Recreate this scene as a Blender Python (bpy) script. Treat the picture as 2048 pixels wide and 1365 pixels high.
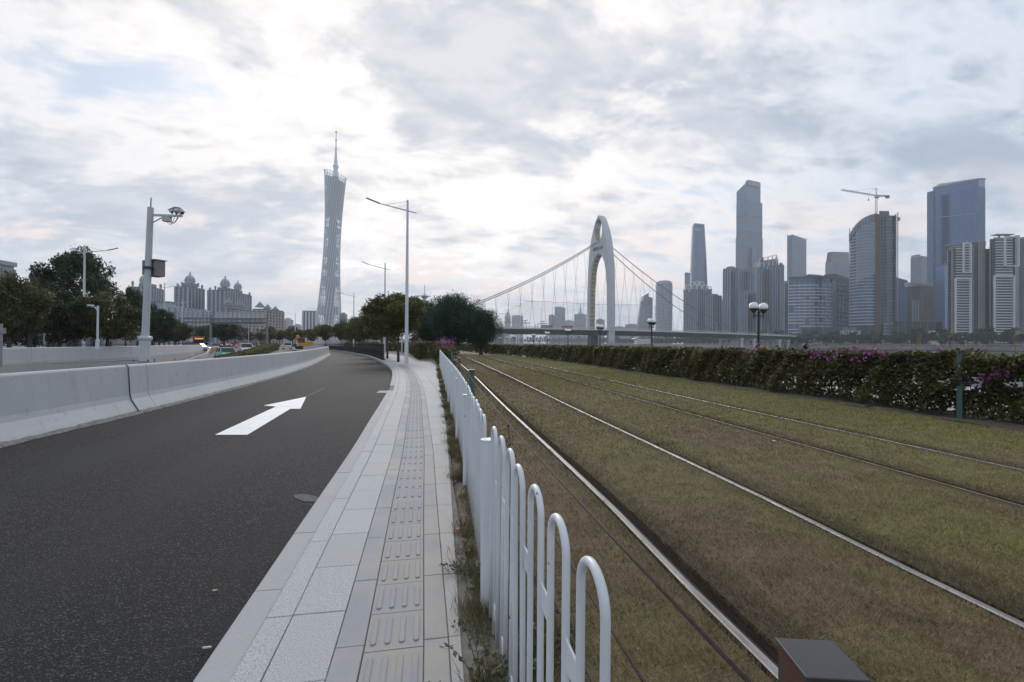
import bpy, math, random
import numpy as np
from mathutils import Vector, Matrix
random.seed(7); RS = np.random.RandomState(7)
scn = bpy.context.scene
col = scn.collection
for o in list(bpy.data.objects): bpy.data.objects.remove(o)

# ------------------------------------------------------------------ camera
FPX = 910.0; YAW = -9.91; PITCH = 0.35; ROLL = 0.38; EYE = 1.4
_y = math.radians(-YAW); _p = math.radians(PITCH); _r = math.radians(ROLL)
CF = Vector((math.sin(_y)*math.cos(_p), math.cos(_y)*math.cos(_p), math.sin(_p)))
CR0 = Vector((math.cos(_y), -math.sin(_y), 0)); CU0 = CR0.cross(CF)
CR = CR0*math.cos(_r) + CU0*math.sin(_r); CU = CU0*math.cos(_r) - CR0*math.sin(_r)
cam = bpy.data.cameras.new('camera'); camo = bpy.data.objects.new('camera', cam); col.objects.link(camo)
cam.sensor_width = 36; cam.lens = 36*FPX/2048; cam.clip_start = 0.05; cam.clip_end = 20000
m = Matrix((CR, CU, -CF)).transposed().to_4x4(); m.translation = (0, 0, EYE); camo.matrix_world = m
scn.camera = camo
CAM = Vector((0, 0, EYE))
def ray(px, py): return CF + CR*((px-1024)/FPX) + CU*((682.5-py)/FPX)
def G(px, py, z=0.0):                    # point of the level z seen at a pixel of the photograph
    d = ray(px, py); s = (z-EYE)/d.z; return CAM + d*s
def D(px, py, dep):                      # point at forward distance dep
    return CAM + ray(px, py)*dep
def ZT(px, py, dep): return D(px, py, dep).z
def B(px, dep, z=0.0):                   # ground point in the direction px at distance dep
    p = D(px, 687, dep); return Vector((p.x, p.y, z))

SEED = 3.7
# ------------------------------------------------------------------ world
SUN_AZ = math.radians(-1.0); SUN_EL = math.radians(27)      # azimuth from +Y, clockwise
world = bpy.data.worlds.new('World'); scn.world = world; world.use_nodes = True
nt = world.node_tree; nt.nodes.clear(); N = nt.nodes.new; L = nt.links.new
def wn(t, **k):
    n = N(t)
    for a, b in k.items(): setattr(n, a, b)
    return n
def wm(op, a, b=None, c=None, clamp=False):
    n = N('ShaderNodeMath'); n.operation = op; n.use_clamp = clamp
    for i, v in enumerate((a, b, c)):
        if v is None: continue
        if isinstance(v, (int, float)): n.inputs[i].default_value = v
        else: L(v, n.inputs[i])
    return n.outputs[0]
def wmix(f, a, b):
    n = N('ShaderNodeMix'); n.data_type = 'RGBA'
    for k, v in ((0, f), (6, a), (7, b)):
        if isinstance(v, (int, float)): n.inputs[k].default_value = v
        elif isinstance(v, tuple): n.inputs[k].default_value = (*v, 1)
        else: L(v, n.inputs[k])
    return n.outputs[2]
def wramp(f, lo, hi):
    n = N('ShaderNodeMapRange'); n.interpolation_type = 'SMOOTHSTEP'; L(f, n.inputs[0])
    n.inputs[1].default_value = lo; n.inputs[2].default_value = hi; return n.outputs[0]
def wnoise(vec, scale, detail, rough, dist=0.0):
    n = N('ShaderNodeTexNoise'); L(vec, n.inputs['Vector']); n.inputs['Scale'].default_value = scale
    n.inputs['Detail'].default_value = detail; n.inputs['Roughness'].default_value = rough
    n.inputs['Distortion'].default_value = dist; return n.outputs[0]
tc = N('ShaderNodeTexCoord'); sep = N('ShaderNodeSeparateXYZ'); L(tc.outputs['Generated'], sep.inputs[0])
zc = wm('MAXIMUM', sep.outputs[2], 0.0)
den = wm('ADD', zc, 0.30)
cx = wm('DIVIDE', sep.outputs[0], den); cy = wm('DIVIDE', sep.outputs[1], den)
cv = N('ShaderNodeCombineXYZ'); L(cx, cv.inputs[0]); L(cy, cv.inputs[1]); cv.inputs[2].default_value = SEED
# streets of cloud run across the wind: stretch one way
rot = N('ShaderNodeMapping'); L(cv.outputs[0], rot.inputs[0]); rot.inputs['Rotation'].default_value = (0, 0, math.radians(35)); rot.inputs['Scale'].default_value = (0.8, 1.25, 1)
V = rot.outputs[0]
big = wnoise(V, 1.1, 4, 0.55, 0.5)
med = wnoise(V, 3.2, 8, 0.62, 0.35)
fin = wnoise(V, 10.0, 7, 0.6, 0.15)
dens = wm('ADD', wm('MULTIPLY', big, 0.36), wm('ADD', wm('MULTIPLY', med, 0.46), wm('MULTIPLY', fin, 0.18)))
# direction of the veiled sun: the thin bright part of the layer
sd = (math.sin(SUN_AZ)*math.cos(SUN_EL), math.cos(SUN_AZ)*math.cos(SUN_EL), math.sin(SUN_EL))
dot = N('ShaderNodeVectorMath'); dot.operation = 'DOT_PRODUCT'; L(tc.outputs['Generated'], dot.inputs[0]); dot.inputs[1].default_value = sd
glow = wramp(dot.outputs['Value'], 0.62, 1.0)
sky = N('ShaderNodeTexSky'); sky.sky_type = 'NISHITA'; sky.sun_disc = False
sky.sun_elevation = SUN_EL; sky.sun_rotation = SUN_AZ; sky.dust_density = 2.0; sky.ozone_density = 2.0
S = 10.0                                   # the Background runs at 0.1
cover = wramp(dens, 0.38, 0.47)            # holes of blue where the layer is thinnest
thick = wramp(dens, 0.46, 0.57)           # grey bellies where it is thickest
thickw = wm('MULTIPLY', thick, wm('SUBTRACT', 1.0, wm('MULTIPLY', glow, 0.12)))
lit = wmix(glow, (0.56*S, 0.605*S, 0.675*S), (0.86*S, 0.80*S, 0.765*S))
grey = wmix(glow, (0.29*S, 0.35*S, 0.435*S), (0.385*S, 0.425*S, 0.495*S))
thickw = wm('MULTIPLY', thickw, wm('ADD', 0.62, wm('MULTIPLY', wramp(wnoise(V, 6.0, 6, 0.6, 0.3), 0.35, 0.62), 0.38)))
cloud = wmix(thickw, lit, grey)
warm = wm('MULTIPLY', wramp(wm('ABSOLUTE', wm('SUBTRACT', sep.outputs[2], 0.15)), 0.16, 0.0), wramp(wnoise(V, 3.4, 7, 0.6, 0.3), 0.48, 0.60))
cloud = wmix(wm('MULTIPLY', warm, wm('MULTIPLY', wramp(dot.outputs['Value'], 0.2, 0.9), 0.95)), cloud, (0.92*S, 0.735*S, 0.665*S))
blue = wmix(0.62, sky.outputs[0], (0.42*S, 0.50*S, 0.60*S))
skyc = wmix(cover, blue, cloud)
low = wramp(sep.outputs[2], 0.22, 0.0)
skyc = wmix(wm('MULTIPLY', low, 0.72), skyc, (0.41*S, 0.45*S, 0.515*S))
bg = N('ShaderNodeBackground'); L(skyc, bg.inputs[0]); bg.inputs[1].default_value = 0.1
wo = N('ShaderNodeOutputWorld'); L(bg.outputs[0], wo.inputs[0])

# ------------------------------------------------------------------ sun behind thin cloud
sl = bpy.data.lights.new('sun', 'SUN'); sl.energy = 1.45; sl.angle = math.radians(22); sl.color = (1.0, 0.95, 0.9)
so = bpy.data.objects.new('sun', sl); col.objects.link(so)
so.rotation_euler = Vector(sd).to_track_quat('Z', 'Y').to_euler()
scn.view_settings.view_transform = 'Standard'; scn.view_settings.look = 'None'; scn.view_settings.gamma = 1
scn.view_settings.exposure = 0.46
HAZE_D = 0.00016
scn.cycles.volume_bounces = 2; scn.cycles.max_bounces = 6; scn.cycles.transparent_max_bounces = 16

# ------------------------------------------------------------------ helpers
def tag(o, label=None, cat=None, group=None, kind=None):
    if label: o['label'] = label
    if cat: o['category'] = cat
    if group: o['group'] = group
    if kind: o['kind'] = kind
    return o
def thing(name, loc, label, cat, group=None, rz=0):
    o = bpy.data.objects.new(name, None); col.objects.link(o); o.location = loc; o.rotation_euler = (0, 0, rz)
    o.empty_display_size = 0.3
    return tag(o, label, cat, group)
def root_loc(o):
    while o.parent: o = o.parent
    return o.location
def copy_tree(o, parent=None):
    c = o.copy(); col.objects.link(c); c.parent = parent
    for ch in o.children: copy_tree(ch, c)
    return c
def place(proto, loc, rz=0, s=1, label=None, group=None, first=[]):
    if proto.name in first: o = copy_tree(proto)
    else: o = proto; first.append(proto.name)
    o.location = loc; o.rotation_euler = (0, 0, rz); o.scale = (s, s, s) if not isinstance(s, tuple) else s
    if label: o['label'] = label
    if group: o['group'] = group
    return o
class MB:
    def __init__(s): s.v = []; s.f = []; s.m = []; s.cur = 0
    def add(s, vs, fs):
        n = len(s.v); s.v += [tuple(p) for p in vs]
        for f in fs: s.f.append([i+n for i in f]); s.m.append(s.cur)
    def box(s, c, sz, rz=0, M=None):
        x, y, z = sz[0]/2, sz[1]/2, sz[2]/2
        P = [(-x,-y,-z),(x,-y,-z),(x,y,-z),(-x,y,-z),(-x,-y,z),(x,-y,z),(x,y,z),(-x,y,z)]
        if M is not None: P = [M @ Vector(p) for p in P]; P = [(p[0]+c[0], p[1]+c[1], p[2]+c[2]) for p in P]
        else:
            ca, sa = math.cos(rz), math.sin(rz); P = [(c[0]+p[0]*ca-p[1]*sa, c[1]+p[0]*sa+p[1]*ca, c[2]+p[2]) for p in P]
        s.add(P, [(3,2,1,0),(4,5,6,7),(0,1,5,4),(1,2,6,5),(2,3,7,6),(3,0,4,7)]); return s
    def bar(s, a, b, w, h=None):          # square bar from a to b
        a, b = Vector(a), Vector(b); d = b-a; h = h or w
        q = d.to_track_quat('Y', 'Z').to_matrix()
        return s.box((a+b)/2, (w, d.length, h), M=q)
    def prism(s, pts, z0, z1, cap=True):
        n = len(pts); lo = z0 if hasattr(z0, '__len__') else [z0]*n; hi = z1 if hasattr(z1, '__len__') else [z1]*n
        vs = [(p[0], p[1], lo[i]) for i, p in enumerate(pts)]+[(p[0], p[1], hi[i]) for i, p in enumerate(pts)]
        fs = [(i, (i+1) % n, n+(i+1) % n, n+i) for i in range(n)]
        if cap: fs += [tuple(range(n-1, -1, -1)), tuple(range(n, 2*n))]
        s.add(vs, fs); return s
    def tube(s, P, R, seg=8, cap=True):
        P = [Vector(p) for p in P]; n = len(P)
        if not hasattr(R, '__len__'): R = [R]*n
        vs = []; up = None
        for i in range(n):
            t = (P[min(i+1, n-1)]-P[max(i-1, 0)]).normalized()
            if up is None: up = t.orthogonal().normalized()
            else:
                up = (up - t*up.dot(t)); up = up.normalized() if up.length > 1e-6 else t.orthogonal().normalized()
            w = t.cross(up)
            for k in range(seg):
                a = 2*math.pi*(k+.5)/seg; vs.append(P[i]+(up*math.cos(a)+w*math.sin(a))*R[i])
        fs = [(i*seg+k, i*seg+(k+1) % seg, (i+1)*seg+(k+1) % seg, (i+1)*seg+k) for i in range(n-1) for k in range(seg)]
        if cap: fs += [tuple(range(seg-1, -1, -1)), tuple((n-1)*seg+k for k in range(seg))]
        s.add(vs, fs); return s
    def lathe(s, prof, c=(0, 0, 0), seg=12, sx=1, sy=1):
        n = len(prof); vs = [(c[0]+r*sx*math.cos(2*math.pi*k/seg), c[1]+r*sy*math.sin(2*math.pi*k/seg), c[2]+z) for r, z in prof for k in range(seg)]
        fs = [(i*seg+k, i*seg+(k+1) % seg, (i+1)*seg+(k+1) % seg, (i+1)*seg+k) for i in range(n-1) for k in range(seg)]
        fs += [tuple(range(seg-1, -1, -1)), tuple((n-1)*seg+k for k in range(seg))]
        s.add(vs, fs); return s
    def quadstrip(s, A, Bp):              # sheet between two polylines
        n = len(A); s.add(list(A)+list(Bp), [(i, i+1, n+i+1, n+i) for i in range(n-1)]); return s
    def build(s, name, mat, parent=None, smooth=False, kind=None, world=False, bevel=0):
        me = bpy.data.meshes.new(name)
        off = root_loc(parent) if (parent is not None and world) else (0, 0, 0)
        vs = s.v if not world else [(p[0]-off[0], p[1]-off[1], p[2]-off[2]) for p in s.v]
        me.from_pydata(vs, [], s.f)
        for mm in (mat if isinstance(mat, (list, tuple)) else [mat]): me.materials.append(mm)
        if isinstance(mat, (list, tuple)): me.polygons.foreach_set('material_index', s.m)
        if smooth: me.polygons.foreach_set('use_smooth', [True]*len(s.f))
        me.update()
        o = bpy.data.objects.new(name, me); col.objects.link(o); o.parent = parent
        if kind: o['kind'] = kind
        if bevel:
            b = o.modifiers.new('bevel', 'BEVEL'); b.width = bevel; b.segments = 2; b.limit_method = 'ANGLE'
        return o
def npmesh(name, verts, nper, mat, parent=None, kind=None, cidx=None, attr=None):
    # many separate polygons of nper corners each, straight from numpy
    nv = len(verts); nf = nv//nper; me = bpy.data.meshes.new(name)
    me.vertices.add(nv); me.vertices.foreach_set('co', np.ascontiguousarray(verts, dtype=np.float32).ravel())
    me.loops.add(nv); me.loops.foreach_set('vertex_index', np.arange(nv, dtype=np.int32))
    me.polygons.add(nf); me.polygons.foreach_set('loop_start', np.arange(0, nv, nper, dtype=np.int32))
    me.materials.append(mat)
    if attr is not None:
        a = me.attributes.new('vary', 'FLOAT', 'FACE'); a.data.foreach_set('value', np.ascontiguousarray(attr, dtype=np.float32))
    me.update(); me.validate()
    o = bpy.data.objects.new(name, me); col.objects.link(o); o.parent = parent
    if kind: o['kind'] = kind
    return o

# ------------------------------------------------------------------ materials
class MT:
    def __init__(s, name, rough=0.7, metal=0.0):
        s.m = bpy.data.materials.new(name); s.m.use_nodes = True; s.t = s.m.node_tree
        s.b = s.t.nodes['Principled BSDF']; s.b.inputs['Roughness'].default_value = rough; s.b.inputs['Metallic'].default_value = metal
        s.out = s.t.nodes['Material Output']; s._c = None
    def n(s, t, **k):
        x = s.t.nodes.new(t)
        for a, b in k.items(): setattr(x, a, b)
        return x
    def l(s, a, b): s.t.links.new(a, b)
    def co(s, scale=None, which='Object'):
        if which == 'World': g = s.n('ShaderNodeNewGeometry').outputs['Position']
        else: g = s.n('ShaderNodeTexCoord').outputs[which]
        if scale is None: return g
        mp = s.n('ShaderNodeMapping'); s.l(g, mp.inputs[0]); mp.inputs['Scale'].default_value = scale; return mp.outputs[0]
    def noise(s, scale, detail=4, rough=.55, vec=None, which='World', stretch=None):
        x = s.n('ShaderNodeTexNoise'); s.l(vec if vec is not None else s.co(stretch, which), x.inputs['Vector'])
        x.inputs['Scale'].default_value = scale; x.inputs['Detail'].default_value = detail; x.inputs['Roughness'].default_value = rough
        return x.outputs[0]
    def ramp(s, f, lo, hi, a=0.0, b=1.0):
        x = s.n('ShaderNodeMapRange'); s.l(f, x.inputs[0]); x.inputs[1].default_value = lo; x.inputs[2].default_value = hi
        x.inputs[3].default_value = a; x.inputs[4].default_value = b; return x.outputs[0]
    def math(s, op, a, b=0.0):
        x = s.n('ShaderNodeMath', operation=op)
        for i, v in enumerate((a, b)):
            if isinstance(v, (int, float)): x.inputs[i].default_value = v
            else: s.l(v, x.inputs[i])
        return x.outputs[0]
    def mix(s, f, a, b, mode='MIX'):
        x = s.n('ShaderNodeMix', data_type='RGBA', blend_type=mode)
        for k, v in ((0, f), (6, a), (7, b)):
            if isinstance(v, (int, float)): x.inputs[k].default_value = v
            elif isinstance(v, tuple): x.inputs[k].default_value = (*v, 1)
            else: s.l(v, x.inputs[k])
        return x.outputs[2]
    def color(s, c):
        if isinstance(c, tuple): s.b.inputs['Base Color'].default_value = (*c, 1)
        else: s.l(c, s.b.inputs['Base Color'])
    def bump(s, h, strength=.3, dist=.01):
        x = s.n('ShaderNodeBump'); s.l(h, x.inputs['Height']); x.inputs['Strength'].default_value = strength; x.inputs['Distance'].default_value = dist
        s.l(x.outputs[0], s.b.inputs['Normal'])
def simple(name, c, rough=.6, metal=0.0, var=.15, scale=3.0, emit=None, es=1.0):
    t = MT(name, rough, metal)
    f = t.noise(scale, 5, .6)
    t.color(t.mix(t.ramp(f, .3, .7), tuple(x*(1-var) for x in c), tuple(min(1, x*(1+var)) for x in c)))
    if emit: t.b.inputs['Emission Color'].default_value = (*emit, 1); t.b.inputs['Emission Strength'].default_value = es
    return t.m
# ------------------------------------------------------------------ paths of the place (x as a function of y)
def curve(pts, w=2.0):
    Y = [p[0] for p in pts]; X = [p[1] for p in pts]
    def f(y):
        ww = min(w, max(.3, y*.12)) if y > 0 else .3
        return float(np.mean(np.interp([y-ww, y-ww/2, y, y+ww/2, y+ww], Y, X)))
    return f
KX = curve([(-6,-.97),(2,-.97),(4,-1.01),(6.2,-1.04),(8.8,-1.13),(12,-1.22),(15.4,-1.36),(17,-1.47),(20,-1.68),(23.9,-2.0),(28,-2.5),(32.4,-3.2),(42,-4.9),(53,-7.2),(70,-11.9),(88,-17.8),(110,-27),(140,-43),(170,-62)])
BX = curve([(-6,-6.15),(8,-6.2),(11,-6.2),(14,-6.32),(21.6,-6.68),(30,-7.6),(38,-8.8),(50,-10.8),(60,-12.5),(68,-14.3),(80,-19),(95,-26.5),(120,-41),(150,-60)])
PR = curve([(-6,.14),(1.9,.14),(5,.2),(8,.24),(29.4,.24),(38,-.3)], 1.0)
R1 = curve([(-6,1.42),(2,1.46),(4,1.55),(10,1.6),(20,1.8),(31,1.92),(45,1.9),(55,1.6),(70,.7),(87,-1.2),(110,-5),(140,-12),(170,-22)], 3.0)
R2 = lambda y: R1(y)+1.48; R3 = lambda y: R1(y)+3.62; R4 = lambda y: R1(y)+5.10
HX = curve([(-6,10.1),(8,10.0),(21,10.1),(30,10.3),(38,10.3),(46,9.6),(52,8.7),(70,6.9),(87,5.0),(110,1.6),(140,-6),(170,-17)], 3.0)
HZ = lambda y: float(np.interp(y, [0,10,30,45,60,80,94], [-4,-3.5,-2.3,-1.5,-1.0,-.55,-.3]))
ROADZ = -0.15
def ys(a, b, n): return [a+(b-a)*i/n for i in range(n+1)]

# ------------------------------------------------------------------ ground materials
t = MT('asphalt', .8); t.b.inputs['Specular IOR Level'].default_value = .3
v = t.n('ShaderNodeTexVoronoi'); t.l(t.co(None, 'World'), v.inputs['Vector']); v.inputs['Scale'].default_value = 125
v2 = t.n('ShaderNodeTexVoronoi', feature='F1'); t.l(t.co(None, 'World'), v2.inputs['Vector']); v2.inputs['Scale'].default_value = 70
rs = t.n('ShaderNodeSeparateColor'); t.l(v.outputs['Color'], rs.inputs[0]); rs2 = t.n('ShaderNodeSeparateColor'); t.l(v2.outputs['Color'], rs2.inputs[0])
spk = t.ramp(v.outputs['Distance'], .05, .5)
n1 = t.noise(170, 3, .7); n2 = t.noise(.35, 5, .6); n3 = t.noise(1.6, 5, .65, stretch=(2.2, .25, 1))
c = t.mix(rs.outputs[0], (.006, .0068, .0095), (.033, .036, .043))
c = t.mix(spk, c, (.006, .006, .008))
c = t.mix(t.ramp(rs.outputs[1], .86, .93), c, (.095, .095, .10))
c = t.mix(t.math('MULTIPLY', t.ramp(rs2.outputs[0], .78, .9), t.ramp(v2.outputs['Distance'], .35, .1)), c, (.075, .075, .078))
c = t.mix(t.ramp(n2, .38, .68, 0, .45), c, (.023, .0245, .029))
wt = t.n('ShaderNodeSeparateXYZ'); t.l(t.co(None, 'World'), wt.inputs[0]); wv = t.math('ABSOLUTE', t.math('SINE', t.math('MULTIPLY', wt.outputs[0], 1.75)))
c = t.mix(t.math('MULTIPLY', t.ramp(wv, .45, .95, 0, .5), t.ramp(n2, .3, .6)), c, (.030, .031, .035))
c = t.mix(t.ramp(n3, .58, .72, 0, .38), c, (.014, .014, .017))
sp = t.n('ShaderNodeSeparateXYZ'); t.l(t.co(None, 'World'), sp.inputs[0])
c = t.mix(t.ramp(sp.outputs[1], 8, 30, 0, .62), c, (.045, .043, .046))      # lighter tone further on
c = t.mix(t.ramp(t.noise(.22, 4, .6, stretch=(1.5, .4, 1)), .60, .66, 0, .3), c, (.026, .025, .026))
t.color(c); t.bump(t.math('ADD', v.outputs['Distance'], t.math('MULTIPLY', n1, .8)), .9, .011); ASPH = t.m
t = MT('old_asphalt', .85); t.color(t.mix(t.ramp(t.noise(.4, 5), .3, .7), (.085, .083, .083), (.135, .13, .128))); ASPH2 = t.m

def stone(name, c, var=.1, speck=.25, fine=240, dirt=(.40,.35,.29), dirtamt=.35, dlo=.52, dhi=.75, ty=None):
    t = MT(name, .8)
    a = t.noise(fine, 2, .7); b = t.noise(1.3, 5, .6)
    rnd = t.n('ShaderNodeObjectInfo').outputs['Random']
    base = t.mix(t.ramp(a, .36, .62), tuple(x*(1-speck) for x in c), tuple(min(.95, x*(1+speck*.55)) for x in c))
    base = t.mix(t.ramp(rnd, 0, 1, 0, var*2), base, tuple(x*.55 for x in c))
    base = t.mix(t.ramp(b, dlo, dhi, 0, dirtamt), base, dirt)
    sx_ = t.n('ShaderNodeSeparateXYZ'); t.l(t.co(None, 'World'), sx_.inputs[0]); sand = t.math('MULTIPLY', t.ramp(sx_.outputs[0], -.42, -.02), t.ramp(sx_.outputs[1], 9, 3))
    base = t.mix(t.math('MULTIPLY', sand, t.ramp(t.noise(4.5, 7, .7), .36, .6, 0, .8)), base, (.36, .32, .275))
    base = t.mix(t.ramp(t.noise(9, 6, .7), .60, .78, 0, .3), base, tuple(x*.5 for x in c))
    t.color(base); t.bump(a, .18, .002); return t.m
GRAN = stone('light_granite', (.415, .425, .435), .12, .38, 150)
GRAN2 = stone('kerb_granite', (.41, .42, .435), .10, .40, 150)
CONCK = stone('kerb_concrete', (.34, .345, .36), .06, .08, 90, (.30,.29,.28), .45)
GREYS = stone('grey_stone', (.275, .288, .315), .05, .14, 240, (.41,.375,.335), .6, .44, .66)
TACT = stone('tactile_stone', (.28, .293, .32), .10, .14, 240, (.42,.35,.29), .35)
JOINT = simple('joint_sand', (.19, .175, .155), .95, 0, .25, 12)
# tiles carry dusty yellow-brown sand between the bars
t = MT('sandy_tile', .9); t.color(t.mix(t.ramp(t.noise(2.2, 5, .65), .38, .60), (.30, .305, .318), (.345, .315, .285))); t.bump(t.noise(160, 3, .7), .3, .003); SANDT = t.m
SOILC = MT('soil', .95); SOILC.color(SOILC.mix(SOILC.ramp(SOILC.noise(14, 7, .7), .3, .7), (.10, .085, .07), (.36, .30, .24)))
SOILC.bump(SOILC.noise(22, 7, .7), .8, .04); SOIL = SOILC.m
t = MT('white_road_paint', .6); t.color(t.mix(t.ramp(t.noise(140, 3, .7), .60, .68, 0, .55), t.mix(t.ramp(t.noise(2.2, 6, .7), .38, .70, 0, .5), (.80,.81,.82), (.55,.56,.57)), (.12,.12,.125))); t.bump(t.noise(125, 2, .6), .4, .004); WHITEP = t.m

def grass_color(t):
    n1 = t.noise(.55, 5, .6); n2 = t.noise(3.5, 5, .65); n3 = t.noise(60, 2, .6)
    sp = t.n('ShaderNodeSeparateXYZ'); t.l(t.co(None, 'World'), sp.inputs[0])
    sh = t.ramp(t.math('ADD', n1, t.math('MULTIPLY', sp.outputs[0], .030)), .50, .78)
    c = t.mix(sh, (.170, .124, .062), (.190, .175, .056))
    c = t.mix(t.ramp(n2, .35, .72), c, t.mix(sh, (.275, .210, .125), (.262, .236, .092)))
    c = t.mix(t.ramp(t.noise(1.4, 6, .7), .58, .72, 0, .6), c, (.100, .118, .036))
    c = t.mix(t.ramp(t.noise(5.5, 4, .6), .62, .75, 0, .55), c, (.07, .052, .034))
    # oily brown bands hugging each rail
    for o_ in (1.60, 3.08, 5.22, 6.70):
        dd = t.math('ABSOLUTE', t.math('SUBTRACT', t.math('ADD', sp.outputs[0], t.math('MULTIPLY', n2, .10)), o_+.06)); c = t.mix(t.ramp(dd, .07, .30, .62, 0), c, (.060, .040, .024))
    return c
t = MT('lawn', .95); c = grass_color(t); n3 = t.noise(70, 3, .7)
c = t.mix(t.ramp(n3, .3, .7, 0, .5), c, (.05, .037, .022)); t.color(c); t.bump(n3, .9, .03); LAWN = t.m
t = MT('grass_blades', .7); c = grass_color(t)
at = t.n('ShaderNodeAttribute', attribute_name='vary'); f = at.outputs['Fac']
c2 = t.mix(f, tuple([.5]*3), tuple([1.7]*3)); t.color(t.mix(1.0, c, c2, 'MULTIPLY'))
t.b.inputs['Specular IOR Level'].default_value = .2; BLADE = t.m

# ------------------------------------------------------------------ large ground sheets
near_edge = [Vector((20,-60,0)), Vector((20,40,0)), B(1010,150), B(968,260), B(940,450), B(905,1000), B(870,3500)]
mb = MB(); mb.add([(-4000,-300,-.46),(20,-300,-.46)]+[(p.x,p.y,-.46) for p in near_edge]+[(-4000,3600,-.46)], [])
vs = [(-9.2,-300,-.46),(20,-300,-.46)]+[(p.x,p.y,-.46) for p in near_edge]
Yn = [-300,-60]+[p.y for p in near_edge[1:]]
mb = MB()
A = [( -4000, y, -.46) for y in (-300,-60)]
# left limit keeps clear of the sunken highway
Lft = [(-9.4,-300,-.46),(-9.4,-60,-.46),(-9.4,20,-.46),(-12,45,-.46),(-16.5,68,-.46),(-20,80,-.46),(-27,95,-.46),(-30,110,-.46)]
Rgt = [(20,-300,-.46),(20,-60,-.46),(20,20,-.46),(20,45,-.46),(21,68,-.46),(21.5,80,-.46),(21,95,-.46),(20.5,110,-.46)]
mb.quadstrip(Lft, Rgt)
e = [Vector((20.5,110,0)), B(1010,150), B(968,260), B(940,450), B(905,1000), B(870,3500)]
mb.quadstrip([(-4000,p.y,-.46) for p in e], [(p.x,p.y,-.46) for p in e])
mb.quadstrip([(-4000,y,-.46) for y in (-300,95,110)], [(-62,-300,-.46),(-62,95,-.46),(-60,110,-.46)])
GROUNDM = simple('bare_ground', (.14, .13, .11), .95, 0, .3, .3)
ground = mb.build('ground', GROUNDM); tag(ground, kind='structure')
# river wall on this side
mb = MB(); pts = [(20,-300),(20,110)]+[(p.x,p.y) for p in e[1:]]
mb.quadstrip([(x,y,-.46) for x,y in pts], [(x+.4,y,-3.4) for x,y in pts])
CONC = simple('concrete', (.36, .36, .365), .85, 0, .12, .8)
tag(mb.build('river_wall', CONC), kind='structure')
t = MT('river_water', .12); t.color((.10, .105, .10)); t.b.inputs['IOR'].default_value = 1.33
t.bump(t.math('ADD', t.noise(.35, 4, .6, stretch=(1, .6, 1)), t.math('MULTIPLY', t.noise(1.5, 3, .6), .4)), .55, .6); WATER = t.m
mb = MB(); mb.add([(-100,-900,-3.2),(4500,-900,-3.2),(4500,4200,-3.2),(-800,4200,-3.2)], [(0,1,2,3)]); tag(mb.build('river', WATER), kind='structure')
# promenade between hedge and river
t = MT('promenade_paving', .85); bn = t.n('ShaderNodeTexBrick'); t.l(t.co(None,'World'), bn.inputs['Vector']); bn.inputs['Scale'].default_value = 1.6
bn.inputs['Color1'].default_value = (.42,.37,.34,1); bn.inputs['Color2'].default_value = (.38,.34,.32,1); bn.inputs['Mortar'].default_value = (.25,.23,.22,1); t.color(bn.outputs[0])
mb = MB(); yy = ys(-6, 130, 40); mb.quadstrip([(HX(y)+.9, y, -.12) for y in yy], [(max(20., 0)+.1, y, -.12) for y in yy]); tag(mb.build('promenade', t.m), kind='structure')

# highway and service road
yy = ys(-10, 94, 40)
WX = curve([(-10,-26),(20,-25.5),(30,-25.5),(50,-27.5),(70,-33),(94,-42),(150,-70)], 2)
mb = MB(); mb.quadstrip([(WX(y)-.3, y, HZ(y)) for y in yy], [(BX(y)-.3, y, HZ(y)) for y in yy])
mb.add([(-62,94,-.3),(BX(94)-.3,94,-.3),(BX(120)-.3,120,-.3),(BX(150)-.3,150,-.3),(-80,240,-.3),(-160,420,-.3),(-330,420,-.3),(-190,200,-.3),(-110,120,-.3)], [(0,1,2,3,4,5,6,7,8)])
hw = mb.build('highway', ASPH2); tag(hw, kind='structure')
yy = ys(-6, 100, 90)
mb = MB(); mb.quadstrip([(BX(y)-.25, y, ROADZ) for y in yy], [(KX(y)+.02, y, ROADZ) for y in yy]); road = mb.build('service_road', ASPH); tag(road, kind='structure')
mb = MB()
mb.add([(*G(x, y, ROADZ+.004)[:2], ROADZ+.005) for x, y in [(430,870),(495,870),(581,818),(601,818),(612.5,794),(527,811.5),(552,813.5)]], [(0,1,2,6),(2,3,4,5,6)])
am = mb.build('arrow_marking', WHITEP, road)
tag(am, 'white straight-ahead arrow painted on the dark asphalt')
mb = MB()      # ghost strokes of an older marking
for a, b in [((612,794),(650,776)),((585,801),(592,806))]:
    p, q = G(*a, ROADZ+.004), G(*b, ROADZ+.004); w = Vector((.022,0,0)); mb.add([p-w, p+w, q+w, q-w], [(0,1,2,3)])
mb.build('faded_line', simple('faded_paint', (.055,.057,.062), .8), road)
# cement spill by the kerb
mb = MB(); P0 = [(586,990),(610,988),(634,993),(640,1000),(628,1004),(606,1003),(590,996)]
mb.add([(*G(x, y, ROADZ+.004)[:2], ROADZ+.004) for x, y in P0], [tuple(range(7))]); mb.build('cement_stain', simple('cement_dust', (.085,.085,.09), .9, 0, .3, 25), road)

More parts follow.
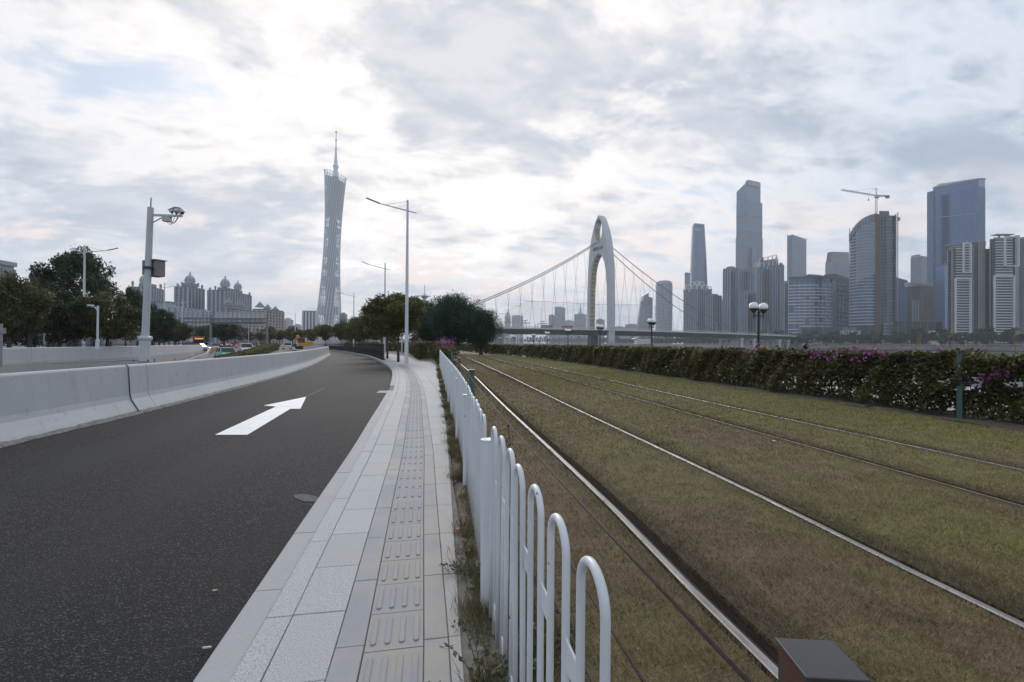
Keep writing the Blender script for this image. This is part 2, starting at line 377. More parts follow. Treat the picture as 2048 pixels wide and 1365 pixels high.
# ------------------------------------------------------------------ pavement and its pieces
pave = None
mb = MB(); yy = ys(-6, 100, 100)
def PRX(y): return PR(y) if y < 38 else float(np.interp(y, [38,38.05,64,72,90,110], [-.3,-1.1,-3.3,-5.5,-12,-20]))
mb.quadstrip([(KX(y)+.03, y, -.014) for y in yy], [(max(PRX(y), KX(y)+1.2)+.02, y, -.014) for y in yy])
mb.quadstrip([(KX(y)+.03, y, -.014) for y in yy], [(KX(y)+.03, y, -.2) for y in yy])
pave = mb.build('pavement', JOINT); tag(pave, kind='structure')
def strip(name, xa, xb, y0, y1, pitch, mat, ysep, h=.05, z=0.0, gap=.004, jit=.0015, skip=None):
    y = y0; far = MB(); nfar = 0
    while y < y1:
        ye = min(y+pitch, y1)
        if not (skip and skip(y, ye)):
            g = gap/2; a, b = y+g, ye-g; zz = z+random.uniform(-jit, jit)
            P = [(xa(a)+g, a), (xb(a)-g, a), (xb(b)-g, b), (xa(b)+g, b)]
            if P[1][0]-P[0][0] > .03:
                if ye <= ysep:
                    m1 = MB(); e = .003
                    n = 4; lo = [(p[0], p[1], z-h) for p in P]; md = [(p[0], p[1], zz-e) for p in P]
                    cx_ = sum(p[0] for p in P)/4; cy_ = sum(p[1] for p in P)/4
                    tp = [(p[0]-e*(1 if p[0] > cx_ else -1), p[1]-e*(1 if p[1] > cy_ else -1), zz) for p in P]
                    fs = [(8,9,10,11)]+[(k, (k+1) % 4, 4+(k+1) % 4, 4+k) for k in range(4)]+[(4+k, 4+(k+1) % 4, 8+(k+1) % 4, 8+k) for k in range(4)]
                    m1.add(lo+md+tp, fs); m1.build(name, mat, pave)
                else:
                    far.prism(P, z-h, zz); nfar += 1
        y = ye
    if far.v: far.build(name, mat, pave, kind='stuff')
K = lambda o: (lambda y: KX(y)+o)
inlet = lambda a, b: a < 15.3 and b > 14.2
strip('kerb_stone', K(0), K(.155), -2, 100, .8, CONCK, 26, .16, -.012, skip=inlet)
strip('edging_stone', K(.155), K(.285), -2, 100, .9, GRAN2, 26, .1, 0)
strip('paving_tile', K(.285), K(.545), -2, 60, .5, GRAN, 18, .05, 0)
strip('grey_slab', K(.545), K(.675), -2, 29, .6, GREYS, 14, .05, 0)
strip('grey_slab', K(.945), lambda y: KX(y)+1.06, -2, 29, .6, GREYS, 14, .05, -.001)
strip('paving_tile', K(1.06), lambda y: min(KX(y)+1.42, PRX(y)), -2, 29, .6, GRAN, 18, .05, 0)
strip('paving_tile', K(1.42), lambda y: min(KX(y)+1.9, PRX(y)), 9, 29, .6, GRAN, 24, .05, 0)
strip('paving_tile', K(1.90), lambda y: min(KX(y)+2.7, PRX(y)), 15, 60, .6, GRAN, 0, .05, 0)
strip('paving_tile', K(2.70), lambda y: min(KX(y)+3.6, PRX(y)), 22, 60, .6, GRAN, 0, .05, 0)
strip('paving_tile', K(.545), lambda y: KX(y)+1.9, 29, 100, .6, GRAN, 0, .05, 0)
# storm drain in the kerb
dr = thing('storm_drain', (KX(14.8), 14.75, ROADZ), 'dark iron storm drain grate let into the kerb gap before the bend', 'drain')
IRON = simple('dark_iron', (.09, .09, .095), .6, .4)
mb = MB(); mb.box((-.12, 0, .008), (.42, .7, .012)); mb.build('frame', IRON, dr)
for k in range(5):
    mb = MB(); mb.box((-.27+.075*k, 0, .02), (.03, .6, .02)); mb.build('bar', simple('grate_iron', (.16,.16,.165), .6, .3) if k == 0 else bpy.data.materials['grate_iron'], dr)
# tactile tiles: a slab with four raised bars; beyond 17 m the line of bars runs on as stripes
def tact_mesh(variant):
    mb = MB(); w = .262; l = .288
    mb.cur = 1 if variant == 1 else 0
    mb.box((0, 0, -.026), (w, l, .05))
    mb.cur = 0
    for k in range(4):
        x = -w/2+w*(k+.5)/4; r = .013; L2 = .092; P = []
        for s_, yy_ in ((0, L2), (1, -L2)):
            for a in range(5):
                an = math.pi*a/4+(0 if s_ == 0 else math.pi); P.append((x+r*math.cos(an), yy_+r*math.sin(an)))
        n = len(P); Pi = [(x+(p[0]-x)*.72, p[1]*.985) for p in P]
        mb.add([(p[0], p[1], -.001) for p in P]+[(p[0], p[1], .0035) for p in P]+[(p[0], p[1], .0055) for p in Pi],
               [(i, (i+1) % n, n+(i+1) % n, n+i) for i in range(n)]+[(n+i, n+(i+1) % n, 2*n+(i+1) % n, 2*n+i) for i in range(n)]+[tuple(range(2*n, 3*n))])
    return mb
tm = [tact_mesh(0).build('tactile_tile', [TACT, SANDT], pave), tact_mesh(1).build('tactile_tile', [TACT, SANDT], pave)]
y = .25; i = 0
while y < 17:
    src = tm[1] if (y < 4.4 and i % 3 != 2) or random.random() < .15 else tm[0]
    o = src.copy(); col.objects.link(o)
    sl_ = (KX(y+.15)-KX(y-.15))/.3
    o.location = (KX(y)+.81, y, random.uniform(-.002, 0)); o.rotation_euler = (0, 0, -math.atan(sl_))
    y += .2925; i += 1
for o in tm: bpy.data.objects.remove(o)
strip('tactile_tile', K(.675), K(.945), 17, 30, .3, TACT, 0, .05, 0)
for k in range(4):
    mb = MB(); yy = ys(17, 30, 26); x0 = .715+.063*k
    mb.quadstrip([(KX(y)+x0, y, .004) for y in yy], [(KX(y)+x0+.028, y, .004) for y in yy]); mb.build('tactile_rib', SANDT, pave)

# ------------------------------------------------------------------ verge, lawn, tracks
mb = MB(); yy = ys(-3, 32, 140)
for a in range(6):
    xa = lambda y, a=a: PRX(y)+.0+(.62+.25-PRX(y))*a/6
    xb = lambda y, a=a: PRX(y)+.0+(.62+.25-PRX(y))*(a+1)/6
    rr = random.Random(5)
    zf = lambda x, y: -.03+.035*math.sin(x*9+y*2.3)*math.sin(y*3.1+x*4)+.012*math.sin(y*17+x*31)
    mb.quadstrip([(xa(y), y, zf(xa(y), y)-(.03 if a == 0 else 0)) for y in yy], [(xb(y), y, zf(xb(y), y)) for y in yy])
verge = mb.build('verge', SOIL, smooth=True); tag(verge, kind='structure')
yy = ys(-4, 150, 150)
lawn_parts = [(lambda y: .62+max(0,(y-8))*.012 - max(0, y-45)*.09, lambda y: R1(y)-.055), (lambda y: R1(y)+.13, lambda y: R2(y)-.055),
              (lambda y: R2(y)+.07, lambda y: R3(y)-.055), (lambda y: R3(y)+.09, lambda y: R4(y)-.055), (lambda y: R4(y)+.06, lambda y: HX(y)+1.0)]
mb = MB()
for xa, xb in lawn_parts:
    mb.quadstrip([(xa(y), y, .0) for y in yy], [(xb(y), y, .0) for y in yy])
    mb.quadstrip([(xa(y), y, .0) for y in yy], [(xa(y)-.01, y, -.12) for y in yy]); mb.quadstrip([(xb(y), y, .0) for y in yy], [(xb(y)+.01, y, -.12) for y in yy])
lawn = mb.build('lawn', LAWN); tag(lawn, kind='structure')
mb = MB(); mb.quadstrip([(R1(y)-1.2, y, -.075) for y in yy], [(R4(y)+1.0, y, -.075) for y in yy]); bed = mb.build('track_bed', simple('dark_soil', (.045,.033,.025), .95)); tag(bed, kind='structure')
t = MT('rail_steel', .5, .85); t.color(t.mix(t.ramp(t.noise(6, 4, .6, stretch=(6,.5,1)), .3, .7), (.17,.16,.155), (.36,.35,.35))); RAIL = t.m
t = MT('rusty_rail', .8, .2); t.color(t.mix(t.ramp(t.noise(20, 4), .3, .7), (.09,.05,.035), (.20,.11,.07))); RUST = t.m
DULL = simple('dull_brown_rail', (.13,.095,.075), .55, .5, .35, 8)
def rail(parent, X, w=.058, dull=False):
    yy = ys(-4, 150, 120); mb = MB(); z = .004
    prof = [(-w/2, -.075), (-w/2, z-.006), (-w/2+.007, z), (w/2-.007, z), (w/2, z-.006), (w/2, -.075)]
    vs = [(X(y)+px_, y, pz) for y in yy for px_, pz in prof]; n = 6
    fs = []; ms = []
    for i in range(len(yy)-1):
        for k in range(5):
            mb.cur = 0 if k in (1, 2, 3) else 1
            mb.f.append([i*n+k, i*n+k+1, (i+1)*n+k+1, (i+1)*n+k]); mb.m.append(mb.cur)
    mb.v = vs; r = mb.build('rail', [DULL if dull else RAIL, RUST], parent, world=True)
    mb = MB(); mb.quadstrip([(X(y)+w/2+.001, y, -.045) for y in yy], [(X(y)+w/2+.06, y, -.045) for y in yy]); mb.quadstrip([(X(y)+w/2+.06, y, -.045) for y in yy], [(X(y)+w/2+.066, y, -.012) for y in yy])
    mb.build('guard_lip', simple('darkened_groove', (.035,.022,.016), .8, 0, .4, 20) if 'darkened_groove' not in bpy.data.materials else bpy.data.materials['darkened_groove'], r, world=True)  # darkness of the gap beside the rail put into the lip's colour
tr1 = thing('tram_track', (2.2, 0, 0), 'grass-bedded tram track with shiny rails running nearest the white fence', 'tram track', 'tram tracks')
rail(tr1, R1, .050); rail(tr1, R2, .050)
tr2 = thing('tram_track', (5.9, 0, 0), 'grass-bedded tram track with thin rails running on the side of the flowering hedge', 'tram track', 'tram tracks')
rail(tr2, R3, .034, dull=True); rail(tr2, R4, .030)

def blades(n, y0, y1, hmin, hmax, w, xr, pw=(1.7,1.9), lean=.9):
    y = y0+(y1-y0)*RS.beta(pw[0], pw[1], n)
    X0 = np.array([xr[0](a) for a in np.linspace(y0, y1, 60)]); X1 = np.array([xr[1](a) for a in np.linspace(y0, y1, 60)]); Yg = np.linspace(y0, y1, 60)
    x = np.interp(y, Yg, X0)+(np.interp(y, Yg, X1)-np.interp(y, Yg, X0))*RS.rand(n)
    keep = np.ones(n, bool)
    r1 = np.array([R1(a) for a in Yg]); base = np.interp(y, Yg, r1)
    for off, a, b in ((0,-.035,.115), (1.48,-.035,.055), (3.62,-.035,.075), (5.10,-.03,.045)):
        keep &= ~((x > base+off+a) & (x < base+off+b))
    x = x[keep]; y = y[keep]; n = len(x)
    h = hmin+(hmax-hmin)*RS.rand(n); an = RS.rand(n)*6.283; la = RS.rand(n)*6.283; ll = h*lean*(.3+RS.rand(n))
    bx, by = np.cos(an)*w/2, np.sin(an)*w/2
    z0 = np.full(n, -.008)
    P = np.zeros((n, 3, 3)); P[:,0] = np.c_[x-bx, y-by, z0]; P[:,1] = np.c_[x+bx, y+by, z0]
    P[:,2] = np.c_[x+np.cos(la)*ll, y+np.sin(la)*ll, h*.85]
    return P.reshape(-1, 3), RS.rand(n)
LX = (lambda y: .5+max(0,(y-8))*.012, lambda y: min(HX(y)-.1, 1.2+y*1.75+1.0))
gp = [blades(320000, .5, 6.0, .010, .030, .0038, LX, (1.0,2.2), 1.2), blades(170000, 1.8, 11, .012, .032, .0065, LX, (1.7,1.9), 1.2), blades(130000, 4.5, 26, .018, .042, .016, LX), blades(50000, 13, 52, .02, .05, .035, LX)]
gv = np.concatenate([g[0] for g in gp]); ga = np.concatenate([g[1] for g in gp])
grass = npmesh('grass', gv, 3, BLADE, kind='stuff', attr=ga)
# ------------------------------------------------------------------ materials of street things
def painted(name, c, rough=.45, chip=(.16,.09,.05), lo=.66, hi=.70, scale=30, dirt=.12, wh='Object'):
    t = MT(name, rough); f = t.noise(scale, 5, .6, which=wh); d = t.noise(3, 5, .6)
    a = t.mix(t.ramp(d, .35, .75, 0, dirt*2.5), c, tuple(x*.6 for x in c))
    t.color(t.mix(t.ramp(f, lo, hi), a, chip)); return t.m
WHITEF = painted('white_fence_paint', (.66,.69,.72), .42, (.12,.08,.06), .70, .715, 30, .16, 'World')
POLEP = painted('pale_pole_paint', (.47,.51,.54), .45, (.2,.12,.08), .72, .75, 8)
POLEW = painted('white_pole_paint', (.60,.63,.67), .4, (.3,.3,.3), .75, .8, 8, .06)
GREENP = painted('green_post_paint', (.045,.13,.115), .55, (.13,.055,.03), .52, .60, 14)
GREENH = painted('green_hedge_post_paint', (.05,.11,.10), .55, (.09,.08,.06), .66, .74, 9)
BLACKM = simple('black_metal', (.018,.018,.02), .5, .2)
DARKM = simple('dark_metal', (.06,.062,.065), .5, .3)
GREYM = simple('grey_metal', (.26,.275,.29), .5, .3)
CABLE = simple('rusty_cable', (.065,.045,.042), .8, .3, .3, 40)
BOXM = simple('weathered_box_metal', (.20,.195,.19), .6, .3, .35, 6)
t = MT('barrier_paint', .75)
n = t.noise(.9, 6, .65, stretch=(1, 1, .45)); n2 = t.noise(7, 5, .6); sp = t.n('ShaderNodeSeparateXYZ'); t.l(t.co(None, 'World'), sp.inputs[0])
c = t.mix(t.ramp(n, .40, .75, 0, .5), (.47,.48,.505), (.36,.365,.385)); c = t.mix(t.ramp(n2, .60, .72, 0, .45), c, (.24,.24,.25)); c = t.mix(t.ramp(t.noise(2.2, 6, .7, stretch=(2.5,2.5,.25)), .56, .70, 0, .4), c, (.27,.27,.285)); c = t.mix(t.ramp(t.noise(26, 3, .6), .70, .73, 0, .8), c, (.16,.155,.15))
c = t.mix(t.ramp(t.math('SUBTRACT', t.math('ADD', sp.outputs[2], t.math('MULTIPLY', n2, .16)), .06), -.13, -.03, .45, 0), c, (.22,.215,.21))
t.color(c); t.bump(t.noise(40, 4, .6), .12, .004); BARR = t.m
FOOT = simple('rough_mortar', (.17,.165,.165), .95, 0, .45, 16)
def dirv(f, y): return Vector((f(y+.3)-f(y-.3), .6)).normalized()

# ------------------------------------------------------------------ barrier beside the service road
bar = thing('concrete_barrier', (BX(11), 11, ROADZ), 'long pale grey sloped concrete barrier curving along the left edge of the near asphalt road', 'barrier')
prof = [(0,0),(-.005,.03),(-.165,.30),(-.19,.40),(-.235,1.0),(-.25,1.03),(-.45,1.03),(-.465,1.0),(-.51,.40),(-.53,.30),(-.70,0)]
def jersey(y0, y1):
    mb = MB(); yy = ys(y0+.008, y1-.008, max(1, int((y1-y0)/1.3))); n = len(prof); vs = []
    for y in yy:
        d = dirv(BX, y); nx = Vector((d.y, -d.x))
        for a, z in prof: vs.append((BX(y)+nx.x*a, y+nx.y*a, ROADZ+z*(1 if y < 60 else 1-(y-60)*.003)))
    fs = [(i*n+k, (i+1)*n+k, (i+1)*n+(k+1) % n, i*n+(k+1) % n) for i in range(len(yy)-1) for k in range(n)]
    fs += [tuple(range(n)), tuple((len(yy)-1)*n+k for k in range(n-1, -1, -1))]
    mb.add(vs, fs); return mb
js = [-5.5, .2, 5.65, 11.05, 11.75, 16.3, 21.7]
while js[-1] < 82: js.append(js[-1]+5.4)
for a, b in zip(js[:-1], js[1:]): jersey(a, b).build('barrier_segment', BARR, bar, world=True)
mb = MB(); yy = ys(-5, 60, 420); vs = []
rr = random.Random(3)
mb.quadstrip([(BX(y)-.02, y, ROADZ+.045+.02*rr.random()) for y in yy], [(BX(y)+.05+.05*rr.random(), y, ROADZ+.004) for y in yy])
mb.build('mortar_footing', FOOT, bar, world=True)
for a in (5.65, 11.05, 11.75, 16.3, 21.7, 27.1):      # mortar-dark joint filling, recessed
    mb = MB(); d = dirv(BX, a); nx = Vector((d.y, -d.x)); vs = []
    for w in (-.02, .02):
        for p, z in prof[1:8]: q = p*1.0-.012; vs.append((BX(a)+nx.x*q+d.x*w, a+nx.y*q+d.y*w, ROADZ+z-.008))
    mb.add(vs, [(k, k+1, 8+k, 7+k) for k in range(6)]); mb.build('joint_filling', DARKM, bar, world=True)

# far retaining wall with parapet at the other side of the sunken highway
ret = thing('retaining_wall', (WX(40), 40, HZ(40)), 'grey concrete retaining wall with a panelled parapet behind the highway at far left', 'wall')
def wtop(y): return float(np.interp(y, [0, 25, 60, 94], [.95, .93, .95, .85]))
a = -8
while a < 90:
    b = a+6.2; mb = MB(); yy = ys(a+.012, b-.012, 4)
    f = [(0, .0), (0, .88), (-.03, .92), (-.28, .92), (-.28, 0)]
    n = 5; vs = [(WX(y)-.3+.0+p, y, wtop(y)-.92+z) for y in yy for p, z in f]
    mb.add(vs, [(i*n+k, i*n+(k+1) % n, (i+1)*n+(k+1) % n, (i+1)*n+k) for i in range(4) for k in range(n)]+[tuple(range(n)), tuple(4*n+k for k in range(n-1, -1, -1))])
    mb.build('parapet_panel', BARR, ret, world=True); a = b
yy = ys(-8, 94, 40); mb = MB()
mb.quadstrip([(WX(y)-.22, y, wtop(y)-.93) for y in yy], [(WX(y)-.22, y, HZ(y)-.4) for y in yy])
mb.quadstrip([(WX(y)-.6, y, wtop(y)-.93) for y in yy], [(WX(y)-.22, y, wtop(y)-.93) for y in yy]); mb.build('wall_face', BARR, ret, world=True)
# land behind the wall
mb = MB(); yy = ys(-60, 94, 40); mb.quadstrip([(WX(y)-.5, y, .0) for y in yy], [(-700, y, 0.0) for y in yy]); tag(mb.build('verge', simple('planted_verge', (.09,.085,.06), .95, 0, .4, .8)), kind='structure')
# low kerb wall climbing from the ramp, with the coned-off lane in front
kw = thing('ramp_wall', (WX(50)+3.4, 50, HZ(50)), 'low sloping grey wall with a pale top beside the coned lane of the highway', 'wall')
KW = lambda y: WX(y)+float(np.interp(y, [20,40,60,94],[2.6,2.6,2.4,1.0]))
yy = ys(18, 92, 24); n = 4
vs = [(KW(y)+a, y, z) for y in yy for a, z in ((-.22, HZ(y)-.2), (-.22, HZ(y)+.55+max(0,(40-y))*.03), (.0, HZ(y)+.55+max(0,(40-y))*.03), (.0, HZ(y)-.2))]
mb = MB(); mb.add(vs, [(i*n+k, (i+1)*n+k, (i+1)*n+(k+1) % n, i*n+(k+1) % n) for i in range(24) for k in range(n)]+[(0,1,2,3),(24*n+3,24*n+2,24*n+1,24*n)]); mb.build('wall_body', BARR, kw, world=True)
mb = MB()
for off in (3.3,): mb.quadstrip([(WX(y)+off, y, HZ(y)+.005) for y in ys(20, 93, 24)], [(WX(y)+off+.15, y, HZ(y)+.005) for y in ys(20, 93, 24)])
mb.build('lane_line', WHITEP, hw)
for y0 in range(52, 94, 9):
    mb = MB(); yy = ys(y0, y0+4, 3); mb.quadstrip([((WX(y)+BX(y))/2+2.8, y, HZ(y)+.005) for y in yy], [((WX(y)+BX(y))/2+2.95, y, HZ(y)+.005) for y in yy]); mb.build('lane_line', WHITEP, hw)

# ------------------------------------------------------------------ white fence of hoops
FX = curve([(-1,.288),(2.5,.292),(4,.33),(5.7,.365),(8,.385),(10,.39),(14,.405),(24,.44),(36,.50)], .6)
fence = thing('hoop_fence', (FX(2.4), 2.37, 0), 'long white fence of tubular hoops running between the pavement and the tram grass', 'fence')
FH = 1.0
def hoop_mesh():
    mb = MB(); w = .0655; r = .0085; P = [(0,-w,.05),(0,-w,.5),(0,-w,.93)]
    for k in range(1, 12): a = math.pi-math.pi*k/12; P.append((0, w*math.cos(a), .93+.062*math.sin(a)))
    P += [(0,w,.93),(0,w,.5),(0,w,.05)]
    mb.tube(P, .0092, 10); return mb
hoop = hoop_mesh().build('hoop', WHITEF, fence, smooth=True)
mb = MB(); mb.add([(-.002,-.045,-.02),(-.002,.045,.03),(-.002,.045,-.055),(-.002,-.045,-.10),(.003,-.045,-.02),(.003,.045,.03),(.003,.045,-.055),(.003,-.045,-.10)],
    [(0,1,2,3),(7,6,5,4),(0,4,5,1),(1,5,6,2),(2,6,7,3),(3,7,4,0)])
mb = MB(); mb.box((0,0,0),(.005,.088,.062)); link = mb.build('link_plate', WHITEF, fence)
mb = MB(); mb.lathe([(.0,0),(.034,0),(.034,.885),(.0,.885)], seg=16); post = mb.build('post', WHITEF, fence, smooth=False)
mb = MB(); mb.lathe([(.0,.885),(.040,.885),(.041,.891),(.036,.8945),(.0,.896)], seg=20); mb.cur=0; cap = mb.build('post_cap', WHITEF, fence, smooth=False)
mb = MB(); mb.lathe([(.0,0),(.06,0),(.06,.012),(.0,.012)], seg=12)
def fput(src, x, y, z, rz):
    o = src.copy(); col.objects.link(o); o.parent = fence; o.location = (x-fence.location.x, y-fence.location.y, z-fence.location.z); o.rotation_euler = (random.uniform(-.004,.004), random.uniform(-.006,.006), rz); return o
posts = [2.40+2.14*k for k in range(16)]; posts = [.26]+posts
y = .79; hoops = []
prev = None
for pa, pb in zip([-.9]+posts[1:], posts[1:]+[posts[-1]+2.1]):
    if pa < 0: Y = [.80+.228*k for k in range(6)]+[2.17]
    else: Y = [pa+.18+.2225*k for k in range(9)]
    Y = [q for q in Y if q < 36.3 and q < pb-.12]
    for j, q in enumerate(Y):
        rz = -math.atan((FX(q+.1)-FX(q-.1))/.2); fput(hoop, FX(q), q, random.uniform(-.003,.003)-.0, rz)
        if j < len(Y)-1:
            for zz in (.735, .16): fput(link, FX(q+.11), q+.113, zz+random.uniform(-.004,.004), rz)
    if 1 < pa < 36:
        fput(post, FX(pa), pa, 0, 0); fput(cap, FX(pa), pa, 0, 0)
for o in (hoop, link, post, cap): bpy.data.objects.remove(o)

# ------------------------------------------------------------------ post-and-cable fence in the grass
cf = thing('cable_fence', (.72, 8.7, 0), 'row of rusty green square posts strung with dark cables just inside the white fence', 'fence')
CP = [(.715,.78,.895),(.74,8.7,.90),(.87,15.2,.92),(1.02,24,.95),(1.12,37,.95),(1.2,52,.95)]
p0 = G(1640, 1322, .895); CP[0] = (p0.x, p0.y, .895)
GPT = simple('dark_post_cap', (.05,.05,.055), .35, .3)
for i, (x, y, h) in enumerate(CP):
    rz = math.radians(-14) if i == 0 else math.radians(4)
    w = .088 if i == 0 else .10
    mb = MB(); mb.box((x, y, h/2-.05), (w, w, h+.1-.004), rz); mb.build('post', GREENP if i else painted('shadowed_rusted_green', (.018,.05,.045), .5, (.085,.03,.015), .47, .56, 11), cf, world=True, bevel=.003)  # nearest post: shadow put into its darker green, along with more real rust
    mb = MB(); mb.box((x, y, h+.002), (w+.006, w+.006, .006), rz); mb.build('post_top', GPT, cf, world=True, bevel=.0015)
for z0 in (.80, .50, .20):
    for (a, b) in zip(CP[:-1], CP[1:]):
        P = []; n = 10; sag = .05*(b[1]-a[1])/8
        for k in range(n+1):
            u = k/n; P.append((a[0]+(b[0]-a[0])*u-.052, a[1]+(b[1]-a[1])*u, z0*(a[2]/.9)*(1-u)+z0*(b[2]/.9)*u-sag*4*u*(1-u)))
        mb = MB(); mb.tube(P, .0052, 6); mb.build('cable', CABLE, cf, world=True, smooth=True)
# loose wire knot
k0 = Vector((.735-.055, 4.05, .66)); P = [k0, k0+Vector((0,.0,-.06)), k0+Vector((.012,.0,-.10)), k0+Vector((-.02,0,-.15)), k0+Vector((.0,0,-.20)), k0+Vector((.022,0,-.17)), k0+Vector((.012,0,-.11)), k0+Vector((-.012,0,-.13)), k0+Vector((.035,0,-.235))]
mb = MB(); mb.tube(P, .0035, 5); mb.lathe([(0,-.012),(.012,-.01),(.013,.01),(0,.012)], tuple(k0), 8); mb.build('wire_knot', CABLE, cf, world=True)

# ------------------------------------------------------------------ camera pole standing on the barrier
bx = B(289, 11.45); bx.z = .885
cp = thing('camera_pole', bx, 'leaning pale pole on the barrier carrying traffic cameras, a bracket arm and a rusty box', 'camera pole')
lean = Vector((.035, 0, 1)).normalized()
sR = CR.copy(); sR.z = 0; sR.normalize()
def H(py): return ZT(296, py, 11.45)-bx.z
hT = H(415); h1 = H(677)
def up(h, s=0.0): return sR*(h*.030+s)+Vector((0,0,h))
mb = MB(); mb.tube([up(-.02), up(h1-.06), up(h1)], [.115,.112,.106], 12); mb.build('pole_sleeve', POLEP, cp, smooth=False)
mb = MB(); mb.tube([up(h1-.05), up(h1-.02), up(h1+.03), up(h1+.06)], [.12,.15,.15,.09], 12); mb.build('collar', POLEP, cp, smooth=False)
mb = MB(); mb.tube([up(h1+.04), up(hT)], [.080,.068], 12); mb.build('pole', POLEP, cp, smooth=False)
mb = MB(); mb.tube([up(hT-.02, -.0), up(hT+.25), up(H(397))], [.014,.012,.004], 6); mb.build('lightning_rod', DARKM, cp)
# arm to the right
ha = H(430); A = up(ha, .02); Bq = up(ha-.02, 0)+sR*.80
mb = MB(); mb.bar(A, Bq, .045, .05); mb.build('arm', POLEP, cp)
mb = MB(); mb.bar(up(H(448)), up(ha-.03)+sR*.36, .022); mb.build('brace', POLEP, cp)
base = up(ha)
def cam_unit(off, d, L=.22, w=.085, nm='camera'):
    c = base+sR*off[0]+Vector((0,0,off[1])); d = Vector(d).normalized()
    mb = MB(); mb.bar(c-d*L/2, c+d*L/2, w, w*.9); o = mb.build(nm, POLEW, cp, bevel=.01)
    mb = MB(); mb.bar(c-d*(L/2+.01)+Vector((0,0,w*.52)), c+d*(L/2+.05)+Vector((0,0,w*.52)), w*1.25, .012); mb.build('sun_shield', GREYM, o)
    mb = MB(); mb.tube([c+d*(L/2-.002), c+d*(L/2+.012)], w*.40, 12); mb.build('lens', BLACKM, o)
    mb = MB(); mb.bar(c-Vector((0,0,w*.5)), c-Vector((0,0,w*1.1)), .03); mb.build('mount', DARKM, o)
lf = -sR; ff = Vector((CF.x, CF.y, 0)).normalized()
cam_unit((.55,.115), lf*.9+ff*.5-Vector((0,0,.15)), .17, .075)
cam_unit((.66,.115), lf*.55+ff*.8-Vector((0,0,.1)), .20, .10)
cam_unit((.76,.10), sR*.75-ff*.5-Vector((0,0,.55)), .24, .085)
mb = MB(); c = base+sR*.42+Vector((0,0,-.105)); mb.box(c, (.17,.12,.12)); mb.box(c+Vector((0,0,.065)),(.19,.13,.012)); mb.build('junction_box', POLEP, cp)
for k, (a, b, dz) in enumerate(((.44,.72,.13),(.48,.70,.10),(.40,.62,.15))):
    P = [base+sR*(a+(b-a)*u)+Vector((0,.02,-.15-dz*math.sin(math.pi*u)+.15*u)) for u in [i/8 for i in range(9)]]
    mb = MB(); mb.tube(P, .006, 5); mb.build('cable', BLACKM, cp)
# weathered cabinet
hb = (H(520)+H(552))/2; c = up(hb)+sR*.09+ff*.16; hh = H(520)-H(552); rzc = math.atan2(sR.y, sR.x)+math.radians(-28)
mb = MB(); mb.box(c, (.36,.22,hh), rzc); bo = mb.build('cabinet', BOXM, cp, bevel=.006)
mb = MB(); mb.box(c+Vector((0,0,hh/2+.008)), (.42,.30,.014), rzc); mb.build('cabinet_roof', BOXM, bo)
for k in range(4):
    mb = MB(); q = Matrix.Rotation(rzc, 3, 'Z') @ Vector((.11, -.113, .10-.035*k)); mb.box(c+q, (.045,.008,.014), rzc); mb.build('vent_slot', simple('pale_slot', (.42,.38,.31)) if k == 0 else bpy.data.materials['pale_slot'], bo)
mb = MB(); c2 = up(hb+.0)-sR*.09+ff*.02; mb.box(c2, (.045,.14,hh*.9), math.atan2(sR.y, sR.x)); mb.build('side_box', BOXM, cp)
mb = MB(); mb.tube([up(hb-.03), up(hb+.03)], .115, 12); mb.build('clamp', DARKM, cp)
mb = MB(); mb.box((0,0,.012), (.42,.36,.02), .1); mb.build('base_plate', GREYM, cp)
for k in range(4):
    mb = MB(); mb.lathe([(0,.02),(.018,.02),(.018,.06),(0,.06)], ((-.16,.16)[k % 2], (-.13,.13)[k//2], 0), 6); mb.build('bolt', DARKM, cp)
mb = MB(); mb.tube([(-.1,-.05,.04),(-.25,.0,.05),(-.62,-.22,.03),(-.72,-.25,.03)], .018, 6); mb.tube([(-.55,-.2,.03),(-.9,-.6,.01),(-1.25,-1.05,.005)],.012,6); mb.build('conduit', GREYM, cp)
# cable dropping down the barrier face at the open joint
d0 = 11.05; mb = MB(); mb.tube([(BX(d0)-.26, d0, ROADZ+1.045), (BX(d0)-.215, d0, ROADZ+1.0), (BX(d0)-.175, d0, ROADZ+.40), (BX(d0)-.15, d0, ROADZ+.30), (BX(d0)+.012, d0, ROADZ+.02)], .009, 6); mb.build('ground_cable', BLACKM, cp, world=True)

# ------------------------------------------------------------------ street lamps
def lamp_proto():
    r = thing('street_lamp', (0,0,0), 'lamp', 'street lamp')
    mb = MB(); mb.lathe([(0,0),(.22,0),(.22,.02),(.14,.022),(.135,.5),(.07,11.25),(.05,11.3),(0,11.3)], seg=12); mb.build('pole', POLEW, r, smooth=False)
    mb = MB(); mb.tube([(.62,0,10.42),(0,0,10.55),(-1.9,0,10.95)], [.03,.045,.032], 8); mb.build('arm', POLEW, r)
    mb = MB(); M = Vector((-2.32,0,11.09)); mb.bar((-1.85,0,10.94),(-2.75,0,11.27),.20,.07); mb.build('lamp_head', GREYM, r, bevel=.02)
    mb = MB(); mb.tube([(0,0,11.2),(-1.45,0,10.88)], .010, 5); mb.build('stay_wire', DARKM, r)
    mb = MB(); mb.box((.0,-.145,.75),(.13,.02,.35)); mb.build('hatch', POLEW, r)
    return r
lp = lamp_proto()
defs = [(813,31.4,0,'tallest street lamp, white pole on the pavement beside the end of the black railing'),
        (769,56,.12,'second street lamp along the kerb, rising out of the olive street tree'),
        (707,90,.25,'third street lamp along the kerb, just right of the lattice tower'),
        (634,128,.35,'small far street lamp whose arm shows left of the lattice tower foot'),
        (590,150,.45,'faint far street lamp left of the striped white building')]
